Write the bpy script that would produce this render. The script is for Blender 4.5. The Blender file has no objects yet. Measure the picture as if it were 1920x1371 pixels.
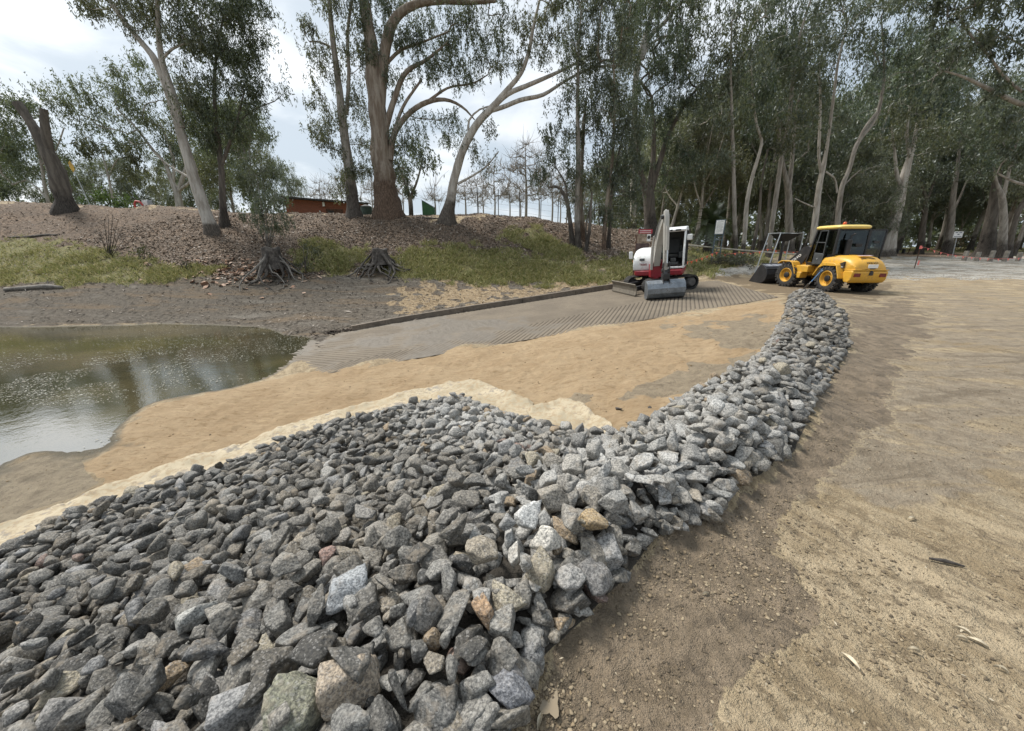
import bpy, bmesh, math, random
import numpy as np
from mathutils import Vector, Matrix

# ------------------------------------------------------------------ camera, sky, sun, exposure
SC = bpy.context.scene
COL = SC.collection
R = math.radians
EYE = 1.6
F = 690.0                      # focal length in pixels of the 1920 x 1371 photograph
PITCH = R(17.8)
SP, CP = math.sin(PITCH), math.cos(PITCH)
cam_d = bpy.data.cameras.new('camera')
cam_d.sensor_width = 36.0
cam_d.lens = 36.0 * F / 1920.0
cam_d.clip_start = 0.05
cam_d.clip_end = 2000.0
cam = bpy.data.objects.new('camera', cam_d)
COL.objects.link(cam)
cam.location = (0, 0, EYE)
cam.rotation_euler = (R(90) - PITCH, 0, 0)
SC.camera = cam

SUN_EL, SUN_AZ = R(56), R(-58)          # azimuth from +Y, negative = to the left
wd = bpy.data.worlds.new('World')
SC.world = wd
wd.use_nodes = True
SC.view_settings.view_transform = 'Standard'
SC.view_settings.look = 'None'
SC.view_settings.gamma = 1.0
SC.view_settings.exposure = 0.3
SC.render.film_transparent = False
SC.cycles.max_bounces = 6
SC.cycles.diffuse_bounces = 3
SC.cycles.glossy_bounces = 3
SC.cycles.transparent_max_bounces = 8
SC.cycles.transmission_bounces = 4
SC.cycles.use_adaptive_sampling = True
SC.cycles.use_denoising = True


class NT:
    """small helper to write node trees"""
    def __init__(s, tree):
        s.t = tree
        s.n = tree.nodes
        s.l = tree.links

    def add(s, typ, **kw):
        nd = s.n.new(typ)
        for k, v in kw.items():
            setattr(nd, k, v)
        return nd

    def put(s, sock, v):
        if isinstance(v, bpy.types.NodeSocket):
            s.l.new(v, sock)
        elif v is not None:
            if sock.type == 'RGBA' and not hasattr(v, '__len__'):
                v = (v, v, v, 1)
            if sock.type == 'RGBA' and len(v) == 3:
                v = (*v, 1)
            sock.default_value = v

    def math(s, op, a, b=None, c=None, clamp=False):
        nd = s.add('ShaderNodeMath', operation=op)
        nd.use_clamp = clamp
        s.put(nd.inputs[0], a)
        s.put(nd.inputs[1], b)
        s.put(nd.inputs[2], c)
        return nd.outputs[0]

    def vmath(s, op, a, b=None):
        nd = s.add('ShaderNodeVectorMath', operation=op)
        s.put(nd.inputs[0], a)
        if b is not None:
            s.put(nd.inputs[3] if op == 'SCALE' else nd.inputs[1], b)
        return nd.outputs[0]

    def mix(s, f, a, b, mode='MIX'):
        nd = s.add('ShaderNodeMix', data_type='RGBA', blend_type=mode)
        s.put(nd.inputs[0], f)
        s.put(nd.inputs[6], a)
        s.put(nd.inputs[7], b)
        return nd.outputs[2]

    def noise(s, vec, scale, detail=4, rough=0.55, dist=0.0, color=False):
        nd = s.add('ShaderNodeTexNoise')
        s.put(nd.inputs['Vector'], vec)
        s.put(nd.inputs['Scale'], scale)
        s.put(nd.inputs['Detail'], detail)
        s.put(nd.inputs['Roughness'], rough)
        s.put(nd.inputs['Distortion'], dist)
        return nd.outputs['Color' if color else 'Fac']

    def voro(s, vec, scale, feature='F1', out='Distance', rnd=1.0):
        nd = s.add('ShaderNodeTexVoronoi', feature=feature)
        s.put(nd.inputs['Vector'], vec)
        s.put(nd.inputs['Scale'], scale)
        s.put(nd.inputs['Randomness'], rnd)
        return nd.outputs[out]

    def ramp(s, v, lo, hi):
        nd = s.add('ShaderNodeMapRange', interpolation_type='SMOOTHSTEP')
        s.put(nd.inputs[0], v)
        nd.inputs[1].default_value = lo
        nd.inputs[2].default_value = hi
        return nd.outputs[0]

    def attr(s, name, out='Fac'):
        nd = s.add('ShaderNodeAttribute')
        nd.attribute_name = name
        return nd.outputs[out]

    def pos(s):
        return s.add('ShaderNodeNewGeometry').outputs['Position']

    def sepc(s, c):
        nd = s.add('ShaderNodeSeparateColor')
        s.put(nd.inputs[0], c)
        return nd.outputs

    def scalev(s, v, xyz):
        nd = s.add('ShaderNodeMapping')
        s.put(nd.inputs['Vector'], v)
        nd.inputs['Scale'].default_value = xyz
        return nd.outputs[0]

    def bump(s, h, strength=0.5, dist=0.02, normal=None):
        nd = s.add('ShaderNodeBump')
        s.put(nd.inputs['Height'], h)
        s.put(nd.inputs['Strength'], strength)
        s.put(nd.inputs['Distance'], dist)
        if normal is not None:
            s.put(nd.inputs['Normal'], normal)
        return nd.outputs[0]


def mat(name):
    m = bpy.data.materials.new(name)
    m.use_nodes = True
    m.node_tree.nodes.clear()
    k = NT(m.node_tree)
    out = k.add('ShaderNodeOutputMaterial')
    b = k.add('ShaderNodeBsdfPrincipled')
    k.l.new(b.outputs[0], out.inputs[0])
    k.out = out
    k.b = b
    return m, k


# sky: Nishita light filtered through a broken cloud deck (direction based)
k = NT(wd.node_tree)
k.n.clear()
wo = k.add('ShaderNodeOutputWorld')
bg = k.add('ShaderNodeBackground')
k.l.new(bg.outputs[0], wo.inputs[0])
sky = k.add('ShaderNodeTexSky', sky_type='NISHITA')
sky.sun_disc = False
sky.sun_elevation = SUN_EL
sky.sun_rotation = SUN_AZ
sky.air_density = 1.0
sky.dust_density = 2.0
tc = k.add('ShaderNodeTexCoord').outputs['Generated']
sep = k.add('ShaderNodeSeparateXYZ')
k.l.new(tc, sep.inputs[0])
zc = k.math('MAXIMUM', sep.outputs[2], 0.0)
den = k.math('ADD', zc, 0.22)
px = k.math('DIVIDE', sep.outputs[0], den)
py = k.math('DIVIDE', sep.outputs[1], den)
cmb = k.add('ShaderNodeCombineXYZ')
k.l.new(px, cmb.inputs[0]); k.l.new(py, cmb.inputs[1])
cv = cmb.outputs[0]
big = k.noise(cv, 0.75, 5, 0.5, 0.3)
fine = k.noise(cv, 2.3, 6, 0.55, 0.4)
cl = k.math('ADD', k.math('MULTIPLY', big, 0.65), k.math('MULTIPLY', fine, 0.35))
cover = k.ramp(cl, 0.45, 0.64)
# brighter towards the veiled sun on the left
sd = Vector((math.sin(SUN_AZ) * math.cos(SUN_EL), math.cos(SUN_AZ) * math.cos(SUN_EL), math.sin(SUN_EL)))
dotn = k.add('ShaderNodeVectorMath', operation='DOT_PRODUCT')
k.l.new(tc, dotn.inputs[0]); dotn.inputs[1].default_value = sd
glow = k.math('POWER', k.math('MAXIMUM', dotn.outputs['Value'], 0.0), 2.2)
cloud_lo = k.mix(glow, (4.9, 5.7, 6.5), (7.4, 8.1, 8.6))
cloud_hi = k.mix(glow, (7.8, 8.2, 8.6), (17.0, 16.8, 16.3))
cloud = k.mix(cover, cloud_lo, cloud_hi)
skyc = k.mix(0.86, sky.outputs[0], cloud)
k.put(bg.inputs[0], skyc)
bg.inputs[1].default_value = 0.1

sun_d = bpy.data.lights.new('sun', 'SUN')
sun_d.energy = 3.9
sun_d.angle = R(14)
sun_d.color = (1.0, 0.96, 0.90)
sun = bpy.data.objects.new('sun', sun_d)
COL.objects.link(sun)
sun.rotation_euler = sd.to_track_quat('Z', 'Y').to_euler()

# ------------------------------------------------------------------ geometry of the view
def ray(px, py):
    u = (px - 960.0) / F
    v = (py - 685.5) / F
    return np.array([u, CP - v * SP, -SP - v * CP])


def at_z(px, py, z):
    d = ray(px, py)
    t = (z - EYE) / d[2]
    return np.array([d[0] * t, d[1] * t, z])


def at_y(px, py, D):
    d = ray(px, py)
    t = D / d[1]
    return np.array([d[0] * t, D, EYE + d[2] * t])


def to_px(P):
    P = np.asarray(P, float)
    x, y, z = P[..., 0], P[..., 1], P[..., 2] - EYE
    dep = y * CP - z * SP
    dn = -y * SP - z * CP
    dep = np.where(dep < 0.05, 0.05, dep)
    return 960 + F * x / dep, 685.5 + F * dn / dep


# boat-ramp plane
RG = np.array([0.968, 0.248])           # uphill direction of the ramp
def ramp_z(x, y):
    return -1.4 + 0.089 * ((x + 7.0) * RG[0] + (y - 12.8) * RG[1])


def at_ramp(px, py):
    d = ray(px, py)
    # EYE + t dz = -1.4 + .089*((t dx +7)*g0 + (t dy-12.8)*g1)
    a = d[2] - 0.089 * (d[0] * RG[0] + d[1] * RG[1])
    b = -1.4 + 0.089 * (7.0 * RG[0] - 12.8 * RG[1]) - EYE
    t = b / a
    p = d * t
    p[2] += EYE
    return p


def hsh(ix, iy, iz, seed):
    n = (ix.astype(np.int64) * 374761393 + iy.astype(np.int64) * 668265263 + iz.astype(np.int64) * 2147483647 + seed * 144665) & 0xffffffff
    n = ((n ^ (n >> 13)) * 1274126177) & 0xffffffff
    n = n ^ (n >> 16)
    return (n & 0xffffff) / float(0xffffff)


def vnoise(x, y, z=None, seed=0):
    x = np.asarray(x, float); y = np.asarray(y, float)
    z = np.zeros_like(x) if z is None else np.asarray(z, float)
    ix, iy, iz = np.floor(x), np.floor(y), np.floor(z)
    fx, fy, fz = x - ix, y - iy, z - iz
    fx = fx * fx * (3 - 2 * fx); fy = fy * fy * (3 - 2 * fy); fz = fz * fz * (3 - 2 * fz)
    r = 0
    for a in (0, 1):
        for b in (0, 1):
            for c in (0, 1):
                w = (fx if a else 1 - fx) * (fy if b else 1 - fy) * (fz if c else 1 - fz)
                r = r + w * hsh(ix + a, iy + b, iz + c, seed)
    return r * 2 - 1


def fbm(x, y, z=None, oct=4, seed=0, gain=0.5):
    r, a, f = 0, 1.0, 1.0
    for i in range(oct):
        r = r + a * vnoise(x * f, y * f, None if z is None else z * f, seed + i * 17)
        a *= gain
        f *= 2.03
    return r


# ------------------------------------------------------------------ terrain height from surveyed points
WATER = -1.4
def W(px, D, z):
    return ((px - 960) / F * D / 1.045, D, z)

ctrl = []
def Z(*pts):
    for p in pts:
        ctrl.append(at_z(*p))
def Dp(*pts):
    for p in pts:
        ctrl.append(at_y(*p))
def Wp(*pts):
    for p in pts:
        ctrl.append(np.array(p, float))

# mud flat the camera stands on
for p in ((1100, 1240), (1010, 1371), (1200, 1110), (1300, 1030), (1420, 930), (1500, 880), (1560, 740), (1610, 650), (1605, 590), (1560, 556),
          (1900, 1371), (1900, 1000), (1900, 700), (1700, 800), (1400, 1200), (1700, 600), (1900, 560), (1600, 1371), (1760, 540), (1250, 1371)):
    Z((*p, 0.0))
Wp((11.9, 14.17, 0), (13.4, 15, 0), (11.9, 16.4, 0), (13.4, 17, 0.02), (12, 19, 0.1), (17, 14, 0), (22, 10, 0), (30, 5, 0.1), (40, -10, 0.2),
   (0.1, 0.25, 0), (1, -1, 0), (2, 0.2, 0), (5, -3, 0), (0.5, -6, 0), (-1.2, 0.3, -0.15), (-2.4, 0.4, -0.6), (-2, -1.5, -0.45), (-4, -3, -0.9),
   (-6, 0, -1.3), (-9, -3, -1.6), (-12, -10, -1.9), (-14, 3, -2.2), (-25, 5, -2.2), (-40, 5, -2.2), (-30, -15, -1.2), (-60, -10, 0.5), (-10, -40, 0.5), (20, -40, .3))
# far right: the ground climbs slowly towards the trees
for px in (1500, 1650, 1800, 1950, 2300):
    for D, z in ((20, .07), (24, .17), (28, .32), (36, .72), (50, 1.1), (80, 1.4), (200, 1.55), (420, 1.6)):
        Wp(W(px, D, z))
Wp(W(1400, 80, 1.6), W(1400, 200, 1.6), W(1400, 420, 1.6), W(1330, 50, 1.6), W(1330, 34, 1.45))
Z((1350, 535, -.09), (1380, 520, .12), (1300, 515, .15), (1420, 515, .15))
Dp((1330, 510, 20), (1400, 500, 22), (1290, 490, 22.5), (1337, 497, 23.5), (1400, 482, 29), (1480, 477, 32), (1290, 470, 28))
# rock bank
Z((560, 1371, .05), (700, 1371, .07), (850, 1371, .05), (850, 1150, .15), (1000, 990, .17), (1100, 950, .18), (1200, 900, .20), (1350, 800, .27), (1450, 710, .27), (1505, 620, .25), (1515, 580, .22), (1505, 556, .15),
  (400, 1371, -.05), (200, 1371, -.25), (0, 1371, -.5), (0, 1200, -.8), (150, 1200, -.6), (300, 1200, -.4), (450, 1200, -.2), (600, 1100, -.15), (750, 1030, -.1), (300, 1050, -.75), (450, 980, -.7), (600, 950, -.5), (800, 960, -.12),
  (900, 900, -.15), (870, 800, -.75), (750, 850, -.65), (1000, 830, -.45), (1000, 890, -.05), (1130, 845, -.3), (1110, 900, .05), (1250, 800, -.2), (0, 1100, -1.0), (1350, 745, 0.0), (1430, 690, .12))
# toe of the rocks on the sand side
Z((0, 1040, -1.2), (130, 968, -1.2), (300, 915, -1.18), (440, 872, -1.15), (620, 797, -1.05), (750, 765, -.97), (870, 747, -.9), (960, 785, -.72), (1060, 815, -.6), (1135, 825, -.48), (1200, 800, -.42),
  (1250, 768, -.35), (1330, 726, -.26), (1400, 690, -.16), (1440, 650, -.1), (1470, 600, -.04), (1480, 556, 0), (1500, 540, 0))
# sand
Z((1400, 640, -.15), (1300, 640, -.3), (1200, 690, -.42), (1100, 700, -.58), (1000, 690, -.75), (1000, 740, -.8), (870, 712, -1.0), (870, 680, -.98), (700, 720, -1.2), (700, 762, -1.15), (560, 798, -1.22), (500, 770, -1.3),
  (450, 833, -1.26), (400, 790, -1.33), (300, 880, -1.3), (300, 830, -1.33), (160, 900, -1.35), (130, 948, -1.3), (0, 985, -1.32), (0, 920, -1.37), (60, 900, -1.36), (1130, 770, -.6), (1180, 760, -.5), (1060, 760, -.68))
# pond shore and bed
shore_near = [(-200, 930), (-100, 900), (0, 874), (60, 853), (130, 851), (190, 842), (214, 826), (225, 800), (250, 777), (290, 756), (380, 737), (440, 726), (505, 706), (550, 680), (585, 662), (600, 652)]
shore_far = [(596, 640), (580, 633), (540, 628), (500, 615), (400, 609), (300, 607), (150, 611), (0, 613), (-150, 616), (-400, 618)]
for p in shore_near + shore_far:
    Z((*p, WATER + 0.01))
for p in ((-100, 800), (60, 800), (150, 790), (200, 740), (300, 710), (400, 700), (480, 680), (540, 655), (560, 645), (500, 640), (300, 650), (100, 700), (-100, 700), (400, 635), (150, 640), (-200, 660)):
    q = at_z(*p, WATER); q[2] -= .3
    ctrl.append(q)
# ramp footprint: terrain stays just under the concrete
for p in ((620, 640), (800, 610), (950, 580), (1100, 555), (620, 665), (800, 640), (1000, 610), (1200, 580), (1350, 560), (1200, 560), (1080, 590), (1300, 545), (900, 620)):
    q = at_ramp(*p); q[2] -= 0.12
    ctrl.append(q)
for p in ((640, 615), (800, 590), (950, 565), (1100, 543), (1180, 530), (560, 700), (700, 684), (870, 655), (1100, 618), (1300, 588), (1440, 565)):
    q = at_ramp(*p); q[2] += 0.03
    ctrl.append(q)
# shelf and far bank (levee)
Dp((0, 530, 18.3), (100, 526, 18.1), (300, 523, 18.6), (500, 522, 19.5), (620, 520, 19.8), (700, 514, 20.3), (860, 532, 19.7), (1000, 526, 20.5), (1150, 494, 22), (1180, 515, 20.3),
   (300, 460, 22.5), (100, 455, 22.3), (0, 455, 22.3), (500, 460, 23.5), (700, 460, 24), (900, 460, 24.3), (1000, 470, 24.0), (1100, 462, 25.3), (1200, 465, 26.5),
   (0, 379, 28), (150, 386, 28), (280, 388, 28), (400, 394, 28.7), (530, 401, 29), (620, 403, 28.7), (725, 405, 28), (838, 417, 26.5), (910, 408, 28.5), (1000, 410, 29), (1100, 421, 30), (1200, 434, 31), (1260, 446, 32))
for px, zc in ((-300, 4.75), (0, 4.6), (280, 4.3), (530, 3.95), (725, 3.75), (1000, 3.5), (1100, 3.15), (1200, 2.8), (1270, 2.2)):
    for D, dz in ((33, -.02), (45, -.12), (80, -.2), (200, -.2), (420, -.2)):
        Wp(W(px, D, zc + dz))
Wp((-60, 28, 4.8), (-60, 18, 0.1), (-60, 14.4, -1.4), (-60, 9, -2), (-45, 28, 4.8), (-45, 18, .1))

ctrl = np.array(ctrl)
def warp(x, y):
    return np.stack([np.arctan2(x, y), 0.6 * np.log(np.hypot(x, y) + 0.15)], -1)
_cw = warp(ctrl[:, 0], ctrl[:, 1])
# drop duplicates
_keep = []
for i in range(len(_cw)):
    if all(np.hypot(*(_cw[i] - _cw[j])) > 0.006 for j in _keep):
        _keep.append(i)
ctrl, _cw = ctrl[_keep], _cw[_keep]
_C2 = 0.02 ** 2
def _phi(d2):
    return -np.sqrt(d2 + _C2)
_n = len(_cw)
_A = np.zeros((_n + 1, _n + 1))
_A[:_n, :_n] = _phi(((_cw[:, None] - _cw[None]) ** 2).sum(-1)) + np.eye(_n) * -0.003
_A[:_n, _n] = 1; _A[_n, :_n] = 1
_w = np.linalg.solve(_A, np.append(ctrl[:, 2], 0))


def H0(x, y):
    x = np.asarray(x, float); y = np.asarray(y, float)
    sh = x.shape
    q = warp(x.ravel(), y.ravel())
    out = np.empty(len(q))
    for i in range(0, len(q), 20000):
        s = q[i:i + 20000]
        out[i:i + 20000] = _phi(((s[:, None] - _cw[None]) ** 2).sum(-1)) @ _w[:_n] + _w[_n]
    return out.reshape(sh)


def ground_at(px, py, tmax=120, f=H0):
    d = ray(px, py)
    t = np.geomspace(0.8, tmax, 500)
    g = EYE + d[2] * t - f(d[0] * t, d[1] * t)
    i = np.where(g < 0)[0]
    i = i[0] if len(i) else len(t) - 1
    a, b = t[max(i - 1, 0)], t[i]
    for _ in range(18):
        m = (a + b) / 2
        if EYE + d[2] * m - f(np.array([d[0] * m]), np.array([d[1] * m]))[0] < 0:
            b = m
        else:
            a = m
    return np.array([d[0] * b, d[1] * b, EYE + d[2] * b])


def inpoly(x, y, poly):
    x = np.asarray(x); y = np.asarray(y)
    r = np.zeros(x.shape, bool)
    n = len(poly)
    for i in range(n):
        x0, y0 = poly[i]; x1, y1 = poly[(i + 1) % n]
        if y0 == y1:
            continue
        c = ((y0 > y) != (y1 > y)) & (x < (x1 - x0) * (y - y0) / (y1 - y0) + x0)
        r ^= c
    return r


def sdpoly(x, y, poly):
    """signed distance, positive inside"""
    d = np.full(np.shape(x), 1e9)
    n = len(poly)
    for i in range(n):
        x0, y0 = poly[i]; x1, y1 = poly[(i + 1) % n]
        dx, dy = x1 - x0, y1 - y0
        t = np.clip(((x - x0) * dx + (y - y0) * dy) / (dx * dx + dy * dy + 1e-9), 0, 1)
        d = np.minimum(d, np.hypot(x - x0 - t * dx, y - y0 - t * dy))
    return np.where(inpoly(x, y, poly), d, -d)


def sstep(v, lo, hi):
    t = np.clip((v - lo) / (hi - lo), 0, 1)
    return t * t * (3 - 2 * t)


# ------------------------------------------------------------------ object helpers
def tag(o, label=None, cat=None, group=None, kind=None):
    if label: o['label'] = label
    if cat: o['category'] = cat
    if group: o['group'] = group
    if kind: o['kind'] = kind
    return o


def link(o, parent=None):
    COL.objects.link(o)
    if parent is not None:
        o.parent = parent
    return o


def empty(name, loc=(0, 0, 0), rz=0.0):
    o = bpy.data.objects.new(name, None)
    o.empty_display_size = 0.2
    COL.objects.link(o)
    o.location = loc
    o.rotation_euler = (0, 0, rz)
    return o


def mesh_np(name, V, Fc, m=None, parent=None, smooth=False, attrs=None, cols=None, link_it=True, loc=None):
    """V (n,3), Fc list of (n,k) integer arrays"""
    me = bpy.data.meshes.new(name)
    if not isinstance(Fc, (list, tuple)):
        Fc = [Fc]
    Fc = [np.asarray(f, np.int32) for f in Fc if len(f)]
    V = np.asarray(V, np.float32)
    me.vertices.add(len(V))
    me.vertices.foreach_set('co', V.ravel())
    nl = sum(f.size for f in Fc)
    nf = sum(len(f) for f in Fc)
    me.loops.add(nl)
    me.loops.foreach_set('vertex_index', np.concatenate([f.ravel() for f in Fc]))
    me.polygons.add(nf)
    tot = np.concatenate([np.full(len(f), f.shape[1], np.int32) for f in Fc])
    st = np.concatenate([[0], np.cumsum(tot)[:-1]]).astype(np.int32)
    me.polygons.foreach_set('loop_start', st)
    if smooth:
        me.polygons.foreach_set('use_smooth', np.ones(nf, bool))
    for n_, a in (attrs or {}).items():
        at = me.attributes.new(n_, 'FLOAT', 'POINT')
        at.data.foreach_set('value', np.asarray(a, np.float32))
    for n_, a in (cols or {}).items():
        at = me.attributes.new(n_, 'FLOAT_COLOR', 'POINT')
        a = np.asarray(a, np.float32)
        if a.shape[1] == 3:
            a = np.concatenate([a, np.ones((len(a), 1), np.float32)], 1)
        at.data.foreach_set('color', a.ravel())
    me.update(calc_edges=True)
    if m is not None:
        me.materials.append(m)
    if not link_it:
        return me
    o = bpy.data.objects.new(name, me)
    link(o, parent)
    if loc is not None:
        o.location = loc
    return o
# ------------------------------------------------------------------ ground regions (outlines surveyed in the photograph, baked to the mesh)
SAND = [(226, 824), (240, 795), (300, 757), (440, 727), (510, 709), (700, 679), (870, 652), (1100, 617), (1300, 587), (1455, 560), (1475, 580), (1465, 620), (1440, 655), (1390, 692), (1300, 740), (1230, 780), (1140, 830), (1000, 770), (870, 735),
        (700, 785), (560, 820), (440, 860), (300, 900), (140, 965), (0, 1010), (0, 985), (140, 935), (190, 905), (158, 872)]
CLAY = [(1040, 760), (1130, 745), (1300, 735), (1400, 690), (1440, 650), (1475, 600), (1400, 600), (1250, 615), (1360, 650), (1420, 655), (1340, 680), (1260, 690), (1180, 735), (1080, 745)]
LITTER = [(-900, 300), (0, 378), (280, 387), (530, 400), (725, 404), (840, 412), (1000, 408), (1100, 420), (1200, 433), (1290, 446), (1290, 470), (1180, 500), (1060, 500), (860, 505), (700, 510), (500, 520), (300, 515), (0, 525), (-900, 600)]
SHELF = [(-900, 640), (0, 615), (300, 608), (500, 616), (600, 660), (660, 640), (950, 585), (1190, 550), (1190, 505), (1000, 518), (860, 525), (700, 512), (500, 520), (300, 520), (0, 527), (-900, 600)]
CLAY2 = [(-300, 990), (-200, 930), (0, 876), (60, 855), (130, 853), (165, 880), (190, 905), (140, 938), (0, 988)]
TANP = [(760, 545), (860, 532), (1010, 530), (1180, 522), (1180, 534), (950, 566), (770, 592), (740, 570)]
GRASS = [[(-400, 440), (0, 446), (120, 455), (230, 478), (330, 505), (350, 524), (200, 528), (0, 533), (-400, 540)],
         [(545, 470), (580, 455), (690, 464), (690, 480), (640, 512), (560, 508)], [(300, 505), (380, 500), (440, 512), (350, 523)],
         [(690, 505), (760, 470), (860, 455), (960, 470), (1060, 500), (1180, 505), (1185, 525), (1100, 535), (1000, 530), (900, 532), (820, 528), (760, 512)],
         [(920, 440), (1010, 428), (1080, 470), (1100, 490), (1180, 485), (1280, 478), (1285, 500), (1190, 518), (1060, 500), (1000, 470)],
         [(1280, 466), (1480, 468), (1480, 482), (1380, 500), (1300, 512)],
         [(1650, 458), (2300, 455), (2300, 468), (1650, 470)]]
GRAVEL = [(1320, 512), (1400, 500), (1480, 493), (1660, 484), (1760, 480), (2300, 474), (2300, 524), (1920, 524), (1660, 522), (1440, 510), (1340, 520)]
WET = [(985, 1400), (1055, 1230), (1190, 1080), (1250, 1010), (1400, 915), (1480, 860), (1535, 740), (1585, 650), (1590, 580), (1700, 560), (1750, 600), (1700, 660), (1660, 760), (1560, 890), (1480, 980), (1445, 1040), (1520, 1140), (1500, 1190), (1430, 1260), (1370, 1320), (1330, 1400)]
BROWN = [(1310, 518), (1480, 520), (1680, 530), (1640, 562), (1560, 560), (1480, 556), (1330, 525)]


GREYM = [(1560, 556), (1920, 545), (2300, 560), (2300, 880), (1850, 905), (1640, 960), (1500, 900), (1545, 740), (1592, 650)]
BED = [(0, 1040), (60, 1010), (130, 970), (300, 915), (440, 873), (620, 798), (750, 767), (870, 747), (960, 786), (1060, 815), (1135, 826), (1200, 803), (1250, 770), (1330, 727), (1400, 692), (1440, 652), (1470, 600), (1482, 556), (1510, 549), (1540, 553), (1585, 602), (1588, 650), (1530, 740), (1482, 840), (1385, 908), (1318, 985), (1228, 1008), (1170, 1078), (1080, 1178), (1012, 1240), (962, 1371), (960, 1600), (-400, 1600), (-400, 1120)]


def nz(x, y, s, seed, oct=3):
    return fbm(x * s, y * s, None, oct, seed)


def masks(x, y, z):
    """region weights for ground points"""
    P = np.stack([x, y, z], -1)
    px, py = to_px(P)
    front = (y > 0.3) & (np.abs(px - 960) < 1800)
    r = np.hypot(x, y)
    w = {}
    def soft(poly, wd, amp, seed):
        # edge width in metres: convert the pixel distance using the local scale
        sd = sdpoly(px, py, poly)
        n = nz(x, y, 2.2, seed, 4)
        return np.where(front, sstep(sd + n * amp, -wd, wd), 0.0)
    w['sand'] = soft(SAND, 5, 9, 1)
    w['clay'] = np.maximum(soft(CLAY, 8, 14, 2), soft(CLAY2, 8, 8, 19))
    w['litter'] = soft(LITTER, 5, 6, 3)
    w['shelf'] = soft(SHELF, 5, 5, 4)
    w['tanp'] = soft(TANP, 12, 26, 5)
    g = 0
    for i, p in enumerate(GRASS):
        g = np.maximum(g, soft(p, 6, 12, 6 + i))
    w['grass'] = g
    w['gravel'] = soft(GRAVEL, 4, 5, 13)
    w['wet'] = soft(WET, 60, 26, 14)
    w['brown'] = soft(BROWN, 6, 8, 15)
    w['greym'] = soft(GREYM, 40, 40, 18)
    w['bed'] = soft(BED, 6, 8, 16)
    hidden = front & (y > 29) & (x < 14) & (z > 2.0)
    w['grass'] = np.where(hidden & (y > 33), 0.8, w['grass'])
    w['litter'] = np.where(hidden, 1.0, w['litter'])
    far = (y > 36) & (x > 14)
    w['grass'] = np.where(far, np.maximum(w['grass'], sstep(y + nz(x, y, .2, 3) * 6, 40, 52)), w['grass'])
    w['litter'] = np.where(far, np.maximum(w['litter'], .6), w['litter'])
    w['gravel'] = np.where(far & (y > 40), 0, w['gravel'])
    return w


def detail(x, y, z):
    r = np.hypot(x, y)
    P = np.stack([x, y, z], -1)
    px, py = to_px(P)
    bank = sstep(y, 17, 21) * sstep(z, -.2, .8)
    d = 0.006 * nz(x, y, 1.3, 31) + 0.004 * nz(x + 5, y, 5.0, 32, 2)
    near = 1 - sstep(r, 5, 14)
    d = d + near * (0.0075 * nz(x, y, 13, 33, 3) * (.5 + nz(x, y, 1.1, 30)) + 0.0035 * nz(x, y, 38, 34, 2))
    # drag marks along the flat (graded surface)
    s = x * 0.42 - y * 0.91
    c = x * 0.91 + y * 0.42
    d = d + near * 0.006 * np.abs(vnoise(s * 1.6 + vnoise(x, y, seed=3), c * 8, seed=35)) * (.4 + np.abs(nz(x, y, .9, 29)))
    d = d + bank * (0.10 * nz(x, y, .55, 36) + 0.05 * nz(x, y, 2.1, 37))
    sandm = np.where((y > 3) & (z < -.05), sstep(sdpoly(px, py, SAND), -4, 14), 0)
    d = d + 1.5 * sandm * (0.022 * nz(x, y, 2.3, 38) + 0.014 * np.abs(vnoise(x * 3.1 + vnoise(x, y, seed=2), y * 5.5, seed=39)) + .008 * nz(x, y, 11, 40, 2))
    return d


def H(x, y):
    z = H0(x, y)
    return z + detail(np.asarray(x, float), np.asarray(y, float), z)


def Hs(x, y):
    return float(H(np.array([x]), np.array([y]))[0])


# polar grid centred under the camera, fine in front
az_f = np.arange(-72, 72.01, 0.27)
az_b = np.arange(76, 285, 4.0)
AZ = np.radians(np.concatenate([az_f, az_b]))
RR = [0.28]
while RR[-1] < 240:
    r = RR[-1]
    RR.append(r * (1.0075 if r < 34 else 1.03))
RR = np.array(RR)
gx = RR[:, None] * np.sin(AZ)[None]
gy = RR[:, None] * np.cos(AZ)[None]
gz0 = H0(gx, gy)
gz = gz0 + detail(gx, gy, gz0)
nR, nA = gx.shape
GV = np.concatenate([np.stack([gx, gy, gz], -1).reshape(-1, 3), [[0, 0, float(gz[0].mean())]]])
wm = masks(gx.ravel(), gy.ravel(), gz0.ravel())
idx = np.arange(nR * nA).reshape(nR, nA)
nx = np.roll(idx, -1, 1)
GF = np.stack([idx[:-1], idx[1:], nx[1:], nx[:-1]], -1).reshape(-1, 4)[:, ::-1]
fc = GV[GF].mean(1)
fs = {n: a[GF].mean(1) for n, a in wm.items()}
reg = np.zeros(len(GF), int)
reg[(fs['litter'] > .5) | ((fs['grass'] > .5) & (fc[:, 1] > 17)) | (fs['shelf'] > .5)] = 1
reg[fs['sand'] > .5] = 2
reg[fs['gravel'] > .5] = 3

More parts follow.
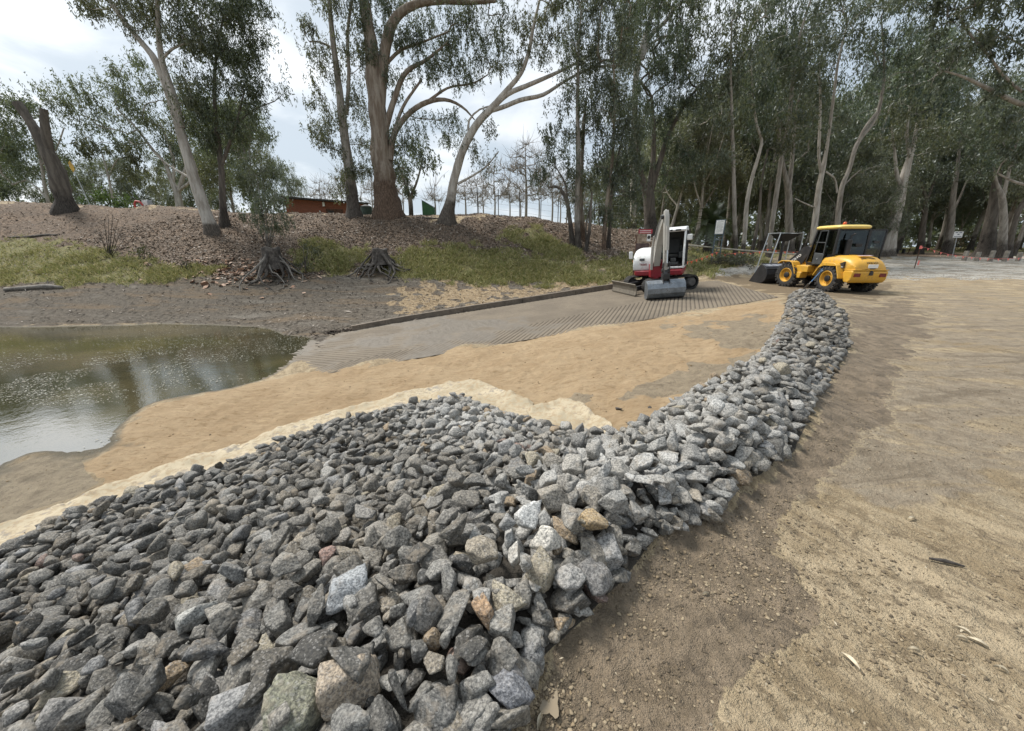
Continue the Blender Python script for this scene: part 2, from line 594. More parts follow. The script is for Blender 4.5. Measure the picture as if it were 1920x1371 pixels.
# ------------------------------------------------------------------ ground material
gm, k = mat('earth')
P = k.pos()
n1 = k.noise(P, 1.1, 6, .6)
n2 = k.noise(P, 7.0, 6, .62)
n3 = k.noise(P, 46.0, 4, .6)
n4 = k.noise(P, 190.0, 2, .5)
streak = k.noise(k.scalev(P, (1, 1, 1)), 3.0, 5, .6, .6)
vr = k.add('ShaderNodeMapping'); k.put(vr.inputs['Vector'], P)
vr.inputs['Rotation'].default_value = (0, 0, R(62))
st2 = k.noise(k.scalev(vr.outputs[0], (1.0, 6.5, 1)), 1.9, 6, .65, .6)
def A(name, lo=.35, hi=.65, na=.5):
    a = k.attr('w_' + name)
    j = k.math('ADD', a, k.math('MULTIPLY', k.math('SUBTRACT', n2, .5), na))
    return k.ramp(j, lo, hi)
# dry tan mud with paler and darker streaks
dry = k.mix(k.ramp(k.math('ADD', k.math('MULTIPLY', st2, .45), k.math('MULTIPLY', n1, .55)), .40, .60), (.285, .218, .132), (.46, .37, .245))
dry = k.mix(k.math('MULTIPLY', k.ramp(k.noise(P, 2.6, 7, .68, .8), .53, .62), .75), dry, (.215, .163, .098))
dry = k.mix(k.math('MULTIPLY', k.ramp(k.noise(k.vmath('ADD', P, (7, 3, 0)), .8, 6, .6), .50, .62), .6), dry, (.32, .265, .185))
dry = k.mix(k.math('MULTIPLY', k.ramp(k.noise(k.vmath('ADD', P, (3, 9, 0)), 5.5, 7, .7, .5), .56, .64), .7), dry, (.14, .105, .064))
dry = k.mix(k.math('MULTIPLY', k.ramp(n2, .55, .72), .5), dry, (.20, .15, .09))
dry = k.mix(k.math('MULTIPLY', k.ramp(k.noise(k.scalev(vr.outputs[0], (.8, 4.0, 1)), 3.2, 7, .7, .7), .53, .63), .6), dry, (.19, .148, .098))
dry = k.mix(k.math('MULTIPLY', k.ramp(n3, .60, .70), .55), dry, (.60, .50, .33))
dry = k.mix(k.math('MULTIPLY', k.ramp(n3, .40, .32), .5), dry, (.12, .092, .06))
gry = k.mix(k.ramp(n2, .3, .7), (.225, .18, .128), (.34, .285, .21))
gry = k.mix(k.math('MULTIPLY', k.ramp(st2, .55, .66), .6), gry, (.16, .128, .09))
hs = k.noise(k.scalev(P, (.55, 2.2, 1)), 1.15, 7, .66, .8)
gry = k.mix(k.math('MULTIPLY', k.ramp(hs, .46, .36), .7), gry, (.155, .122, .085))
gry = k.mix(k.math('MULTIPLY', k.ramp(n3, .6, .7), .5), gry, (.42, .36, .27))
gw_ = k.math('MULTIPLY', A('greym', .3, .75, .9), k.ramp(hs, .60, .49))
dry = k.mix(k.math('MULTIPLY', gw_, .9), dry, gry)
wj = k.math('ADD', k.attr('w_wet'), k.math('MULTIPLY', k.math('SUBTRACT', k.math('ADD', k.math('MULTIPLY', k.noise(P, 3.2, 8, .72, .4), .8), k.math('MULTIPLY', n3, .2)), .5), 1.7))
wetc = k.mix(k.ramp(n2, .35, .65), (.165, .128, .086), (.27, .21, .145))
wetc = k.mix(k.math('MULTIPLY', k.ramp(n3, .58, .68), .5), wetc, (.10, .078, .055))
wetc = k.mix(k.math('MULTIPLY', k.ramp(k.noise(P, 4.5, 7, .7, .6), .54, .62), .6), wetc, (.105, .082, .058))
col = dry
crust = k.math('MULTIPLY', k.ramp(wj, .56, .47), k.ramp(wj, .38, .46))
col = k.mix(k.math('MULTIPLY', crust, .35), col, (.52, .42, .26))
wet = k.ramp(wj, .46, .55)
col = k.mix(wet, col, wetc)
brn = k.mix(n2, (.15, .115, .072), (.22, .168, .108))
col = k.mix(A('brown'), col, brn)
grv = k.mix(k.voro(P, 34, out='Color'), (.36, .335, .29), (.54, .515, .46))
grv = k.mix(k.ramp(n1, .38, .62), grv, (.24, .21, .165))
grv = k.mix(k.math('MULTIPLY', k.ramp(n2, .5, .7), .5), grv, (.62, .60, .56))
col = k.mix(A('gravel', .3, .8), col, grv)
shf = k.mix(k.ramp(n2, .3, .7), (.078, .066, .052), (.15, .127, .098))
shf = k.mix(k.math('MULTIPLY', k.ramp(n3, .58, .70), .7), shf, (.25, .22, .18))
shb = k.noise(k.scalev(P, (.35, 1.6, 1)), .9, 6, .65, .6)
shf = k.mix(k.math('MULTIPLY', k.ramp(shb, .50, .62), .75), shf, (.17, .125, .08))
shf = k.mix(k.math('MULTIPLY', k.ramp(shb, .45, .34), .7), shf, (.20, .18, .15))
col = k.mix(A('shelf'), col, shf)
tan = k.mix(k.ramp(n2, .3, .7), (.25, .175, .095), (.45, .345, .215))
col = k.mix(k.math('MULTIPLY', A('tanp'), .8), col, tan)
lit = k.mix(k.ramp(k.voro(k.scalev(P, (1, 1, .6)), 13, out='Color'), .2, .8), (.07, .047, .03), (.23, .165, .115))
lit = k.mix(k.math('MULTIPLY', k.ramp(n1, .35, .65), .7), lit, (.13, .10, .075))
lit = k.mix(k.math('MULTIPLY', k.ramp(n3, .57, .66), .8), lit, (.33, .27, .215))
col = k.mix(A('litter'), col, lit)
grs = k.mix(k.ramp(n2, .3, .7), (.12, .13, .048), (.26, .23, .105))
col = k.mix(k.math('MULTIPLY', A('grass'), .85), col, grs)
snd = k.mix(k.ramp(n1, .3, .7), (.335, .238, .138), (.42, .312, .192))
snd = k.mix(k.math('MULTIPLY', k.ramp(n2, .52, .70), .6), snd, (.30, .205, .11))
snd = k.mix(k.math('MULTIPLY', k.ramp(n3, .6, .7), .3), snd, (.54, .40, .235))
ss = k.noise(k.scalev(P, (1.2, 5.5, 1)), 2.4, 6, .65, .5)
snd = k.mix(k.math('MULTIPLY', k.ramp(ss, .52, .64), .55), snd, (.255, .17, .085))
snd = k.mix(k.math('MULTIPLY', k.ramp(ss, .46, .36), .5), snd, (.47, .345, .205))
sm_ = k.noise(k.scalev(P, (1.0, 2.6, 1)), 8.5, 6, .7, .4)
snd = k.mix(k.math('MULTIPLY', k.ramp(sm_, .56, .66), .65), snd, (.215, .14, .07))
snd = k.mix(k.math('MULTIPLY', k.ramp(sm_, .44, .34), .4), snd, (.50, .37, .22))
col = k.mix(A('sand', .4, .6, .3), col, snd)
cly = k.mix(k.ramp(n2, .3, .7), (.20, .165, .118), (.31, .26, .185))
cly = k.mix(k.math('MULTIPLY', k.ramp(n3, .58, .66), .8), cly, (.10, .085, .065))
cly = k.mix(k.math('MULTIPLY', k.ramp(k.noise(P, 5, 6, .7), .55, .64), .6), cly, (.13, .105, .078))
col = k.mix(k.math('MULTIPLY', A('clay', .4, .6, .6), .85), col, cly)
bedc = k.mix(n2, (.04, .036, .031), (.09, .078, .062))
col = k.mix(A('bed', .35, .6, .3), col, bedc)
# under and just above the water line: dark olive silt
zz = k.add('ShaderNodeSeparateXYZ'); k.l.new(P, zz.inputs[0])
damp = k.ramp(k.math('ADD', zz.outputs[2], k.math('MULTIPLY', n2, .03)), WATER + .055, WATER + .015)
col = k.mix(damp, col, (.105, .088, .055))
k.put(k.b.inputs['Base Color'], col)
rough = k.math('SUBTRACT', .95, k.math('MULTIPLY', wet, k.math('ADD', .22, k.math('MULTIPLY', k.ramp(n1, .4, .6), .3))))
rough = k.math('SUBTRACT', rough, k.math('MULTIPLY', damp, .45))
k.put(k.b.inputs['Roughness'], rough)
k.b.inputs['Specular IOR Level'].default_value = .35
hh = k.math('ADD', k.math('MULTIPLY', n3, .7), k.math('ADD', k.math('MULTIPLY', n4, .35), k.math('MULTIPLY', n2, 1.2)))
k.put(k.b.inputs['Normal'], k.bump(hh, 1.0, .045))

rname = ['ground', 'river_bank', 'sand_beach', 'gravel_track']
for i, nme in enumerate(rname):
    f = GF[reg == i]
    if i == 0:
        c = len(GV) - 1
        f = (f, np.stack([np.full(nA, c), idx[0], np.roll(idx[0], -1)], -1)[:, ::-1])
        used = np.unique(np.concatenate([f[0].ravel(), f[1].ravel()]))
    else:
        f = (f,)
        used = np.unique(f[0])
    mp = np.full(len(GV), -1); mp[used] = np.arange(len(used))
    at = {'w_' + n: np.append(a, 0)[used] for n, a in wm.items()}
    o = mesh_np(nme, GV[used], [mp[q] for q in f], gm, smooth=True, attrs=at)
    tag(o, kind='structure')

# ------------------------------------------------------------------ concrete boat ramp with herringbone grooves
K0, K1 = at_ramp(592, 630), at_ramp(1188, 536)
T1, N1, N0 = at_ramp(1345, 526), at_ramp(1462, 557), at_ramp(505, 709)
def ext(a, b, m):
    d = (b - a) / np.linalg.norm(b - a)
    return a - d * m
K0e, N0e = ext(K0, K1, 2.2), ext(N0, N1, 2.2)
N0e[:2] += (0.1, -.5); N1b = N1.copy()
uf = np.linspace(0, 1, 860)
l1 = np.linalg.norm(K1 - K0e); l2 = np.linalg.norm(T1 - K1); tt = uf * (l1 + l2)
farl = np.where((tt < l1)[:, None], K0e + (K1 - K0e) * (tt / l1)[:, None], K1 + (T1 - K1) * ((tt - l1) / l2)[:, None])
nearl = N0e + (N1b - N0e) * uf[:, None]
vv = np.linspace(0, 1, 420)
RP = farl[None] * (1 - vv)[:, None, None] + nearl[None] * vv[:, None, None]
rx, ry = RP[..., 0], RP[..., 1]
rs = (rx + 7) * RG[0] + (ry - 12.8) * RG[1]
rc = -(rx + 7) * RG[1] + (ry - 12.8) * RG[0]
a0, a1 = at_ramp(1207, 565), at_ramp(1345, 537)
def sc(p):
    return np.array([(p[0] + 7) * RG[0] + (p[1] - 12.8) * RG[1], -(p[0] + 7) * RG[1] + (p[1] - 12.8) * RG[0]])
s0, s1 = sc(a0), sc(a1)
apex = s0[1] + (rs - s0[0]) * (s1[1] - s0[1]) / (s1[0] - s0[0])
ph = (rs + np.abs(rc - apex) * 0.95) / 0.205
g = np.abs((ph % 1.0) - 0.5) * 2
gro = sstep(g, .62, .95)
silt = sstep(nz(rx, ry, .55, 71) * .8 + sstep(rs, 11.0, 2.5) * 1.25 - .85 + .25 * nz(rx, ry, 3, 72) - .55 * sstep(rc - apex, -.4, -2.2), 0, .6)
tread = np.where((np.abs(rc - (apex + 1.3 + .25 * np.sin(rs * .4))) < .22) & (rs < 10), (np.sin(rs * 24) > .1) * .5, 0)
rz = ramp_z(rx, ry) - 0.022 * gro * (1 - .8 * silt) + .010 * silt * nz(rx, ry, 4, 73) - .012 * tread * silt + .004 * nz(rx, ry, 9, 74)
ri = np.arange(rx.size).reshape(rx.shape)
RF = np.stack([ri[:-1, :-1], ri[1:, :-1], ri[1:, 1:], ri[:-1, 1:]], -1).reshape(-1, 4)
cm, k = mat('ramp_concrete')
P = k.pos()
n1, n2, n3 = k.noise(P, 1.0, 5), k.noise(P, 9, 5), k.noise(P, 60, 3)
c = k.mix(k.ramp(n1, .3, .7), (.135, .11, .08), (.18, .147, .106))
c = k.mix(k.math('MULTIPLY', k.ramp(n2, .5, .7), .5), c, (.16, .13, .095))
c = k.mix(k.attr('groove'), c, (.05, .04, .03))
c = k.mix(k.math('MULTIPLY', k.attr('silt'), .8), c, k.mix(n2, (.10, .088, .072), (.155, .133, .105)))
k.put(k.b.inputs['Base Color'], c)
k.put(k.b.inputs['Roughness'], k.math('SUBTRACT', .85, k.math('MULTIPLY', k.attr('silt'), .25)))
k.put(k.b.inputs['Normal'], k.bump(k.math('ADD', n2, n3), .4, .01))
o = mesh_np('boat_ramp', np.stack([rx, ry, rz], -1).reshape(-1, 3), RF, cm, smooth=True, attrs={'groove': (gro * (1 - silt)).ravel(), 'silt': silt.ravel()})
tag(o, kind='structure')

# ------------------------------------------------------------------ pond
wmat, k = mat('pond_water')
P = k.pos()
rip = k.noise(k.scalev(P, (1, 1, 1)), 5.5, 4, .5)
rip2 = k.noise(P, 22, 2, .5)
scum = k.noise(P, .55, 5, .6, .6)
fl = k.noise(k.scalev(P, (1, 1.6, 1)), 11, 4, .7)
k.b.inputs['Base Color'].default_value = (.062, .054, .026, 1)
k.put(k.b.inputs['Base Color'], k.mix(k.ramp(k.noise(P, .35, 3), .4, .65), (.042, .040, .020), (.085, .072, .034)))
k.b.inputs['IOR'].default_value = 4.2
k.put(k.b.inputs['Roughness'], k.math('ADD', .02, k.math('MULTIPLY', k.ramp(scum, .5, .68), .05)))
k.put(k.b.inputs['Normal'], k.bump(k.math('ADD', rip, k.math('MULTIPLY', rip2, .3)), .12, .02))
wx, wy = np.meshgrid(np.linspace(-62, -3, 60), np.linspace(1, 20, 20))
wi = np.arange(wx.size).reshape(wx.shape)
o = mesh_np('pond_water', np.stack([wx.ravel(), wy.ravel(), np.full(wx.size, WATER)], -1),
            np.stack([wi[:-1, :-1], wi[:-1, 1:], wi[1:, 1:], wi[1:, :-1]], -1).reshape(-1, 4), wmat)
tag(o, kind='structure')

# ------------------------------------------------------------------ mesh builder for hand-made objects
class MB:
    def __init__(s):
        s.bm = bmesh.new()

    def _new(s, vs, fs):
        v = [s.bm.verts.new(p) for p in vs]
        for f in fs:
            try:
                s.bm.faces.new([v[i] for i in f])
            except ValueError:
                pass
        return v

    def box(s, c, d, rot=None):
        hx, hy, hz = d[0] / 2, d[1] / 2, d[2] / 2
        vs = [Vector((x, y, z)) for x in (-hx, hx) for y in (-hy, hy) for z in (-hz, hz)]
        if rot is not None:
            vs = [rot @ v for v in vs]
        s._new([v + Vector(c) for v in vs], [(0, 1, 3, 2), (4, 6, 7, 5), (0, 4, 5, 1), (2, 3, 7, 6), (0, 2, 6, 4), (1, 5, 7, 3)])
        return s

    def beam(s, a, b, w, h, up=(0, 0, 1)):
        a, b = Vector(a), Vector(b)
        d = (b - a).normalized()
        u = Vector(up)
        if abs(d.dot(u)) > .98:
            u = Vector((1, 0, 0))
        r = d.cross(u).normalized(); u = r.cross(d)
        q = [(-1, -1), (1, -1), (1, 1), (-1, 1)]
        vs = [p + r * (x * w / 2) + u * (y * h / 2) for p in (a, b) for x, y in q]
        s._new(vs, [(3, 2, 1, 0), (4, 5, 6, 7), (0, 1, 5, 4), (1, 2, 6, 5), (2, 3, 7, 6), (3, 0, 4, 7)])
        return s

    def prism(s, poly, y0, y1, ax='y', shrink=None):
        """polygon in the plane normal to ax, extruded along it"""
        def P(a, b, t):
            return {'y': (a, t, b), 'x': (t, a, b), 'z': (a, b, t)}[ax]
        n = len(poly)
        p2 = poly if shrink is None else shrink
        vs = [P(a, b, y0) for a, b in poly] + [P(a, b, y1) for a, b in p2]
        s._new(vs, [tuple(range(n)), tuple(range(2 * n - 1, n - 1, -1))] + [(i, i + n, (i + 1) % n + n, (i + 1) % n) for i in range(n)])
        return s

    def loft(s, rings, caps=True, closed=True):
        """rings: list of equal-length point lists"""
        n = len(rings[0])
        vs = [p for r in rings for p in r]
        fs = []
        for j in range(len(rings) - 1):
            for i in range(n if closed else n - 1):
                a, b = j * n + i, j * n + (i + 1) % n
                fs.append((a, b, b + n, a + n))
        if caps:
            fs.append(tuple(range(n - 1, -1, -1)))
            fs.append(tuple(range((len(rings) - 1) * n, len(rings) * n)))
        s._new(vs, fs)
        return s

    def tube(s, pts, r, n=8, caps=True):
        pts = [Vector(p) for p in pts]
        rs = r if hasattr(r, '__len__') else [r] * len(pts)
        rings = []
        pu = None
        for i, p in enumerate(pts):
            d = (pts[min(i + 1, len(pts) - 1)] - pts[max(i - 1, 0)]).normalized()
            u = pu if pu is not None else (Vector((0, 0, 1)) if abs(d.z) < .9 else Vector((1, 0, 0)))
            rr = d.cross(u)
            if rr.length < 1e-5:
                rr = d.orthogonal()
            rr.normalize(); u = rr.cross(d).normalized(); pu = u
            rings.append([p + (rr * math.cos(a) + u * math.sin(a)) * rs[i] for a in (2 * math.pi * q / n for q in range(n))])
        return s.loft(rings, caps)

    def cyl(s, a, b, r, r2=None, n=16):
        return s.tube([a, b], [r, r if r2 is None else r2], n)

    def lathe(s, prof, c, ax='y', n=32, caps=True):
        """prof list of (radius, offset along ax)"""
        rings = []
        for r, o in prof:
            ring = []
            for q in range(n):
                a = 2 * math.pi * q / n
                p, t = r * math.cos(a), r * math.sin(a)
                ring.append(Vector(c) + Vector({'y': (p, o, t), 'x': (o, p, t), 'z': (p, t, o)}[ax]))
            rings.append(ring)
        return s.loft(rings, caps=caps)

    def ball(s, c, r, sub=2, sc=(1, 1, 1)):
        g = bmesh.ops.create_icosphere(s.bm, subdivisions=sub, radius=r)
        for v in g['verts']:
            v.co = Vector((v.co.x * sc[0], v.co.y * sc[1], v.co.z * sc[2])) + Vector(c)
        return s

    def move(s, M):
        bmesh.ops.transform(s.bm, matrix=M, verts=s.bm.verts)
        return s

    def build(s, name, m, parent=None, bevel=0.0, smooth=True, angle=35, seg=2):
        bmesh.ops.recalc_face_normals(s.bm, faces=s.bm.faces)
        me = bpy.data.meshes.new(name)
        s.bm.to_mesh(me); s.bm.free()
        me.materials.append(m)
        o = bpy.data.objects.new(name, me)
        link(o, parent)
        if bevel:
            b = o.modifiers.new('bevel', 'BEVEL')
            b.width = bevel; b.segments = seg; b.limit_method = 'ANGLE'; b.angle_limit = R(40)
        if smooth:
            me.polygons.foreach_set('use_smooth', np.ones(len(me.polygons), bool))
            me.set_sharp_from_angle(angle=R(angle))
        return o


def simple(name, col, rough=.6, metal=0.0, var=.25, scale=6, bump=0.0, dirt=None, spec=.5):
    m, k = mat(name)
    tcn = k.add('ShaderNodeTexCoord').outputs['Object']
    n = k.noise(tcn, scale, 5, .6)
    n2 = k.noise(tcn, scale * 5, 4, .6)
    a = tuple(c * (1 - var) for c in col); b = tuple(min(1, c * (1 + var)) for c in col)
    c = k.mix(k.ramp(n, .3, .7), a, b)
    if dirt:
        c = k.mix(k.math('MULTIPLY', k.ramp(k.math('ADD', k.math('MULTIPLY', n, .6), k.math('MULTIPLY', n2, .4)), .5, .64), dirt[1]), c, dirt[0])
    k.put(k.b.inputs['Base Color'], c)
    k.put(k.b.inputs['Roughness'], k.math('ADD', rough - .1, k.math('MULTIPLY', n2, .2)))
    k.b.inputs['Metallic'].default_value = metal
    k.b.inputs['Specular IOR Level'].default_value = spec
    if bump:
        k.put(k.b.inputs['Normal'], k.bump(n2, bump, .02))
    return m

# timber kerb on the far side of the ramp
timber = simple('kerb_timber', (.16, .13, .10), .85, 0, .35, 3, .4, ((.07, .055, .04), .6))
mb = MB()
kp = [at_ramp(x, y) for x, y in ((660, 621), (760, 602), (870, 584), (980, 567), (1080, 551), (1130, 543), (1180, 535.5))]
d = (kp[-1] - kp[0]); nrm = np.array([-d[1], d[0], 0]); nrm /= np.linalg.norm(nrm)
for a, b in zip(kp[:-1], kp[1:]):
    a2 = a + nrm * .1 + np.array([0, 0, .06]); b2 = b + nrm * .1 + np.array([0, 0, .06]) - (b - a) * .004
    mb.beam(a2, b2, .16, .24)
o = mb.build('timber_kerb', timber, bevel=.012)
tag(o, 'long weathered timber edging along the far side of the boat ramp', 'kerb')
# ------------------------------------------------------------------ rock revetment
def ico(sub):
    bm = bmesh.new()
    bmesh.ops.create_icosphere(bm, subdivisions=sub, radius=1.0)
    v = np.array([q.co[:] for q in bm.verts]); f = np.array([[w.index for w in q.verts] for q in bm.faces])
    bm.free()
    return v / np.linalg.norm(v, axis=1)[:, None], f


ICO = {s: ico(s) for s in (2, 3, 4, 5)}


def rock_shape(seed, sub, rough=1.0):
    """angular quarry stone: rounded random polytope with chipped, grainy faces; longest axis about 1"""
    rg = np.random.default_rng(seed)
    d, f = ICO[sub]
    n = rg.integers(6, 11)
    nr = rg.normal(size=(n, 3)); nr /= np.linalg.norm(nr, axis=1)[:, None]
    nr = np.concatenate([nr, -nr[: n // 3] + rg.normal(size=(n // 3, 3)) * .25, [[0, 0, 1], [0, 0, -1]]])
    nr /= np.linalg.norm(nr, axis=1)[:, None]
    ds = rg.uniform(.52, 1.0, len(nr))
    q = np.maximum(0, d @ nr.T) / ds
    p = rg.uniform(22, 60)
    r = (q ** p).sum(1) ** (-1 / p)
    r *= 1 + rough * (.035 * fbm(d[:, 0] * 2.2 + seed, d[:, 1] * 2.2, d[:, 2] * 2.2, 3, seed) + .014 * fbm(d[:, 0] * 9, d[:, 1] * 9 + seed, d[:, 2] * 9, 2, seed + 5))
    ax = np.array([1, rg.uniform(.68, .97), rg.uniform(.56, .84)])
    v = d * r[:, None] * ax
    v -= (v.max(0) + v.min(0)) / 2
    v /= (v.max(0) - v.min(0)).max()
    return v, f


def rotm(rg, flat=.45):
    yaw = rg.uniform(0, 2 * math.pi)
    ti, tj = rg.normal(0, flat), rg.normal(0, flat)
    return np.array(Matrix.Rotation(yaw, 3, 'Z') @ Matrix.Rotation(ti, 3, 'X') @ Matrix.Rotation(tj, 3, 'Y'))


ROCK_PX = [(0, 1042), (60, 1012), (130, 972), (220, 945), (300, 917), (440, 875), (530, 835), (620, 800), (750, 768), (870, 748), (960, 786), (1060, 815), (1135, 826), (1200, 803), (1250, 770), (1330, 727), (1400, 692), (1440, 652),
           (1470, 600), (1482, 556), (1510, 549), (1540, 553), (1585, 602), (1588, 650), (1530, 740), (1482, 840), (1385, 908), (1318, 985), (1228, 1008), (1170, 1078), (1080, 1178), (1012, 1240), (962, 1371)]
hits = [ground_at(*p)[:2] for p in ROCK_PX]
rock_poly = hits + [np.array(q) for q in ((0.02, .72), (-.05, .55), (-.6, .35), (-1.6, .35), (-2.9, .6), (-3.9, 1.2), (-5.2, 2.2), (-6.4, 3.0))]
rock_poly = [tuple(q) for q in rock_poly]
rpx = np.array(rock_poly)


def scatter(n, smin, smax, pack, seed, inset=0.0):
    rg = np.random.default_rng(seed)
    lo, hi = rpx.min(0), rpx.max(0)
    c = rg.uniform(lo, hi, (n, 2))
    sd = sdpoly(c[:, 0], c[:, 1], rock_poly)
    c, sd = c[sd > inset], sd[sd > inset]
    s = np.clip(np.exp(rg.normal(math.log((smin * smax) ** .5), .36, len(c))), smin, smax)
    o = np.argsort(-s * rg.uniform(.6, 1.0, len(s)))
    c, s = c[o], s[o]
    cell = smax
    grid = {}
    keep = []
    for i in range(len(c)):
        gx_, gy_ = int(c[i, 0] // cell), int(c[i, 1] // cell)
        ok = True
        for a in (-1, 0, 1):
            for b in (-1, 0, 1):
                for j in grid.get((gx_ + a, gy_ + b), ()):
                    if (c[i, 0] - c[j, 0]) ** 2 + (c[i, 1] - c[j, 1]) ** 2 < (pack * (s[i] + s[j])) ** 2:
                        ok = False; break
                if not ok: break
            if not ok: break
        if ok:
            grid.setdefault((gx_, gy_), []).append(i); keep.append(i)
    return c[keep], s[keep]


c1, s1_ = scatter(80000, .07, .13, .29, 11)
c2, s2_ = scatter(100000, .066, .155, .35, 12, .02)
c4, s4_ = scatter(80000, .075, .15, .30, 14)
_m = sdpoly(c4[:, 0], c4[:, 1], rock_poly) < .30
c4, s4_ = c4[_m], s4_[_m]
c3, s3_ = scatter(12000, .075, .14, .62, 13, .06)
RC = np.concatenate([c1, c2, c3, c4]); RS = np.concatenate([s1_, s2_, s3_, s4_])
lay = np.concatenate([np.zeros(len(c1)), np.ones(len(c2)), np.full(len(c3), 2), np.ones(len(c4))])
rng = np.random.default_rng(5)
hz = H0(RC[:, 0], RC[:, 1])
sdw = sdpoly(RC[:, 0], RC[:, 1], rock_poly)
edge = sstep(sdw, 0, .22)
RZ = hz - .012 + np.where(lay == 0, .015, np.where(lay == 1, .02 + .065 * edge, .05 + .12 * edge)) + rng.normal(0, .012, len(RC))
RZ = np.where(sdw < .05, hz + RS * .18, RZ)
rp_px, rp_py = to_px(np.stack([RC[:, 0], RC[:, 1], RZ], -1))
dist = np.sqrt(RC[:, 0] ** 2 + RC[:, 1] ** 2 + (RZ - EYE) ** 2)
# colour of each stone
def blob(cx, cy, rx_, ry_):
    return np.exp(-(((rp_px - cx) / rx_) ** 2 + ((rp_py - cy) / ry_) ** 2))
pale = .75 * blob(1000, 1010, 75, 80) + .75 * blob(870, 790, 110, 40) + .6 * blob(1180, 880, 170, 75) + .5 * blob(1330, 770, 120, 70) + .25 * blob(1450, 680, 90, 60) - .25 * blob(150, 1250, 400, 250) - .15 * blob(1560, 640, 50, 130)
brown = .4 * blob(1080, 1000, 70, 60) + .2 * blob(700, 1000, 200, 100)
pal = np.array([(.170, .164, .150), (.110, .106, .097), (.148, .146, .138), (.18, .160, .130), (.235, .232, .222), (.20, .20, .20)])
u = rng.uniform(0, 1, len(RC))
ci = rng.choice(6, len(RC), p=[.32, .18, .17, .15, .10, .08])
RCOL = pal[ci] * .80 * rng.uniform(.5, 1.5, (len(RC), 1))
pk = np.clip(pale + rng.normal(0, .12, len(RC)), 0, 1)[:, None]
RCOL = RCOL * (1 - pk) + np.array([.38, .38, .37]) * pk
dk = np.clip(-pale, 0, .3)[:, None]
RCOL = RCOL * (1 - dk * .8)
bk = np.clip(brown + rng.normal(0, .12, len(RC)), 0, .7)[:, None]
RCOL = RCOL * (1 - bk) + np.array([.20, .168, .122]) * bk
tint = np.full(len(RC), -1)
rr_ = rng.uniform(0, 1, len(RC))
for t, (p0, p1, cc) in enumerate([(0, .012, (.215, .165, .11)), (.012, .016, (.19, .135, .115)), (.016, .032, (.24, .215, .165))]):
    mk = (rr_ >= p0) & (rr_ < p1)
    RCOL[mk] = np.array(cc) * rng.uniform(.8, 1.15, (mk.sum(), 1)); tint[mk] = t

# visible size in the picture decides which stones are single objects
inside = (rp_px > -25) & (rp_px < 1945) & (rp_py > 500) & (rp_py < 1385)
seen = np.where(lay >= 1, 1.0, .35) * np.where(inside, 1, 0) * (RS / dist)
N_SINGLE = 296
single = np.argsort(-seen)[:N_SINGLE]
is_single = np.zeros(len(RC), bool); is_single[single] = True

# hero stones seen in the photograph: px, py, size m, colour, label
HERO = [(1000, 985, .235, (.50, .50, .49), 'big white angular stone on the crest of the pile, palest of all'),
        (1012, 1045, .20, (.44, .42, .38), 'cream-white pointed stone just below the big white one on the crest'),
        (955, 1060, .15, (.36, .35, .325), 'upright off-white rounded stone left of the cream pointed one'),
        (1090, 1010, .20, (.30, .225, .13), 'tan-brown smooth stone right of the big white stone on the crest'),
        (610, 1048, .17, (.21, .14, .118), 'pinkish red block among dark stones in the middle of the pile'),
        (640, 1120, .27, (.25, .265, .28), 'long blue-grey speckled slab leaning below the red block'),
        (648, 1285, .26, (.27, .225, .175), 'big rounded brown-speckled stone near the bottom of the pile'),
        (545, 1335, .27, (.165, .165, .125), 'olive-green smooth wedge stone at the bottom edge of the pile'),
        (880, 1175, .16, (.25, .17, .105), 'dark stone with a rusty orange face near the muddy edge'),
        (375, 1165, .27, (.30, .30, .285), 'flat pale grey slab lying across the left part of the pile'),
        (1110, 1105, .24, (.155, .15, .145), 'big dark block standing at the muddy edge of the pile'),
        (975, 1325, .25, (.15, .155, .17), 'large dark speckled stone at the foot of the pile beside the small puddle')]
hero_i = []
for (hx, hy, hs, hc, hl) in HERO:
    d = np.hypot(rp_px - hx, rp_py - hy) + np.where(lay >= 1, 0, 500) + np.where(is_single, 0, 300)
    for j in hero_i: d[j] = 1e9
    j = int(np.argmin(d)); hero_i.append(j)
    RS[j] = hs * .66; RCOL[j] = hc; RZ[j] += .035; tint[j] = 9

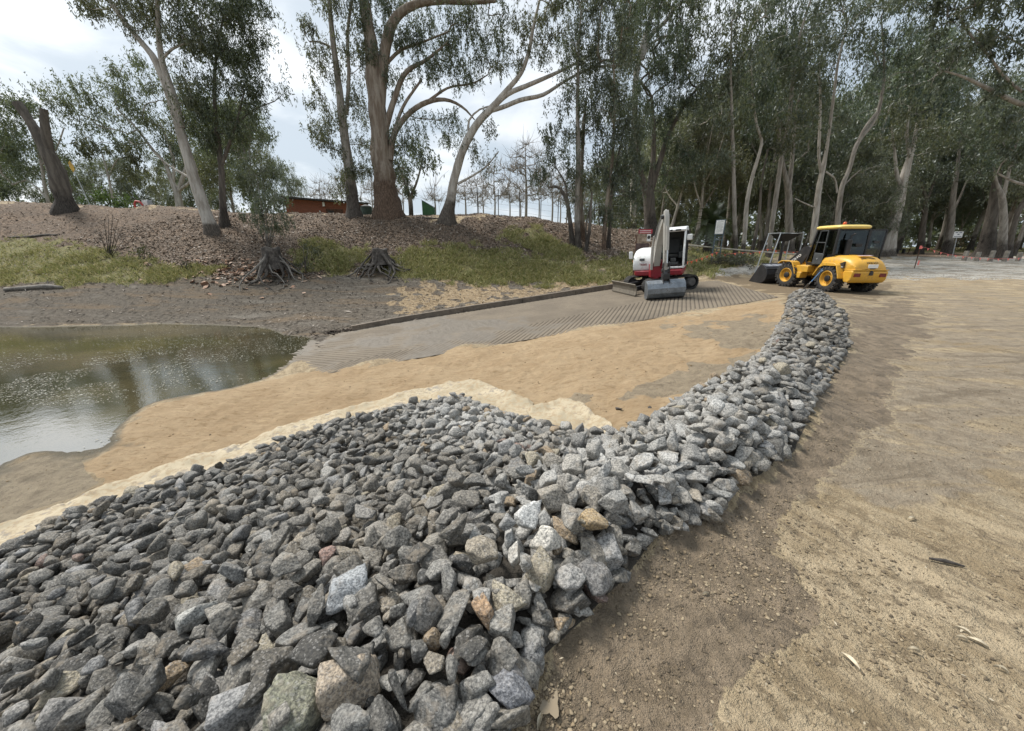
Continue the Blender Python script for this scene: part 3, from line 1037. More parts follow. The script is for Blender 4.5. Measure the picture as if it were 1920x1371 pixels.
rmat_src = {}
def rock_material(name, use_attr):
    m, k = mat(name)
    P = k.pos()
    base = k.attr('rock_colour', 'Color') if use_attr else k.add('ShaderNodeObjectInfo').outputs['Color']
    sp = k.noise(P, 85, 5, .8)
    sp2 = k.voro(P, 150, out='Color')
    big_ = k.noise(P, 7, 4, .6)
    med = k.noise(P, 28, 4, .65)
    v = k.sepc(sp2)[0]
    c = k.mix(k.ramp(sp, .38, .62), k.mix(1.0, base, (.52, .52, .52), 'MULTIPLY'), k.mix(1.0, base, (1.65, 1.63, 1.58), 'MULTIPLY'))
    c = k.mix(k.math('MULTIPLY', k.ramp(v, .80, .95), .5), c, k.mix(.5, base, (.55, .53, .50)))
    c = k.mix(k.math('MULTIPLY', k.ramp(v, .22, .05), .5), c, (.05, .05, .05))
    c = k.mix(k.math('MULTIPLY', k.ramp(k.math('ADD', k.math('MULTIPLY', big_, .6), k.math('MULTIPLY', med, .4)), .52, .66), .5), c, (.25, .205, .15))
    c = k.mix(k.math('MULTIPLY', k.ramp(med, .52, .70), .35), c, k.mix(1.0, base, (1.7, 1.7, 1.7), 'MULTIPLY'))
    k.put(k.b.inputs['Base Color'], c)
    k.put(k.b.inputs['Roughness'], k.math('ADD', .62, k.math('MULTIPLY', sp, .3)))
    k.b.inputs['Specular IOR Level'].default_value = .45
    h = k.math('ADD', k.math('MULTIPLY', med, 1.6), k.math('ADD', k.math('MULTIPLY', sp, .45), k.math('MULTIPLY', big_, 1.5)))
    k.put(k.b.inputs['Normal'], k.bump(h, .75, .012))
    return m

rockA = rock_material('granite', False)
rockB = rock_material('granite_rubble', True)
# shared stone meshes for the single stones
base_shapes = []
for i in range(26):
    v, f = rock_shape(200 + i, 4)
    base_shapes.append((v, f, mesh_np('stone', v, f, rockA, smooth=True, link_it=False)))

CN = {0: 'rusty orange', 1: 'reddish', 2: 'sandy yellow'}
SHAPE = lambda v: ('long', 'flat', 'blocky')[0 if np.sort(np.ptp(v, 0))[1] < .68 else (1 if np.ptp(v, 0)[2] < .58 else 2)]
used_lab = {}
for j in list(single) + [h for h in hero_i if not is_single[h]]:
    if is_single[j] is None:
        continue
    b = int(rng.integers(len(base_shapes)))
    v, f, me = base_shapes[b]
    o = bpy.data.objects.new('stone', me)
    link(o)
    rm = rotm(rng, .38)
    s = RS[j]
    M4 = Matrix(rm.tolist()).to_4x4()
    o.matrix_world = Matrix.Translation((RC[j, 0], RC[j, 1], RZ[j] + s * .12)) @ M4 @ Matrix.Diagonal((s * 1.12, s * 1.12, s * 1.12, 1))
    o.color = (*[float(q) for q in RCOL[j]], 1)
    x_, y_ = rp_px[j], rp_py[j]
    if j in hero_i:
        lab = HERO[hero_i.index(j)][4]
    else:
        lum = RCOL[j].mean()
        colr = CN.get(int(tint[j])) or ('whitish' if lum > .34 else 'pale grey' if lum > .21 else 'blue-grey' if RCOL[j][2] > RCOL[j][0] * 1.08 else 'brown-grey' if RCOL[j][0] > RCOL[j][2] * 1.18 else 'dark grey' if lum < .115 else 'mid grey')
        size = 'big' if s > .185 else 'small' if s < .13 else 'medium'
        if x_ > 1000 and y_ < 1000: where = 'on the ridge running off beside the mud'
        elif sdw[j] < .16 and x_ > 900: where = 'at the edge of the wet mud'
        elif x_ > 850: where = 'near the crest at the front'
        elif y_ > 1230: where = 'at the bottom left front' if x_ < 420 else 'at the bottom front of the pile'
        elif x_ < 300: where = 'at the far left of the pile'
        elif y_ < 1050: where = 'on the upper slope of the pile'
        elif x_ < 560: where = 'on the left slope of the pile'
        else: where = 'in the middle of the pile'
        lab = f'{size} {SHAPE(v)} {colr} granite stone {where}'
    tag(o, lab, 'stone', 'granite stones of the rock bank')
    is_single[j] = True

# all the smaller stones: one mass
rest = np.where(~is_single)[0]
vis = []
Vs, Fs, Cs, off = [], [], [], 0
lowp = [rock_shape(400 + i, 3) for i in range(18)] ; lowq = [rock_shape(500 + i, 2) for i in range(14)]
for j in rest:
    big_px = RS[j] / dist[j] * F * .53
    v, f = lowp[rng.integers(len(lowp))] if (big_px > 6 and lay[j] >= 1 and inside[j]) else lowq[rng.integers(len(lowq))]
    w = (v * RS[j] * 1.12) @ rotm(rng, .38).T + np.array([RC[j, 0], RC[j, 1], RZ[j] + RS[j] * .12])
    Vs.append(w); Fs.append(f + off); off += len(v)
    Cs.append(np.repeat(RCOL[j][None], len(v), 0))
ch_, cs_ = scatter(9000, .022, .055, .9, 15)
for c_, s_ in zip(ch_, cs_):
    v, f = lowq[rng.integers(len(lowq))]
    Vs.append((v * s_) @ rotm(rng, .5).T + np.array([c_[0], c_[1], H0(c_[:1], c_[1:])[0] + rng.uniform(.01, .11)])); Fs.append(f + off); off += len(v)
    Cs.append(np.repeat((pal[rng.integers(6)] * rng.uniform(.6, 1.3))[None], len(v), 0))
o = mesh_np('rock_rubble', np.concatenate(Vs), np.concatenate(Fs), rockB, smooth=True, cols={'rock_colour': np.concatenate(Cs)})
tag(o, 'mass of smaller grey granite rubble forming the rest of the rock bank', 'rubble', kind='stuff')
print('ROCKS', len(RC), len(rest), off)

# ------------------------------------------------------------------ geotextile apron along the toe of the rocks
gtm, k = mat('geotextile')
P = k.pos()
n1, n2, n3 = k.noise(P, 2.2, 5, .6), k.noise(P, 13, 5, .65), k.noise(P, 80, 3, .6)
c = k.mix(k.ramp(n1, .3, .7), (.31, .265, .185), (.44, .375, .265))
c = k.mix(k.math('MULTIPLY', k.ramp(n2, .44, .62), .8), c, (.30, .225, .135))
c = k.mix(k.math('MULTIPLY', k.ramp(k.math('ADD', k.math('MULTIPLY', n1, .5), k.math('MULTIPLY', n2, .5)), .54, .62), .8), c, (.24, .22, .19))
c = k.mix(k.math('MULTIPLY', k.ramp(n3, .62, .70), .6), c, (.14, .11, .08))
k.put(k.b.inputs['Base Color'], c); k.b.inputs['Roughness'].default_value = .95
k.put(k.b.inputs['Normal'], k.bump(k.math('ADD', n2, k.math('MULTIPLY', n3, .3)), .5, .015))


def apron(outer, inner, label, seed, lift=.035):
    def dense(pts, n):
        q = np.array([ground_at(*p)[:2] for p in pts])
        d = np.append(0, np.cumsum(np.hypot(*np.diff(q, axis=0).T)))
        t = np.linspace(0, d[-1], n)
        return np.stack([np.interp(t, d, q[:, 0]), np.interp(t, d, q[:, 1])], -1)
    nu, nv = 90, 26
    a, b = dense(outer, nu), dense(inner, nu)
    t = np.linspace(-.06, 1.25, nv)
    Q = a[:, None] * (1 - t)[None, :, None] + b[:, None] * t[None, :, None]
    x, y = Q[..., 0], Q[..., 1]
    ed = sstep(t, -.06, .10)[None] * (np.ones((nu, 1)))
    ends = np.minimum(sstep(np.linspace(0, 1, nu), 0, .04), sstep(np.linspace(1, 0, nu), 0, .04))[:, None]
    base = H(x, y)
    roll = np.exp(-((t - .12) / .16) ** 2)[None] * lift
    fold = .02 * np.abs(nz(x, y, 5, seed)) - .008 + .016 * nz(x, y, 1.9, seed + 1) + .006 * nz(x, y, 16, seed + 2)
    z = base + .012 + (roll + fold * .8 + .012) * ed * (.3 + .7 * ends)
    z[:, 0] = base[:, 0] - .05
    V = np.stack([x, y, z], -1).reshape(-1, 3)
    V2 = V.copy(); V2[:, 2] -= .008
    i = np.arange(nu * nv).reshape(nu, nv)
    f = np.stack([i[:-1, :-1], i[1:, :-1], i[1:, 1:], i[:-1, 1:]], -1).reshape(-1, 4)
    o = mesh_np('geotextile_sheet', np.concatenate([V, V2]), np.concatenate([f, f[:, ::-1] + nu * nv]), gtm, smooth=True)
    tag(o, label, 'cloth', 'geotextile sheets under the stones')

apron([(-90, 1010), (0, 986), (60, 968), (128, 946)], [(-90, 1070), (0, 1040), (60, 1012), (135, 985)], 'lowest cream geotextile sheet at the left edge beside the clay', 81)
apron([(118, 950), (200, 915), (300, 880), (450, 834)], [(140, 985), (220, 950), (300, 922), (456, 872)], 'cream geotextile sheet between sand and stones, left of the torn seam', 82)
apron([(446, 838), (560, 797), (700, 758), (800, 728)], [(460, 874), (560, 828), (700, 785), (812, 760)], 'muddy cream geotextile strip along the toe of the stones, left of the peak', 83)
apron([(790, 733), (840, 718), (885, 713), (930, 728), (1000, 757)], [(806, 764), (850, 752), (880, 752), (930, 775), (990, 795)], 'cream geotextile sheet folded over the peaked corner of the stones', 84)
apron([(985, 772), (1050, 752), (1090, 762), (1140, 797), (1150, 812)], [(1010, 800), (1060, 818), (1090, 825), (1130, 838), (1140, 836)], 'cream geotextile flap at the dip beside the grey clay', 85, .07)
# ------------------------------------------------------------------ trees
def leaf_material(name):
    m, k = mat(name)
    oi = k.add('ShaderNodeObjectInfo')
    ge = k.add('ShaderNodeNewGeometry')
    rnd = ge.outputs['Random Per Island']
    base = oi.outputs['Color']
    c = k.mix(rnd, k.mix(1.0, base, (.62, .66, .66), 'MULTIPLY'), k.mix(1.0, base, (1.45, 1.38, 1.25), 'MULTIPLY'))
    big = k.noise(ge.outputs['Position'], .55, 3)
    c = k.mix(k.math('MULTIPLY', k.ramp(big, .45, .65), .35), c, k.mix(1.0, base, (1.35, 1.2, .75), 'MULTIPLY'))
    d = k.add('ShaderNodeBsdfDiffuse'); k.put(d.inputs[0], c)
    t = k.add('ShaderNodeBsdfTranslucent'); k.put(t.inputs[0], k.mix(1.0, c, (1.2, 1.3, .7), 'MULTIPLY'))
    g = k.add('ShaderNodeBsdfGlossy'); g.inputs['Roughness'].default_value = .45; k.put(g.inputs[0], (.9, .95, 1))
    ms = k.add('ShaderNodeMixShader'); ms.inputs[0].default_value = .32
    k.l.new(d.outputs[0], ms.inputs[1]); k.l.new(t.outputs[0], ms.inputs[2])
    m2 = k.add('ShaderNodeMixShader'); m2.inputs[0].default_value = .05
    k.l.new(ms.outputs[0], m2.inputs[1]); k.l.new(g.outputs[0], m2.inputs[2])
    k.l.new(m2.outputs[0], k.out.inputs[0])
    return m


leafM = leaf_material('gum_leaves')


def bark_material(name, low, high, patch, rough_amt=.5):
    """rough dark butt turning to smooth shed bark above (attribute 'up' runs 0 at the base to 1)"""
    m, k = mat(name)
    tcn = k.pos()
    sv = k.scalev(tcn, (1, 1, .16))
    n = k.noise(sv, 5, 6, .65)
    n2 = k.noise(tcn, 1.6, 5, .6)
    n3 = k.noise(sv, 22, 4, .7)
    up = k.math('ADD', k.attr('up'), k.math('MULTIPLY', k.math('SUBTRACT', n2, .5), .55))
    s = k.ramp(up, .22, .42)
    lo = k.mix(k.ramp(n3, .35, .65), tuple(c * .45 for c in low), tuple(c * 1.35 for c in low))
    hi = k.mix(k.ramp(n, .36, .62), patch, high)
    hi = k.mix(k.math('MULTIPLY', k.ramp(n3, .58, .7), .5), hi, tuple(c * .6 for c in patch))
    k.put(k.b.inputs['Base Color'], k.mix(s, lo, hi))
    k.b.inputs['Roughness'].default_value = .85
    k.b.inputs['Specular IOR Level'].default_value = .3
    hgt = k.math('ADD', n3, k.math('MULTIPLY', n, 1.2))
    k.put(k.b.inputs['Normal'], k.bump(hgt, rough_amt, .06))
    return m


BARK = {
    'pale': bark_material('pale_gum_bark', (.10, .085, .07), (.46, .43, .385), (.27, .24, .205)),
    'grey': bark_material('grey_gum_bark', (.085, .073, .062), (.32, .295, .26), (.18, .158, .135)),
    'brown': bark_material('brown_gum_bark', (.12, .082, .058), (.30, .26, .215), (.175, .135, .102), .9),
    'dark': bark_material('dark_bark', (.062, .053, .045), (.155, .135, .113), (.085, .073, .061), .8),
    'bare': bark_material('bare_twig_bark', (.19, .165, .145), (.30, .275, .25), (.24, .215, .19)),
}


def tube_np(pts, rad, n):
    pts = np.asarray(pts, float)
    t = np.gradient(pts, axis=0)
    t /= np.linalg.norm(t, axis=1)[:, None] + 1e-9
    ref = np.array([0.0, 1.0, 0.0]) if abs(t[0][1]) < .9 else np.array([1.0, 0, 0])
    a = np.cross(t, ref); a /= np.linalg.norm(a, axis=1)[:, None] + 1e-9
    b = np.cross(t, a)
    th = np.arange(n) * 2 * np.pi / n
    V = pts[:, None] + (a[:, None] * np.cos(th)[None, :, None] + b[:, None] * np.sin(th)[None, :, None]) * np.asarray(rad)[:, None, None]
    m = len(pts)
    i = np.arange(m * n).reshape(m, n)
    j = np.roll(i, -1, 1)
    f = np.stack([i[:-1], j[:-1], j[1:], i[1:]], -1).reshape(-1, 4)
    return V.reshape(-1, 3), f


def smooth_poly(pts, rad, step):
    pts = np.asarray(pts, float); rad = np.asarray(rad, float)
    d = np.append(0, np.cumsum(np.linalg.norm(np.diff(pts, axis=0), axis=1)))
    n = max(4, int(d[-1] / step))
    s = np.linspace(0, d[-1], n)
    def cr(y):
        # Catmull-Rom through the given points
        y = np.asarray(y)
        m = np.gradient(y, d, axis=0)
        i = np.clip(np.searchsorted(d, s, side='right') - 1, 0, len(d) - 2)
        h = d[i + 1] - d[i]; u = (s - d[i]) / h
        sh = (slice(None),) + (None,) * (y.ndim - 1)
        u, h = u[sh], h[sh]
        return (2 * u**3 - 3 * u**2 + 1) * y[i] + (u**3 - 2 * u**2 + u) * h * m[i] + (-2 * u**3 + 3 * u**2) * y[i + 1] + (u**3 - u**2) * h * m[i + 1]
    return cr(pts), np.maximum(np.interp(s, d, rad), .01)


def grow(stems, clumps, seed, twig=.012, wob=.14, rise=.16):
    """stems: [(pts, radii)] first one is the trunk; clumps: (n,3) foliage centres joined to the wood by branches"""
    rg = np.random.default_rng(seed)
    NP, PAR, RAD, FIX = [], [], [], []
    tubes = []
    for si, (p, r) in enumerate(stems):
        P_, R_ = smooth_poly(p, r, .35)
        if len(NP) and si:
            d = np.linalg.norm(np.array(NP) - P_[0], axis=1)
            par = int(d.argmin())
        else:
            par = -1
        ids = []
        for q, rr in zip(P_, R_):
            NP.append(q); PAR.append(par); RAD.append(rr); FIX.append(True)
            par = len(NP) - 1; ids.append(par)
        tubes.append((ids, True))
    if len(clumps):
        base = np.array(NP)
        dmin = np.array([np.linalg.norm(base - c, axis=1).min() for c in clumps])
        for ci in np.argsort(dmin):
            c = clumps[ci]
            A_ = np.array(NP)
            dv = c - A_
            L = np.linalg.norm(dv, axis=1) + 1e-6
            cost = L * (1 + .7 * np.maximum(0, -dv[:, 2] / L)) + .15 * np.maximum(0, A_[:, 2].min() + 1.0 - A_[:, 2])
            p = int(cost.argmin()); l = L[p]
            a = A_[p]
            ctl = a + (c - a) * .5 + np.array([0, 0, rise * l]) + rg.normal(0, wob * l, 3)
            m = 3 if l < 1.2 else 5 if l < 3 else 7
            par = p; ids = [p]
            for u in np.linspace(0, 1, m + 1)[1:]:
                q = a * (1 - u) ** 2 + ctl * 2 * u * (1 - u) + c * u * u + rg.normal(0, .03 * l, 3) * (u < 1)
                NP.append(q); PAR.append(par); RAD.append(0); FIX.append(False)
                par = len(NP) - 1; ids.append(par)
            tubes.append((ids, False))
    n = np.zeros(len(NP))
    for ids, fx in tubes:
        if not fx:
            n[ids[-1]] += 1
    for i in range(len(NP) - 1, -1, -1):
        if PAR[i] >= 0:
            n[PAR[i]] += n[i]
    RAD = np.array(RAD)
    fr = twig * np.maximum(n, 1) ** .48
    RAD = np.where(np.array(FIX), RAD, fr)
    NP = np.array(NP)
    z0 = NP[:, 2].min()
    return NP, RAD, tubes, z0


def wood_mesh(NP, RAD, tubes, z0, sides=9, up_h=4.0, flare=None, lumpy=.0, seed=0):
    Vs, Fs, U, off = [], [], [], 0
    for ids, fx in tubes:
        p = NP[ids]; r = RAD[ids].copy()
        if not fx:
            r[0] = min(r[0], r[1] * 1.15)
            r[-1] *= .5
        ns = sides if r.max() > .07 else 5 if r.max() > .03 else 3
        if fx and r.max() > .1: ns = sides + 3
        V, f = tube_np(p, r, ns)
        if fx and flare and ids[0] == 0:
            h = V[:, 2] - z0
            k_ = 1 + flare * np.exp(-np.maximum(h, 0) / .35)
            c = np.repeat(p, ns, 0); lf_ = .28 * min(1, flare * 2.5)
            th = np.arctan2(V[:, 1] - c[:, 1], V[:, 0] - c[:, 0])
            lob = 1 + lf_ * np.exp(-np.maximum(h, 0) / .6) * np.sin(th * 4 + seed) + lumpy * fbm(V[:, 0] * 2, V[:, 1] * 2, V[:, 2] * 1.1, 3, seed)
            V = c + (V - c) * (k_ * lob)[:, None]
        Vs.append(V); Fs.append(f + off); off += len(V)
        U.append(np.clip((V[:, 2] - z0) / up_h, 0, 1) if fx else np.maximum(np.clip((V[:, 2] - z0) / up_h, 0, 1), .3))
    return np.concatenate(Vs), np.concatenate(Fs), np.concatenate(U)


def leaves_np(clumps, per, rc, L, Wd, seed, droop=.9, flat=.75):
    rg = np.random.default_rng(seed)
    n = len(clumps) * per
    rcc = rc * rg.uniform(.55, 1.3, len(clumps))
    c = np.repeat(clumps, per, 0)
    s = np.repeat(rcc, per)[:, None]
    o = rg.normal(size=(n, 3)) * .55 * s * np.array([1, 1, flat])
    # sprays: pull leaves onto a few hanging strings per clump
    k_ = 7
    st = rg.normal(size=(len(clumps), k_, 3)) * .62 * rcc[:, None, None] * np.array([1, 1, flat])
    pick = st[np.repeat(np.arange(len(clumps)), per), rg.integers(0, k_, n)]
    along = rg.uniform(-.5, .7, n)[:, None] * s * np.array([.15, .15, -1]) + rg.normal(size=(n, 3)) * .10 * s
    o = np.where(rg.uniform(size=(n, 1)) < .88, pick + along, o)
    b = c + o
    d = rg.normal(size=(n, 3)) * .55; d[:, 2] -= droop
    d /= np.linalg.norm(d, axis=1)[:, None]
    w = np.cross(d, rg.normal(size=(n, 3))); w /= np.linalg.norm(w, axis=1)[:, None] + 1e-9
    l = (L * rg.uniform(.6, 1.3, n))[:, None]
    wd = (Wd * rg.uniform(.7, 1.3, n))[:, None]
    bend = np.cross(d, w) * l * .12
    V = np.stack([b, b + d * l * .45 + w * wd + bend, b + d * l, b + d * l * .45 - w * wd + bend], 1).reshape(-1, 3)
    f = np.arange(n * 4).reshape(n, 4)
    return V, f


def px_stem(pts, D, dy=0.0):
    """[(px,py,width px)] -> 3-D points and radii on the vertical plane y = D"""
    P_, R_ = [], []
    for i, p in enumerate(pts):
        Di = D + (p[3] if len(p) > 3 else 0)
        q = at_y(p[0], p[1], Di)
        P_.append(q); R_.append(p[2] / 2 * np.linalg.norm(q - np.array([0, 0, EYE])) / np.hypot(F, math.hypot(p[0] - 960, p[1] - 685.5)) * math.cos(math.atan((p[0] - 960) / F * .95)))
    return np.array(P_), np.array(R_)


LEAFC = [(.086, .105, .068), (.095, .112, .077), (.078, .102, .070), (.104, .113, .070), (.088, .105, .076)]


def tree(label, stems, blobs, D, bark='grey', seed=1, dens=1.0, leaf=(.19, .024), per=170, rc=.60, group=None, name='gum_tree', depth=.9, flare=.5, up_h=4.0, leafc=None, twigs=0, twig=.013, lumpy=.1, droop=.9):
    rg = np.random.default_rng(seed)
    S = [px_stem(s, D) for s in stems]
    # root the trunk in the ground
    p0 = S[0][0][0]
    g = Hs(p0[0], p0[1])
    S[0][0][0][2] = g - .02
    S[0] = (np.concatenate([[S[0][0][0] - np.array([0, .0, .9])], S[0][0]]), np.concatenate([[S[0][1][0]], S[0][1]]))
    cl = []
    for b in blobs:
        bx, by, brx, bry = b[:4]
        dD = b[4] if len(b) > 4 else 0
        c = at_y(bx, by, D + dD)
        t = np.linalg.norm(c - np.array([0, 0, EYE]))
        sc_ = t / np.hypot(F, math.hypot(bx - 960, by - 685.5))
        ax, az_ = brx * sc_, bry * sc_
        ay = depth * (ax + az_) / 2
        n = max(2, int(dens * (1.2 if twigs else 1.7) * (ax * az_ + .5 * ay * (ax + az_)) / (rc * rc) * .42))
        u = rg.normal(size=(n, 3)); u /= np.linalg.norm(u, axis=1)[:, None]
        u *= rg.uniform(.25, 1, (n, 1)) ** .5
        cl.append(c + u * np.array([ax, ay, az_]))
    cl = np.concatenate(cl) if cl else np.zeros((0, 3))
    if len(cl):
        gz_ = H0(cl[:, 0], cl[:, 1])
        cl = cl[cl[:, 2] > gz_ + .3]
    NP, RAD, tubes, z0 = grow(S, cl, seed, twig)
    z0 = g - .05
    if twigs:
        for i in range(len(cl)):
            for _ in range(twigs):
                e = cl[i] + rg.normal(size=3) * rc * .8 + np.array([0, 0, rc * .55])
                NP = np.concatenate([NP, [cl[i] + rg.normal(size=3) * .03, (cl[i] + e) / 2 + rg.normal(size=3) * .06, e]])
                RAD = np.concatenate([RAD, [twig * .9, twig * .7, twig * .4]])
                m = len(NP)
                tubes.append(([m - 3, m - 2, m - 1], False))
    V, f, U = wood_mesh(NP, RAD, tubes, z0, up_h=up_h, flare=flare, lumpy=lumpy, seed=seed)
    base = np.array([p0[0], p0[1], g])
    root = empty(name, base)
    tag(root, label, 'tree', group)
    mesh_np('trunk', V - base, f, BARK[bark], root, smooth=True, attrs={'up': U})
    if not twigs and len(cl):
        LV, LF = leaves_np(cl, per, rc, leaf[0], leaf[1], seed + 7, droop)
        o = mesh_np('crown', LV - base, LF, leafM, root)
        c = leafc or LEAFC[seed % 5]
        o.color = (*c, 1)
    return root


# --- traced trees on the far bank
tree('pale smooth-barked gum leaning far left on the leaf-strewn bank, forked high up',
     [[(403, 452, 31), (388, 405, 25), (372, 360, 24), (345, 270, 21), (318, 180, 19), (290, 112, 16), (245, 55, 12), (205, 0, 10), (180, -50, 7)],
      [(340, 240, 17), (322, 170, 15), (305, 120, 14), (297, 60, 11), (295, 0, 9), (293, -60, 6)],
      [(304, 112, 7), (318, 96, 6), (345, 82, 4), (375, 80, 2)], [(360, 335, 7), (335, 322, 5), (310, 305, 3), (290, 288, 2)]],
     [(190, 5, 45, 25), (250, 15, 50, 35), (320, 30, 60, 45), (370, 60, 40, 40), (150, -10, 40, 20), (240, -50, 90, 40), (330, -50, 70, 40), (345, 170, 22, 60), (322, 250, 12, 25)], 24.5, 'pale', 3, 2.0, up_h=1.6, flare=.25)
tree('dense dark-crowned gum with a thin dark trunk just right of the leaning pale gum',
     [[(424, 434, 17), (418, 380, 13), (415, 320, 12), (409, 265, 11), (404, 210, 9), (402, 150, 7), (410, 80, 5), (420, 20, 3)],
      [(415, 312, 8), (430, 270, 7), (445, 225, 5), (456, 180, 3)], [(440, 235, 4), (478, 205, 3), (515, 190, 2)]],
     [(400, 50, 70, 55), (455, 45, 45, 50), (430, 130, 62, 60), (395, 205, 55, 45), (450, 205, 34, 62), (360, 215, 30, 45), (478, 130, 20, 50), (522, 168, 20, 16), (420, 270, 45, 25), (490, 20, 25, 25), (420, -30, 80, 40)], 25.5, 'dark', 6, 2.3, leafc=(.078, .096, .058), flare=.4)
tree('tall straight grey gum with sparse side foliage beside the brick shed',
     [[(665, 410, 27), (656, 330, 20), (644, 240, 17), (635, 160, 14), (626, 90, 11), (619, 20, 9), (616, -60, 6)], [(650, 215, 8), (654, 140, 7), (652, 60, 6), (660, 0, 5)],
      [(628, 95, 5), (605, 80, 4), (580, 78, 3)]],
     [(640, 15, 50, 35), (588, 85, 28, 30), (612, 125, 26, 30), (668, 100, 30, 45), (598, 205, 24, 45), (630, 255, 24, 45), (678, 230, 18, 60), (655, 310, 30, 40), (610, 265, 20, 20), (690, 300, 14, 30), (645, -50, 70, 40), (640, 360, 18, 20), (570, 50, 16, 16)], 28.2, 'grey', 8, 1.9, up_h=7, flare=.25)
tree('huge brown-barked gum with peeling trunk and spreading limbs in the middle of the bank',
     [[(729, 406, 58), (723, 362, 43), (716, 300, 39), (712, 240, 36), (706, 190, 33), (700, 130, 28), (692, 60, 23), (682, 0, 20), (676, -70, 14)],
      [(712, 200, 22), (718, 130, 20), (727, 70, 21), (741, 35, 17), (775, 10, 14), (830, 2, 11), (880, 5, 8), (930, 2, 5)],
      [(731, 300, 14), (738, 255, 11), (765, 215, 10), (800, 192, 9), (840, 188, 6), (872, 205, 4), (890, 225, 2)],
      [(722, 245, 13), (738, 190, 11), (762, 135, 9), (800, 112, 6), (830, 88, 4)], [(800, 192, 6), (840, 165, 4), (890, 155, 3), (915, 140, 2)],
      [(735, 258, 7), (756, 200, 6), (790, 150, 4)], [(724, 120, 7), (750, 95, 6), (790, 80, 4), (840, 60, 3)]],
     [(700, 25, 45, 35), (760, 60, 50, 35), (820, 50, 60, 35), (900, 35, 50, 40), (800, 125, 45, 30), (868, 105, 50, 35), (740, 150, 22, 35), (925, 85, 35, 35), (775, 245, 28, 28), (840, 232, 36, 30), (750, 290, 22, 36), (880, 155, 35, 22), (690, 90, 20, 40), (800, -40, 150, 40)], 28, 'brown', 10, 1.9, up_h=8, flare=.12, lumpy=.2)
tree('crooked pale gum bending out to the right from a dark rough butt on the bank',
     [[(838, 418, 26), (846, 372, 19), (853, 330, 16), (868, 282, 15), (895, 232, 14), (925, 200, 13), (948, 172, 10), (978, 135, 8), (992, 95, 7), (1000, 50, 6), (1012, 0, 4)],
      [(926, 200, 9), (950, 178, 9), (990, 160, 8), (1025, 145, 7), (1062, 128, 5), (1105, 105, 3)],
      [(918, 208, 9), (940, 202, 8), (975, 188, 8), (1018, 178, 7), (1055, 155, 5), (1108, 128, 4), (1165, 122, 3)], [(858, 345, 5), (882, 332, 4), (912, 312, 3), (935, 284, 2)], [(880, 255, 5), (878, 230, 4), (900, 205, 3), (925, 198, 3)]],
     [(1000, 55, 45, 40), (1055, 45, 50, 40), (1035, 115, 30, 22), (1115, 95, 45, 32), (955, 108, 28, 28), (905, 312, 12, 26), (922, 245, 14, 14), (1160, 100, 36, 30), (960, 60, 30, 30), (1050, -35, 90, 40), (893, 280, 12, 18)], 26.5, 'pale', 13, 1.4, up_h=4.5, flare=.4)
# multi-stemmed group in front of the excavator's left
grp = 'slim gum stems clumped left of the excavator'
tree('thin dark gum stem leaning left at the left side of the stem clump', [[(1073, 462, 9), (1068, 410, 8), (1060, 370, 7), (1045, 350, 5), (1028, 352, 3)], [(1066, 400, 4), (1058, 340, 3), (1040, 310, 2)]],
     [(1025, 345, 26, 26), (1045, 300, 32, 36), (1020, 310, 20, 22), (1040, 250, 32, 30)], 25.0, 'dark', 15, 1.0, group=grp, flare=.3)
tree('straightest and tallest grey gum stem of the clump left of the excavator', [[(1083, 468, 12), (1082, 400, 10), (1084, 300, 9), (1083, 200, 7), (1085, 100, 5), (1090, 20, 3)]],
     [(1060, 225, 40, 45), (1100, 170, 45, 55), (1078, 300, 26, 36), (1060, 150, 30, 30), (1095, 80, 45, 45), (1085, 360, 22, 18), (1100, 0, 60, 35)], 25.0, 'grey', 16, 1.5, group=grp, flare=.3)
tree('brown gum stem right behind the tallest stem of the clump', [[(1091, 460, 11), (1089, 380, 9), (1092, 280, 7), (1098, 190, 5)]], [(1110, 250, 32, 40), (1095, 330, 22, 28), (1120, 190, 30, 30)], 26.2, 'brown', 17, 1.0, group=grp, flare=.3)
tree('short forked dark stem at the foot of the stem clump', [[(1098, 474, 8), (1104, 440, 7), (1107, 400, 5), (1110, 360, 3)], [(1100, 460, 4), (1099, 420, 3), (1108, 385, 2)]], [(1110, 350, 26, 26), (1125, 390, 22, 20)], 24.4, 'dark', 18, .8, group=grp, flare=.3)
tree('slim brown gum with drooping crown standing left behind the red information sign', [[(1131, 482, 8), (1133, 440, 8), (1138, 380, 7), (1148, 300, 6), (1152, 200, 5), (1150, 100, 3)]],
     [(1140, 285, 45, 45), (1165, 350, 36, 36), (1140, 210, 45, 40), (1175, 270, 30, 40), (1150, 130, 50, 50), (1160, 400, 26, 16), (1150, 40, 60, 50), (1150, -40, 70, 35)], 24.6, 'brown', 19, 1.9, group=grp, flare=.3)
tree('slim dark gum stem close beside the drooping gum, right one of the pair', [[(1139, 480, 8), (1143, 430, 7), (1146, 370, 6), (1156, 310, 4), (1170, 240, 3)]], [(1175, 305, 30, 40), (1185, 220, 40, 36), (1190, 380, 22, 22)], 25.2, 'dark', 20, 1.8, group=grp, flare=.3)
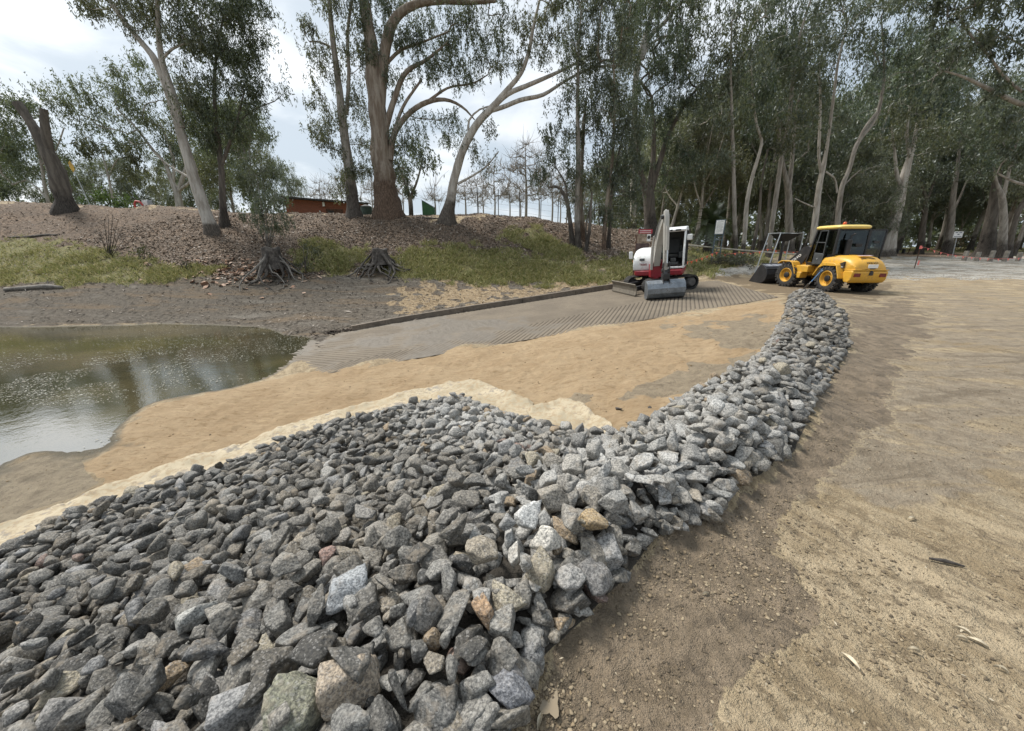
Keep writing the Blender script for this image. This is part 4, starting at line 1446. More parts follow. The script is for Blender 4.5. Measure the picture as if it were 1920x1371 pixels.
tree('stout dark rough-barked gum forking above the excavator boom', [[(1219, 452, 24), (1218, 400, 22), (1214, 360, 23), (1205, 338, 12), (1199, 310, 9), (1196, 270, 7), (1190, 220, 4)], [(1216, 365, 16), (1223, 320, 11), (1226, 260, 8), (1222, 180, 5)], [(1218, 362, 15), (1235, 310, 11), (1255, 250, 9), (1285, 195, 6), (1320, 150, 4)]],
     [(1195, 225, 45, 45), (1228, 150, 55, 50), (1262, 235, 36, 50), (1192, 310, 30, 32), (1285, 300, 30, 45), (1205, 60, 60, 55), (1300, 170, 50, 45), (1245, 340, 24, 24), (1270, 80, 50, 45), (1230, -30, 90, 40)], 30, 'dark', 22, 1.8, flare=.4)
tree('tall gum with a bright pale fork high above the excavator', [[(1186, 446, 12), (1187, 350, 11), (1190, 220, 11), (1196, 122, 11), (1208, 75, 9), (1220, 35, 8), (1227, 0, 7), (1230, -50, 5)], [(1200, 110, 9), (1222, 65, 8), (1250, 38, 7), (1268, 12, 6), (1310, -5, 3)], [(1202, 112, 6), (1222, 82, 5), (1248, 68, 4), (1275, 68, 2)]],
     [(1180, 80, 40, 40), (1260, 100, 40, 30), (1300, 30, 50, 30), (1180, 10, 50, 30), (1250, -30, 80, 30), (1165, 160, 35, 40)], 35, 'pale', 23, 1.4, leaf=(.32, .042), rc=.75, up_h=3)

# --- the open woodland on the right
wg = 'gums of the woodland on the right'
def rt(label, stems, blobs, D, bark, seed, **kw):
    kw.setdefault('group', wg)
    kw['dens'] = kw.get('dens', 1.0) * 1.75
    kw.setdefault('leaf', (.28, .034)); kw.setdefault('rc', .8); kw.setdefault('per', 125)
    return tree(label, stems, blobs, D, bark, seed, **kw)
rt('upright slender grey gum standing just right of the notice board', [[(1378, 483, 9), (1377, 400, 8), (1375, 300, 7), (1373, 230, 6), (1370, 130, 4), (1372, 40, 3)]], [(1365, 190, 45, 50), (1395, 120, 45, 50), (1350, 90, 45, 50), (1360, 270, 26, 36), (1380, 20, 60, 50)], 27, 'grey', 31, up_h=6, dens=1.1)
rt('gum with a bright cream middle trunk and dark foot, second right of the notice board', [[(1391, 484, 9), (1397, 430, 9), (1402, 370, 8), (1411, 330, 7), (1423, 290, 6), (1428, 268, 6), (1419, 235, 5), (1414, 200, 4), (1408, 120, 3)]], [(1420, 210, 40, 45), (1400, 140, 50, 45), (1440, 150, 40, 40), (1430, 70, 55, 50), (1430, -10, 70, 40)], 29.5, 'pale', 32, up_h=3.2)
rt('dark leaning trunk with burnt-looking foot between the cream trunk and the steel frame', [[(1409, 478, 8), (1417, 440, 7), (1424, 395, 6), (1428, 340, 4), (1440, 280, 3)]], [(1445, 260, 40, 40), (1430, 320, 24, 24)], 30, 'dark', 33)
rt('pale gum leaning right behind the steel frame with hopper', [[(1440, 482, 10), (1447, 425, 9), (1455, 370, 10), (1461, 325, 9), (1466, 290, 9), (1478, 235, 8), (1482, 200, 8), (1490, 120, 6), (1503, 55, 5), (1520, 0, 4)]], [(1460, 160, 50, 50), (1515, 120, 40, 50), (1480, 60, 60, 50), (1440, 100, 36, 40), (1500, -20, 80, 40), (1500, 230, 26, 30)], 31, 'grey', 34, up_h=2.6)
rt('thick grey double-stemmed gum straight behind the black hopper', [[(1481, 468, 18), (1479, 410, 15), (1477, 350, 13), (1470, 318, 8), (1465, 290, 7), (1458, 220, 5)], [(1480, 350, 9), (1486, 290, 8), (1492, 220, 6), (1505, 150, 4)]], [(1500, 150, 50, 50), (1460, 210, 30, 40), (1530, 200, 36, 40), (1490, 90, 60, 40)], 36, 'grey', 35)
rt('dark-footed gum with a white fork behind the yellow lift arms', [[(1524, 464, 15), (1530, 400, 13), (1537, 345, 11), (1544, 312, 10), (1549, 285, 7), (1562, 190, 6), (1572, 115, 5), (1590, 40, 3)], [(1541, 330, 7), (1536, 300, 6), (1537, 240, 6), (1538, 190, 5), (1535, 110, 3)], [(1530, 390, 3), (1510, 382, 3), (1490, 372, 2)], [(1548, 322, 4), (1565, 335, 4), (1570, 362, 4)]],
   [(1545, 130, 40, 50), (1590, 110, 40, 45), (1570, 40, 55, 45), (1560, 240, 24, 30), (1600, -10, 70, 40)], 33, 'pale', 36, up_h=3.4)
rt('grey gum rising behind the loader cab with a long right-leaning stem', [[(1572, 455, 13), (1573, 390, 11), (1580, 347, 10), (1592, 318, 9), (1607, 270, 9), (1640, 225, 8), (1655, 170, 7), (1657, 100, 5), (1652, 30, 3)], [(1600, 285, 7), (1622, 240, 7), (1648, 205, 5)], [(1580, 350, 4), (1600, 330, 3), (1615, 318, 2)], [(1652, 125, 3), (1640, 100, 3), (1632, 80, 2)]],
   [(1640, 110, 40, 40), (1690, 90, 45, 40), (1650, 30, 60, 40), (1610, 170, 26, 28), (1700, 160, 30, 24), (1680, -30, 80, 40)], 36, 'grey', 37, up_h=3)
rt('thick cream gum leaning right beside the open cab door of the loader', [[(1664, 466, 36), (1672, 430, 27), (1684, 385, 24), (1692, 345, 22), (1702, 308, 16), (1712, 275, 10), (1720, 230, 6)], [(1690, 360, 10), (1681, 322, 8), (1678, 290, 6), (1672, 240, 4)], [(1696, 330, 12), (1704, 300, 9), (1700, 250, 7), (1706, 200, 5)]],
   [(1680, 255, 36, 28), (1725, 250, 40, 30), (1700, 200, 45, 25), (1650, 270, 24, 24), (1760, 280, 26, 22)], 37, 'pale', 38, up_h=2.2, flare=.35)
rt('dark many-branched gum behind the small white marker post', [[(1727, 462, 18), (1731, 420, 12), (1736, 380, 9), (1728, 345, 6), (1720, 300, 4)], [(1735, 385, 7), (1748, 350, 5), (1762, 315, 3)], [(1732, 400, 5), (1715, 370, 4), (1705, 345, 3)]], [(1725, 320, 40, 24), (1765, 320, 36, 28), (1700, 350, 22, 18)], 41, 'dark', 39, dens=.9)
rt('broad pale-topped gum behind the white signboard', [[(1779, 462, 24), (1783, 420, 15), (1787, 370, 12), (1795, 320, 9), (1800, 260, 6)], [(1785, 400, 6), (1800, 370, 5), (1812, 340, 3)]], [(1795, 250, 50, 36), (1830, 300, 36, 26), (1760, 260, 36, 24)], 41, 'grey', 40)
rt('massive black-footed gum with a pale side stem behind the bollards', [[(1850, 467, 40), (1857, 420, 27), (1865, 370, 22), (1872, 320, 16), (1880, 260, 10)], [(1842, 452, 8), (1852, 415, 6), (1860, 385, 5), (1872, 330, 3)]], [(1870, 260, 45, 36), (1840, 320, 36, 22), (1900, 300, 34, 26), (1850, 220, 50, 30)], 35.5, 'dark', 41, up_h=7)
rt('grey upright gum right of the massive black-footed one', [[(1879, 475, 23), (1881, 430, 18), (1878, 370, 16), (1870, 345, 7), (1862, 310, 4)], [(1879, 380, 10), (1890, 330, 8), (1905, 270, 5)]], [(1900, 240, 40, 36), (1865, 300, 26, 20), (1930, 290, 30, 30)], 33, 'grey', 42, up_h=5)
rt('curved dark gum arching at the right edge behind the last bollards', [[(1892, 472, 16), (1900, 430, 13), (1910, 395, 12), (1925, 370, 10), (1950, 330, 6)], [(1905, 415, 6), (1935, 405, 5), (1965, 440, 4)]], [(1950, 310, 40, 30), (1925, 350, 24, 18)], 33.5, 'dark', 43)
rt('gum beyond the right edge whose heavy dark bough hangs across the upper right', [[(2040, 482, 40), (2030, 380, 32), (2010, 280, 28), (1990, 200, 22), (1970, 100, 16), (1950, 0, 10)], [(2000, 235, 14), (1940, 205, 13), (1900, 190, 12), (1850, 165, 10), (1800, 142, 6), (1765, 132, 3)], [(1992, 200, 9), (1930, 180, 8), (1885, 145, 7), (1850, 100, 6), (1812, 55, 5), (1790, 15, 3)], [(2020, 350, 9), (1960, 352, 8), (1905, 342, 7), (1870, 325, 4)], [(1868, 128, 4), (1830, 55, 3), (1800, 50, 2)], [(1975, 110, 7), (1935, 95, 6), (1890, 70, 4), (1860, 50, 2)]],
   [(1770, 110, 36, 30), (1830, 100, 40, 36), (1800, 30, 50, 36), (1880, 40, 45, 36), (1900, 110, 36, 30), (1850, 190, 40, 26), (1900, 240, 40, 26), (1960, 200, 40, 45), (1880, 300, 40, 24), (1760, 170, 26, 20), (1780, -30, 90, 36), (1900, -30, 90, 36)], 25, 'grey', 44, leaf=(.27, .036), rc=.6, up_h=3, dens=.85)

# --- generic woodland trees: a few models, copied with their parts
def proto(seed, h, bark, spread=.24, low=.4, leafc=None):
    """a whole tree at the origin, returned as trunk and crown meshes"""
    rg = np.random.default_rng(seed)
    lean = rg.normal(0, .06, 2)
    zs = np.linspace(0, h * .8, 7)
    p = np.stack([lean[0] * zs + .25 * np.sin(zs * .35 + seed), lean[1] * zs + .25 * np.cos(zs * .4 + seed) - .25 * np.cos(seed), zs], -1)
    r = np.interp(zs, [0, h * .1, h * .8], [h * .016, h * .012, h * .003])
    S = [(p, r)]
    for q in range(3):
        i = 2 + q
        a = rg.uniform(0, 6.28)
        e = p[i] + np.array([math.cos(a) * h * .16, math.sin(a) * h * .16, h * rg.uniform(.2, .34)])
        S.append((np.array([p[i], (p[i] + e) / 2 + np.array([math.cos(a), math.sin(a), 0]) * h * .03, e]), np.array([r[i] * .65, r[i] * .5, r[i] * .25])))
    cl = []
    nb = 11
    for q in range(nb):
        zc = h * (low + (1 - low) * (q + .5) / nb)
        wdt = h * spread * (1.0 - .55 * abs((q + .5) / nb - .45))
        a = rg.uniform(0, 6.28)
        c = np.array([math.cos(a) * wdt * .7, math.sin(a) * wdt * .7, zc]) + np.append(lean * zc, 0)
        n = 13
        u = rg.normal(size=(n, 3)); u /= np.linalg.norm(u, axis=1)[:, None]; u *= rg.uniform(.3, 1, (n, 1)) ** .5
        cl.append(c + u * np.array([wdt * .75, wdt * .75, h * .085]))
    cl = np.concatenate(cl)
    NP, RAD, tubes, z0 = grow(S, cl, seed, .02)
    V, f, U = wood_mesh(NP, RAD, tubes, 0, sides=7, up_h=h * .3, flare=.4, seed=seed)
    LV, LF = leaves_np(cl, 115, h * .064, .38, .044, seed + 3)
    return mesh_np('trunk', V, f, BARK[bark], smooth=True, attrs={'up': U}, link_it=False), mesh_np('crown', LV, LF, leafM, link_it=False)

protos = [proto(601, 17, 'grey', .24, .40), proto(602, 19, 'pale', .21, .46), proto(603, 15, 'grey', .25, .36), proto(604, 18, 'pale', .22, .42), proto(605, 14, 'grey', .28, .24)]
rg = np.random.default_rng(77)
def put_tree(px, D, pi, s, label, group, zoff=0.0):
    x = (px - 960) / F * D / 1.045
    z = Hs(x, D) - .1
    root = empty('gum_tree', (x, D, z), rg.uniform(0, 6.28))
    root.scale = (s, s, s * rg.uniform(.92, 1.1))
    tag(root, label, 'tree', group)
    t = bpy.data.objects.new('trunk', protos[pi][0]); link(t, root)
    c = bpy.data.objects.new('crown', protos[pi][1]); link(c, root)
    c.color = (*[float(v) for v in np.array(LEAFC[int(rg.integers(5))]) * rg.uniform(1.1, 1.5) * np.array([1.06, 1.0, 1.08])], 1)
    return root

BG = 'background gums deep in the woodland'
zones = [(1240, 'behind the excavator cab'), (1320, 'around the palm'), (1400, 'behind the notice board'), (1470, 'behind the steel frame'), (1550, 'behind the loader front'), (1640, 'behind the loader cab'), (1720, 'behind the bunting post'), (1810, 'behind the white signboard'), (2400, 'behind the row of bollards')]
def zone(px):
    for x, n in zones:
        if px < x: return n
    return zones[-1][1]
for D, n, sc0 in ((39, 9, .85), (45, 13, .95), (53, 16, 1.05), (63, 18, 1.15), (77, 20, 1.3)):
    for i in range(n):
        px = 1175 + (i + rg.uniform(.1, .9)) * (960 / n)
        if D < 48 and 1690 < px < 1840: continue
        put_tree(px, D + rg.uniform(-2.5, 2.5), int(rg.integers(5)), sc0 * rg.choice([.65, .8, .95, 1.1, 1.25]), f'{"nearer" if D < 50 else "distant"} woodland gum {zone(px)}', BG)

# --- left background behind the levee
lb = 'trees behind the levee'
tree('round-crowned dark gum at the left edge behind the broken trunk', [[(92, 388, 9), (84, 350, 8), (76, 300, 7), (60, 250, 6), (40, 200, 4)], [(90, 375, 5), (70, 352, 4), (50, 338, 2)], [(78, 310, 5), (105, 280, 4), (120, 240, 3)]],
     [(20, 190, 45, 28), (60, 205, 34, 26), (15, 250, 50, 30), (60, 290, 60, 34), (20, 320, 50, 30), (110, 270, 28, 30), (110, 330, 30, 24), (-40, 220, 50, 60)], 36, 'pale', 51, 1.8, leaf=(.26, .034), per=140, rc=.85, leafc=(.10, .122, .075), group=lb, up_h=1)
tree('wide fan-shaped gum with pale forked trunk left of the leaning pale gum', [[(335, 392, 17), (332, 362, 15), (320, 335, 10), (312, 310, 8), (290, 285, 6), (255, 240, 5), (220, 205, 4)], [(333, 365, 10), (342, 335, 9), (350, 310, 7), (345, 260, 5)], [(334, 358, 8), (355, 342, 6), (370, 315, 4)], [(325, 345, 7), (325, 300, 6), (300, 230, 4)]],
     [(255, 140, 50, 30), (200, 175, 55, 30), (140, 195, 50, 26), (300, 165, 40, 40), (180, 225, 60, 26), (250, 205, 55, 36), (310, 235, 36, 40), (200, 270, 60, 26), (270, 275, 55, 26), (340, 280, 36, 30), (110, 165, 26, 16)], 38, 'pale', 52, 1.75, leaf=(.26, .034), per=140, rc=.85, leafc=(.115, .135, .088), group=lb, up_h=1)
tree('thin white-stemmed young gum behind the levee near the yellow leaf flag', [[(214, 390, 5), (207, 350, 5), (202, 325, 4), (192, 290, 3)], [(204, 335, 3), (212, 312, 3), (222, 296, 2)]], [(190, 290, 26, 20), (225, 290, 26, 20), (240, 330, 30, 26)], 37, 'pale', 53, .8, leaf=(.38, .05), rc=.8, group=lb, up_h=.5)
tree('small leafy gum with brown trunk behind the big brown-barked gum', [[(771, 405, 9), (768, 370, 8), (760, 345, 5), (750, 320, 4)], [(769, 372, 6), (782, 340, 4), (790, 310, 3)]], [(752, 300, 24, 36), (790, 305, 24, 28), (765, 340, 24, 18)], 34, 'grey', 54, 1.1, leaf=(.34, .045), rc=.7, group=lb)
for px, D, pi, s, lab in ((500, 46, 4, .85, 'bushy gum directly left of the brick shed'), (455, 52, 2, .9, 'dark gum seen between the thin dark trunk and the shed'), (570, 74, 3, .68, 'small distant gum rising over the brick shed roof'), (30, 48, 4, .8, 'low dark gum in shadow at the far left'), (-60, 44, 2, .8, 'gum at the left picture edge behind the levee'),
                          (140, 52, 4, .62, 'squat gum right of the broken trunk'), (265, 55, 2, .62, 'dark gum below the fan-shaped crown'), (380, 50, 4, .68, 'dense gum right behind the leaning pale trunk'), (-150, 50, 0, .9, 'tall gum outside the left edge'), (200, 66, 3, .62, 'far gum behind the young white-stemmed one'),
                          (60, 70, 1, .72, 'far gum low on the left skyline'), (330, 70, 4, .72, 'far gum behind the pale forked trunk'), (420, 68, 2, .78, 'far gum behind the dense dark-crowned gum'),
                          (1120, 60, 2, .72, 'gum far behind the stem clump'), (1165, 50, 4, .75, 'bushy gum far behind the red sign'), (1095, 80, 0, .6, 'far gum on the skyline left of the stem clump')):
    put_tree(px, D, pi, s, lab, lb)

# bare winter trees on the skyline
bt = 'bare trees on the levee skyline'
def bare(px, D, top, w, label, seed, yb=404):
    tree(label, [[(px, yb, w), (px + 1, yb - (yb - top) * .35, w * .7), (px - 1, yb - (yb - top) * .7, w * .4), (px, top, 1)]],
         [(px, top + (yb - top) * .28, (yb - top) * .26, (yb - top) * .28), (px, top + (yb - top) * .52, (yb - top) * .33, (yb - top) * .2)], D, 'bare', seed, dens=4.5, rc=.8, twigs=10, name='bare_tree', group=bt, flare=.2, twig=.026)
bare(927, 46, 308, 4, 'bare dark-twigged tree right of the crooked pale gum', 61)
bare(986, 44, 268, 6, 'tallest bare pale tree against the sky left of the stem clump', 62)
bare(1035, 50, 318, 4, 'bare tree between the tallest bare tree and the stem clump', 63)
bare(872, 50, 338, 4, 'bare bushy tree behind the crooked pale gum butt', 64)
bare(815, 48, 345, 4, 'bare tree behind the green box', 65)
bare(640, 60, 318, 3, 'thin bare tree over the brick shed', 66)
bare(697, 55, 330, 3, 'bare tree between the straight grey gum and the brown gum', 67)
bare(955, 62, 335, 3, 'small distant bare tree on the skyline', 68)
bare(1062, 60, 330, 3, 'small distant bare tree just left of the stem clump', 69)

for q_, (px, D, top) in enumerate(((600, 66, 335), (850, 58, 350), (895, 60, 330), (905, 70, 352), (1010, 58, 322), (1050, 70, 345), (755, 52, 330), (1085, 55, 330), (975, 70, 350))):
    bare(px, D, top, 3, ['thin bare tree at the left end of the shed roof', 'bare tree just left of the crooked pale gum', 'bare tree just right of the crooked pale gum', 'faint far bare tree between the two fence posts at the left', 'bare tree right of the tallest pale one', 'faint far bare tree near the stem clump', 'bare tree tangled behind the small leafy gum', 'bare tree seen through the stem clump', 'faint far bare tree behind the tallest pale one'][q_], 160 + q_)

# far woodland that closes the view: one mass of foliage
cl = []
for px in np.arange(1130, 2250, 7.5):
    for _ in range(4):
        D = rg.uniform(92, 125)
        x = (px + rg.uniform(-6, 6) - 960) / F * D / 1.045
        cl.append((x, D, 1.3 + abs(rg.normal(0, 1)) * 6 + rg.uniform(0, 4)))
for px in np.arange(-250, 700, 8):
    for _ in range(2):
        D = rg.uniform(85, 110)
        x = (px - 960) / F * D / 1.045
        cl.append((x, D, 3.5 + abs(rg.normal(0, 1)) * 3.0))
for px in np.arange(700, 1130, 7):
    D = rg.uniform(95, 120)
    cl.append(((px - 960) / F * D / 1.045, D, 3.2 + abs(rg.normal(0, 1)) * 1.8))
LV, LF = leaves_np(np.array(cl), 60, 2.6, 1.1, .30, 99, .5)
o = mesh_np('distant_woodland', LV, LF, leafM)
o.color = (.095, .11, .085, 1)
tag(o, 'far dark woodland closing the view', 'woodland', kind='stuff')
# ------------------------------------------------------------------ ground cover: leaf litter, grass, clods
def island_mat(name, cols, rough=.85, spec=.3, transl=0.0):
    m, k = mat(name)
    rnd = k.add('ShaderNodeNewGeometry').outputs['Random Per Island']
    cr = k.add('ShaderNodeValToRGB')
    cr.color_ramp.interpolation = 'LINEAR'
    el = cr.color_ramp.elements
    while len(el) < len(cols): el.new(.5)
    for i, c in enumerate(cols):
        el[i].position = i / (len(cols) - 1); el[i].color = (*c, 1)
    k.l.new(rnd, cr.inputs[0])
    k.put(k.b.inputs['Base Color'], cr.outputs[0])
    k.b.inputs['Roughness'].default_value = rough
    k.b.inputs['Specular IOR Level'].default_value = spec
    if transl:
        t = k.add('ShaderNodeBsdfTranslucent'); k.l.new(cr.outputs[0], t.inputs[0])
        ms = k.add('ShaderNodeMixShader'); ms.inputs[0].default_value = transl
        k.l.new(k.b.outputs[0], ms.inputs[1]); k.l.new(t.outputs[0], ms.inputs[2]); k.l.new(ms.outputs[0], k.out.inputs[0])
    return m


fpx, fpy = to_px(fc)
onscreen = (fpx > -150) & (fpx < 2070) & (fpy < 1420) & (fc[:, 1] > .3)


def pick(weight, n, seed):
    rg = np.random.default_rng(seed)
    w = np.where(onscreen, weight, 0)
    w = w / w.sum()
    i = rg.choice(len(fc), n, p=w)
    a, b = rg.uniform(size=(n, 1)), rg.uniform(size=(n, 1))
    q = GV[GF[i]]
    p = (q[:, 0] * (1 - a) + q[:, 1] * a) * (1 - b) + (q[:, 3] * (1 - a) + q[:, 2] * a) * b
    return p, i, rg


def flakes(p, L, Wd, rg, tilt=.35, lift=.01):
    n = len(p)
    th = rg.uniform(0, 2 * np.pi, n)
    d = np.stack([np.cos(th), np.sin(th), rg.normal(0, tilt, n)], -1); d /= np.linalg.norm(d, axis=1)[:, None]
    up = np.stack([rg.normal(0, tilt, n), rg.normal(0, tilt, n), np.ones(n)], -1)
    w = np.cross(d, up); w /= np.linalg.norm(w, axis=1)[:, None]
    sz = np.exp(rg.normal(-.1, .3, n))
    l = (L * sz * rg.uniform(.7, 1.3, n))[:, None]; wd = (Wd * sz * rg.uniform(.5, 1.4, n))[:, None]
    c = p + np.array([0, 0, lift]) + up * (rg.uniform(0, .03, n))[:, None]
    V = np.stack([c - d * l / 2, c + w * wd / 2 + up * l * .06, c + d * l / 2, c - w * wd / 2 + up * l * .05], 1).reshape(-1, 3)
    return V, np.arange(n * 4).reshape(n, 4)


litM = island_mat('fallen_leaves', [(.085, .065, .048), (.15, .112, .08), (.25, .19, .145), (.12, .105, .09), (.36, .30, .245), (.19, .14, .105), (.48, .43, .37), (.10, .08, .06)])
p, i, rg = pick(fs['litter'] * (1 - .75 * fs['grass']) * (fc[:, 1] < 33) * (fc[:, 0] < 12), 60000, 1)
V, f = flakes(p, .105, .055, rg)
o = mesh_np('leaf_litter', V, f, litM); tag(o, 'brown fallen leaves covering the bank', 'leaf litter', kind='stuff')
p, i, rg = pick(fs['shelf'] + .5 * fs['tanp'] + .25 * fs['grass'] * (fc[:, 1] < 24) + .15 * fs['litter'] * (fc[:, 0] > 12), 7000, 2)
V, f = flakes(p, .16, .03, rg, .2)
o = mesh_np('twig_debris', V, f, island_mat('shelf_debris', [(.06, .05, .04), (.20, .17, .14), (.10, .08, .06), (.40, .35, .30), (.05, .04, .033), (.15, .125, .10)])); tag(o, 'twigs and bark scraps strewn over the drying shelf', 'debris', kind='stuff')
# big pale plane leaves gathered at the foot of the bank
w_ = np.exp(-(((fpx - 455) / 110) ** 2 + ((fpy - 508) / 22) ** 2)) * (fc[:, 1] > 17)
p, i, rg = pick(w_, 420, 3)
V, f = flakes(p, .26, .20, rg, .45)
o = mesh_np('plane_leaves', V, f, island_mat('plane_leaf', [(.42, .27, .19), (.55, .40, .30), (.30, .17, .11), (.60, .47, .37)])); tag(o, 'large pinkish fallen leaves at the foot of the bank', 'fallen leaves', kind='stuff')


def blades(p, hgt, wd, rg, per, spread, lean=.5):
    n = len(p) * per
    b = np.repeat(p, per, 0) + rg.normal(size=(n, 3)) * np.array([spread, spread, 0])
    b[:, 2] -= .03
    h = hgt * rg.uniform(.45, 1.25, n) * np.repeat(rg.uniform(.6, 1.25, len(p)), per)
    ln = np.stack([rg.normal(0, lean, n), rg.normal(0, lean, n), np.ones(n)], -1)
    ln /= np.linalg.norm(ln, axis=1)[:, None]
    th = rg.uniform(0, 2 * np.pi, n)
    w = np.stack([np.cos(th), np.sin(th), np.zeros(n)], -1) * (wd * rg.uniform(.6, 1.3, n))[:, None]
    m = b + ln * (h * .55)[:, None]
    t = b + ln * h[:, None] + np.stack([ln[:, 0], ln[:, 1], -.35 * np.ones(n)], -1) * (h * .35)[:, None]
    V = np.stack([b - w, b + w, m + w * .8, t, m - w * .8], 1).reshape(-1, 3)
    return V, np.arange(n * 5).reshape(n, 5)


grM = island_mat('grass_blades', [(.20, .23, .075), (.28, .28, .10), (.44, .39, .19), (.16, .20, .065), (.54, .48, .28), (.35, .33, .14), (.23, .235, .09)], transl=.25)
gw = np.where(fs['grass'] > .3, fs['grass'], 0) * (.25 + sstep(nz(fc[:, 0], fc[:, 1], .9, 61), -.5, .5)) * (fc[:, 1] < 31) * (fc[:, 0] < 8)
p, i, rg = pick(gw, 11000, 4)
V, f = blades(p, .27, .014, rg, 7, .10, .6)
o = mesh_np('bank_grass', V, f, grM); tag(o, 'long yellow-green grass on the bank foot', 'grass', kind='stuff')
gw = np.where(fs['grass'] > .3, fs['grass'], 0) * (fc[:, 1] < 90) * (fc[:, 0] >= 8)
p, i, rg = pick(gw, 4500, 5)
V, f = blades(p, .28, .022, rg, 6, .12, .5)
o = mesh_np('field_grass', V, f, grM); tag(o, 'short grass under the woodland trees', 'grass', kind='stuff')

# clods and pebbles pressed into the mud flat
def pebbles(p, smin, smax, seed, m, name, label, sub=2, flat=.6, col=None):
    rg = np.random.default_rng(seed)
    shp = [rock_shape(700 + seed * 10 + q, sub, 2.0) for q in range(8)]
    Vs, Fs, off = [], [], 0
    s = smin * (smax / smin) ** (rg.uniform(size=len(p)) ** 2.2)
    for q, ss in zip(p, s):
        v, f = shp[rg.integers(8)]
        v = v * ss
        a = rg.uniform(0, 6.28); c_, s_ = math.cos(a), math.sin(a)
        w = np.stack([v[:, 0] * c_ - v[:, 1] * s_, v[:, 0] * s_ + v[:, 1] * c_, v[:, 2] * flat + ss * .12], -1) + q
        Vs.append(w); Fs.append(f + off); off += len(v)
    o = mesh_np(name, np.concatenate(Vs), np.concatenate(Fs), m, smooth=True)
    tag(o, label, 'pebbles' if 'pebble' in label else 'clods', kind='stuff')
    return o

mudm = 1 - np.clip(fs['litter'] + fs['shelf'] + fs['sand'] + fs['grass'], 0, 1)
rpoly = inpoly(fc[:, 0], fc[:, 1], rock_poly)
nearf = (np.hypot(fc[:, 0], fc[:, 1]) < 9) & (fc[:, 0] > -.5) & ~rpoly & (fc[:, 2] > -.12)
clus = sstep(nz(fc[:, 0], fc[:, 1], 1.3, 51) + .5 * nz(fc[:, 0], fc[:, 1], 5, 52), -.1, .7) + .06
p, i, rg = pick(mudm * nearf * clus, 9000, 6)
pebbles(p, .004, .022, 7, island_mat('mud_clods', [(.10, .08, .056), (.20, .155, .10), (.32, .26, .175), (.14, .108, .07), (.07, .056, .04), (.26, .20, .125)]), 'mud_clods', 'small clods and grit pressed into the mud flat')
p, i, rg = pick((fs['gravel'] > .4) * 1.0, 5000, 7)
pebbles(p, .03, .09, 8, island_mat('gravel_stones', [(.30, .28, .25), (.55, .53, .50), (.42, .40, .36), (.24, .22, .19), (.65, .64, .61)]), 'loose_gravel', 'pale loose pebbles of the gravel track', 2)
p, i, rg = pick((fs['sand'] > .5) * 1.0 + .6 * (fs['clay'] > .4), 900, 8)
pebbles(p, .008, .045, 9, island_mat('sand_clods', [(.14, .105, .065), (.30, .2, .1), (.20, .15, .09), (.09, .07, .05)]), 'sand_clods', 'crumbs of dark soil clods scattered on the sand')
p, i, rg = pick(nearf * mudm * 1.0, 260, 9)
V, f = flakes(p, .018, .006, rg, .25, .003)
o = mesh_np('leaf_scraps', V, f, island_mat('leaf_scraps', [(.12, .085, .05), (.30, .25, .17), (.22, .16, .09), (.42, .37, .28), (.08, .06, .04)])); tag(o, 'tiny dry leaf scraps on the mud', 'leaf scraps', kind='stuff')

# floating scum and leaves on the pond
rg = np.random.default_rng(21)
cx = []
while len(cx) < 6000:
    a = rg.uniform(0, 620); b = rg.uniform(612, 850)
    q = at_z(a, b, WATER)
    h = H0(q[:1], q[1:2])[0] if False else None
    d_ = abs((b - (722 - .16 * a)) / 48)
    if rg.uniform() < math.exp(-d_ * d_) * .9 + .03 and vnoise(np.array([q[0] * .9]), np.array([q[1] * 1.1]), seed=5)[0] + .4 * vnoise(np.array([q[0] * 3]), np.array([q[1] * 3]), seed=6)[0] > -.15:
        cx.append(q)
p = np.array(cx)
V, f = flakes(p, .034, .020, rg, .015, .003)
V[:, 2] = np.clip(V[:, 2], WATER + .003, WATER + .014)
o = mesh_np('floating_scum', V, f, island_mat('scum', [(.24, .24, .20), (.36, .36, .32), (.16, .15, .11), (.28, .26, .20)], .6)); tag(o, 'pale scum flecks and leaves floating on the pond', 'scum', kind='stuff')

# ------------------------------------------------------------------ single natural things
wood_grey = simple('weathered_wood', (.17, .155, .135), .9, 0, .4, 5, .6, ((.07, .06, .05), .6))
wood_dark = simple('dark_wet_wood', (.062, .053, .045), .85, 0, .45, 5, .7, ((.16, .145, .125), .5))

# broken dead trunk
tree('thick dead broken trunk with two snapped prongs and no leaves', [[(126, 393, 46), (117, 362, 40), (106, 325, 37), (92, 290, 34), (75, 258, 29), (56, 228, 26), (32, 193, 21)], [(92, 292, 25), (88, 262, 23), (84, 232, 20), (82, 204, 17)]], [], 26.5, 'dark', 91, name='dead_trunk', up_h=3.6, flare=.3, lumpy=.25)


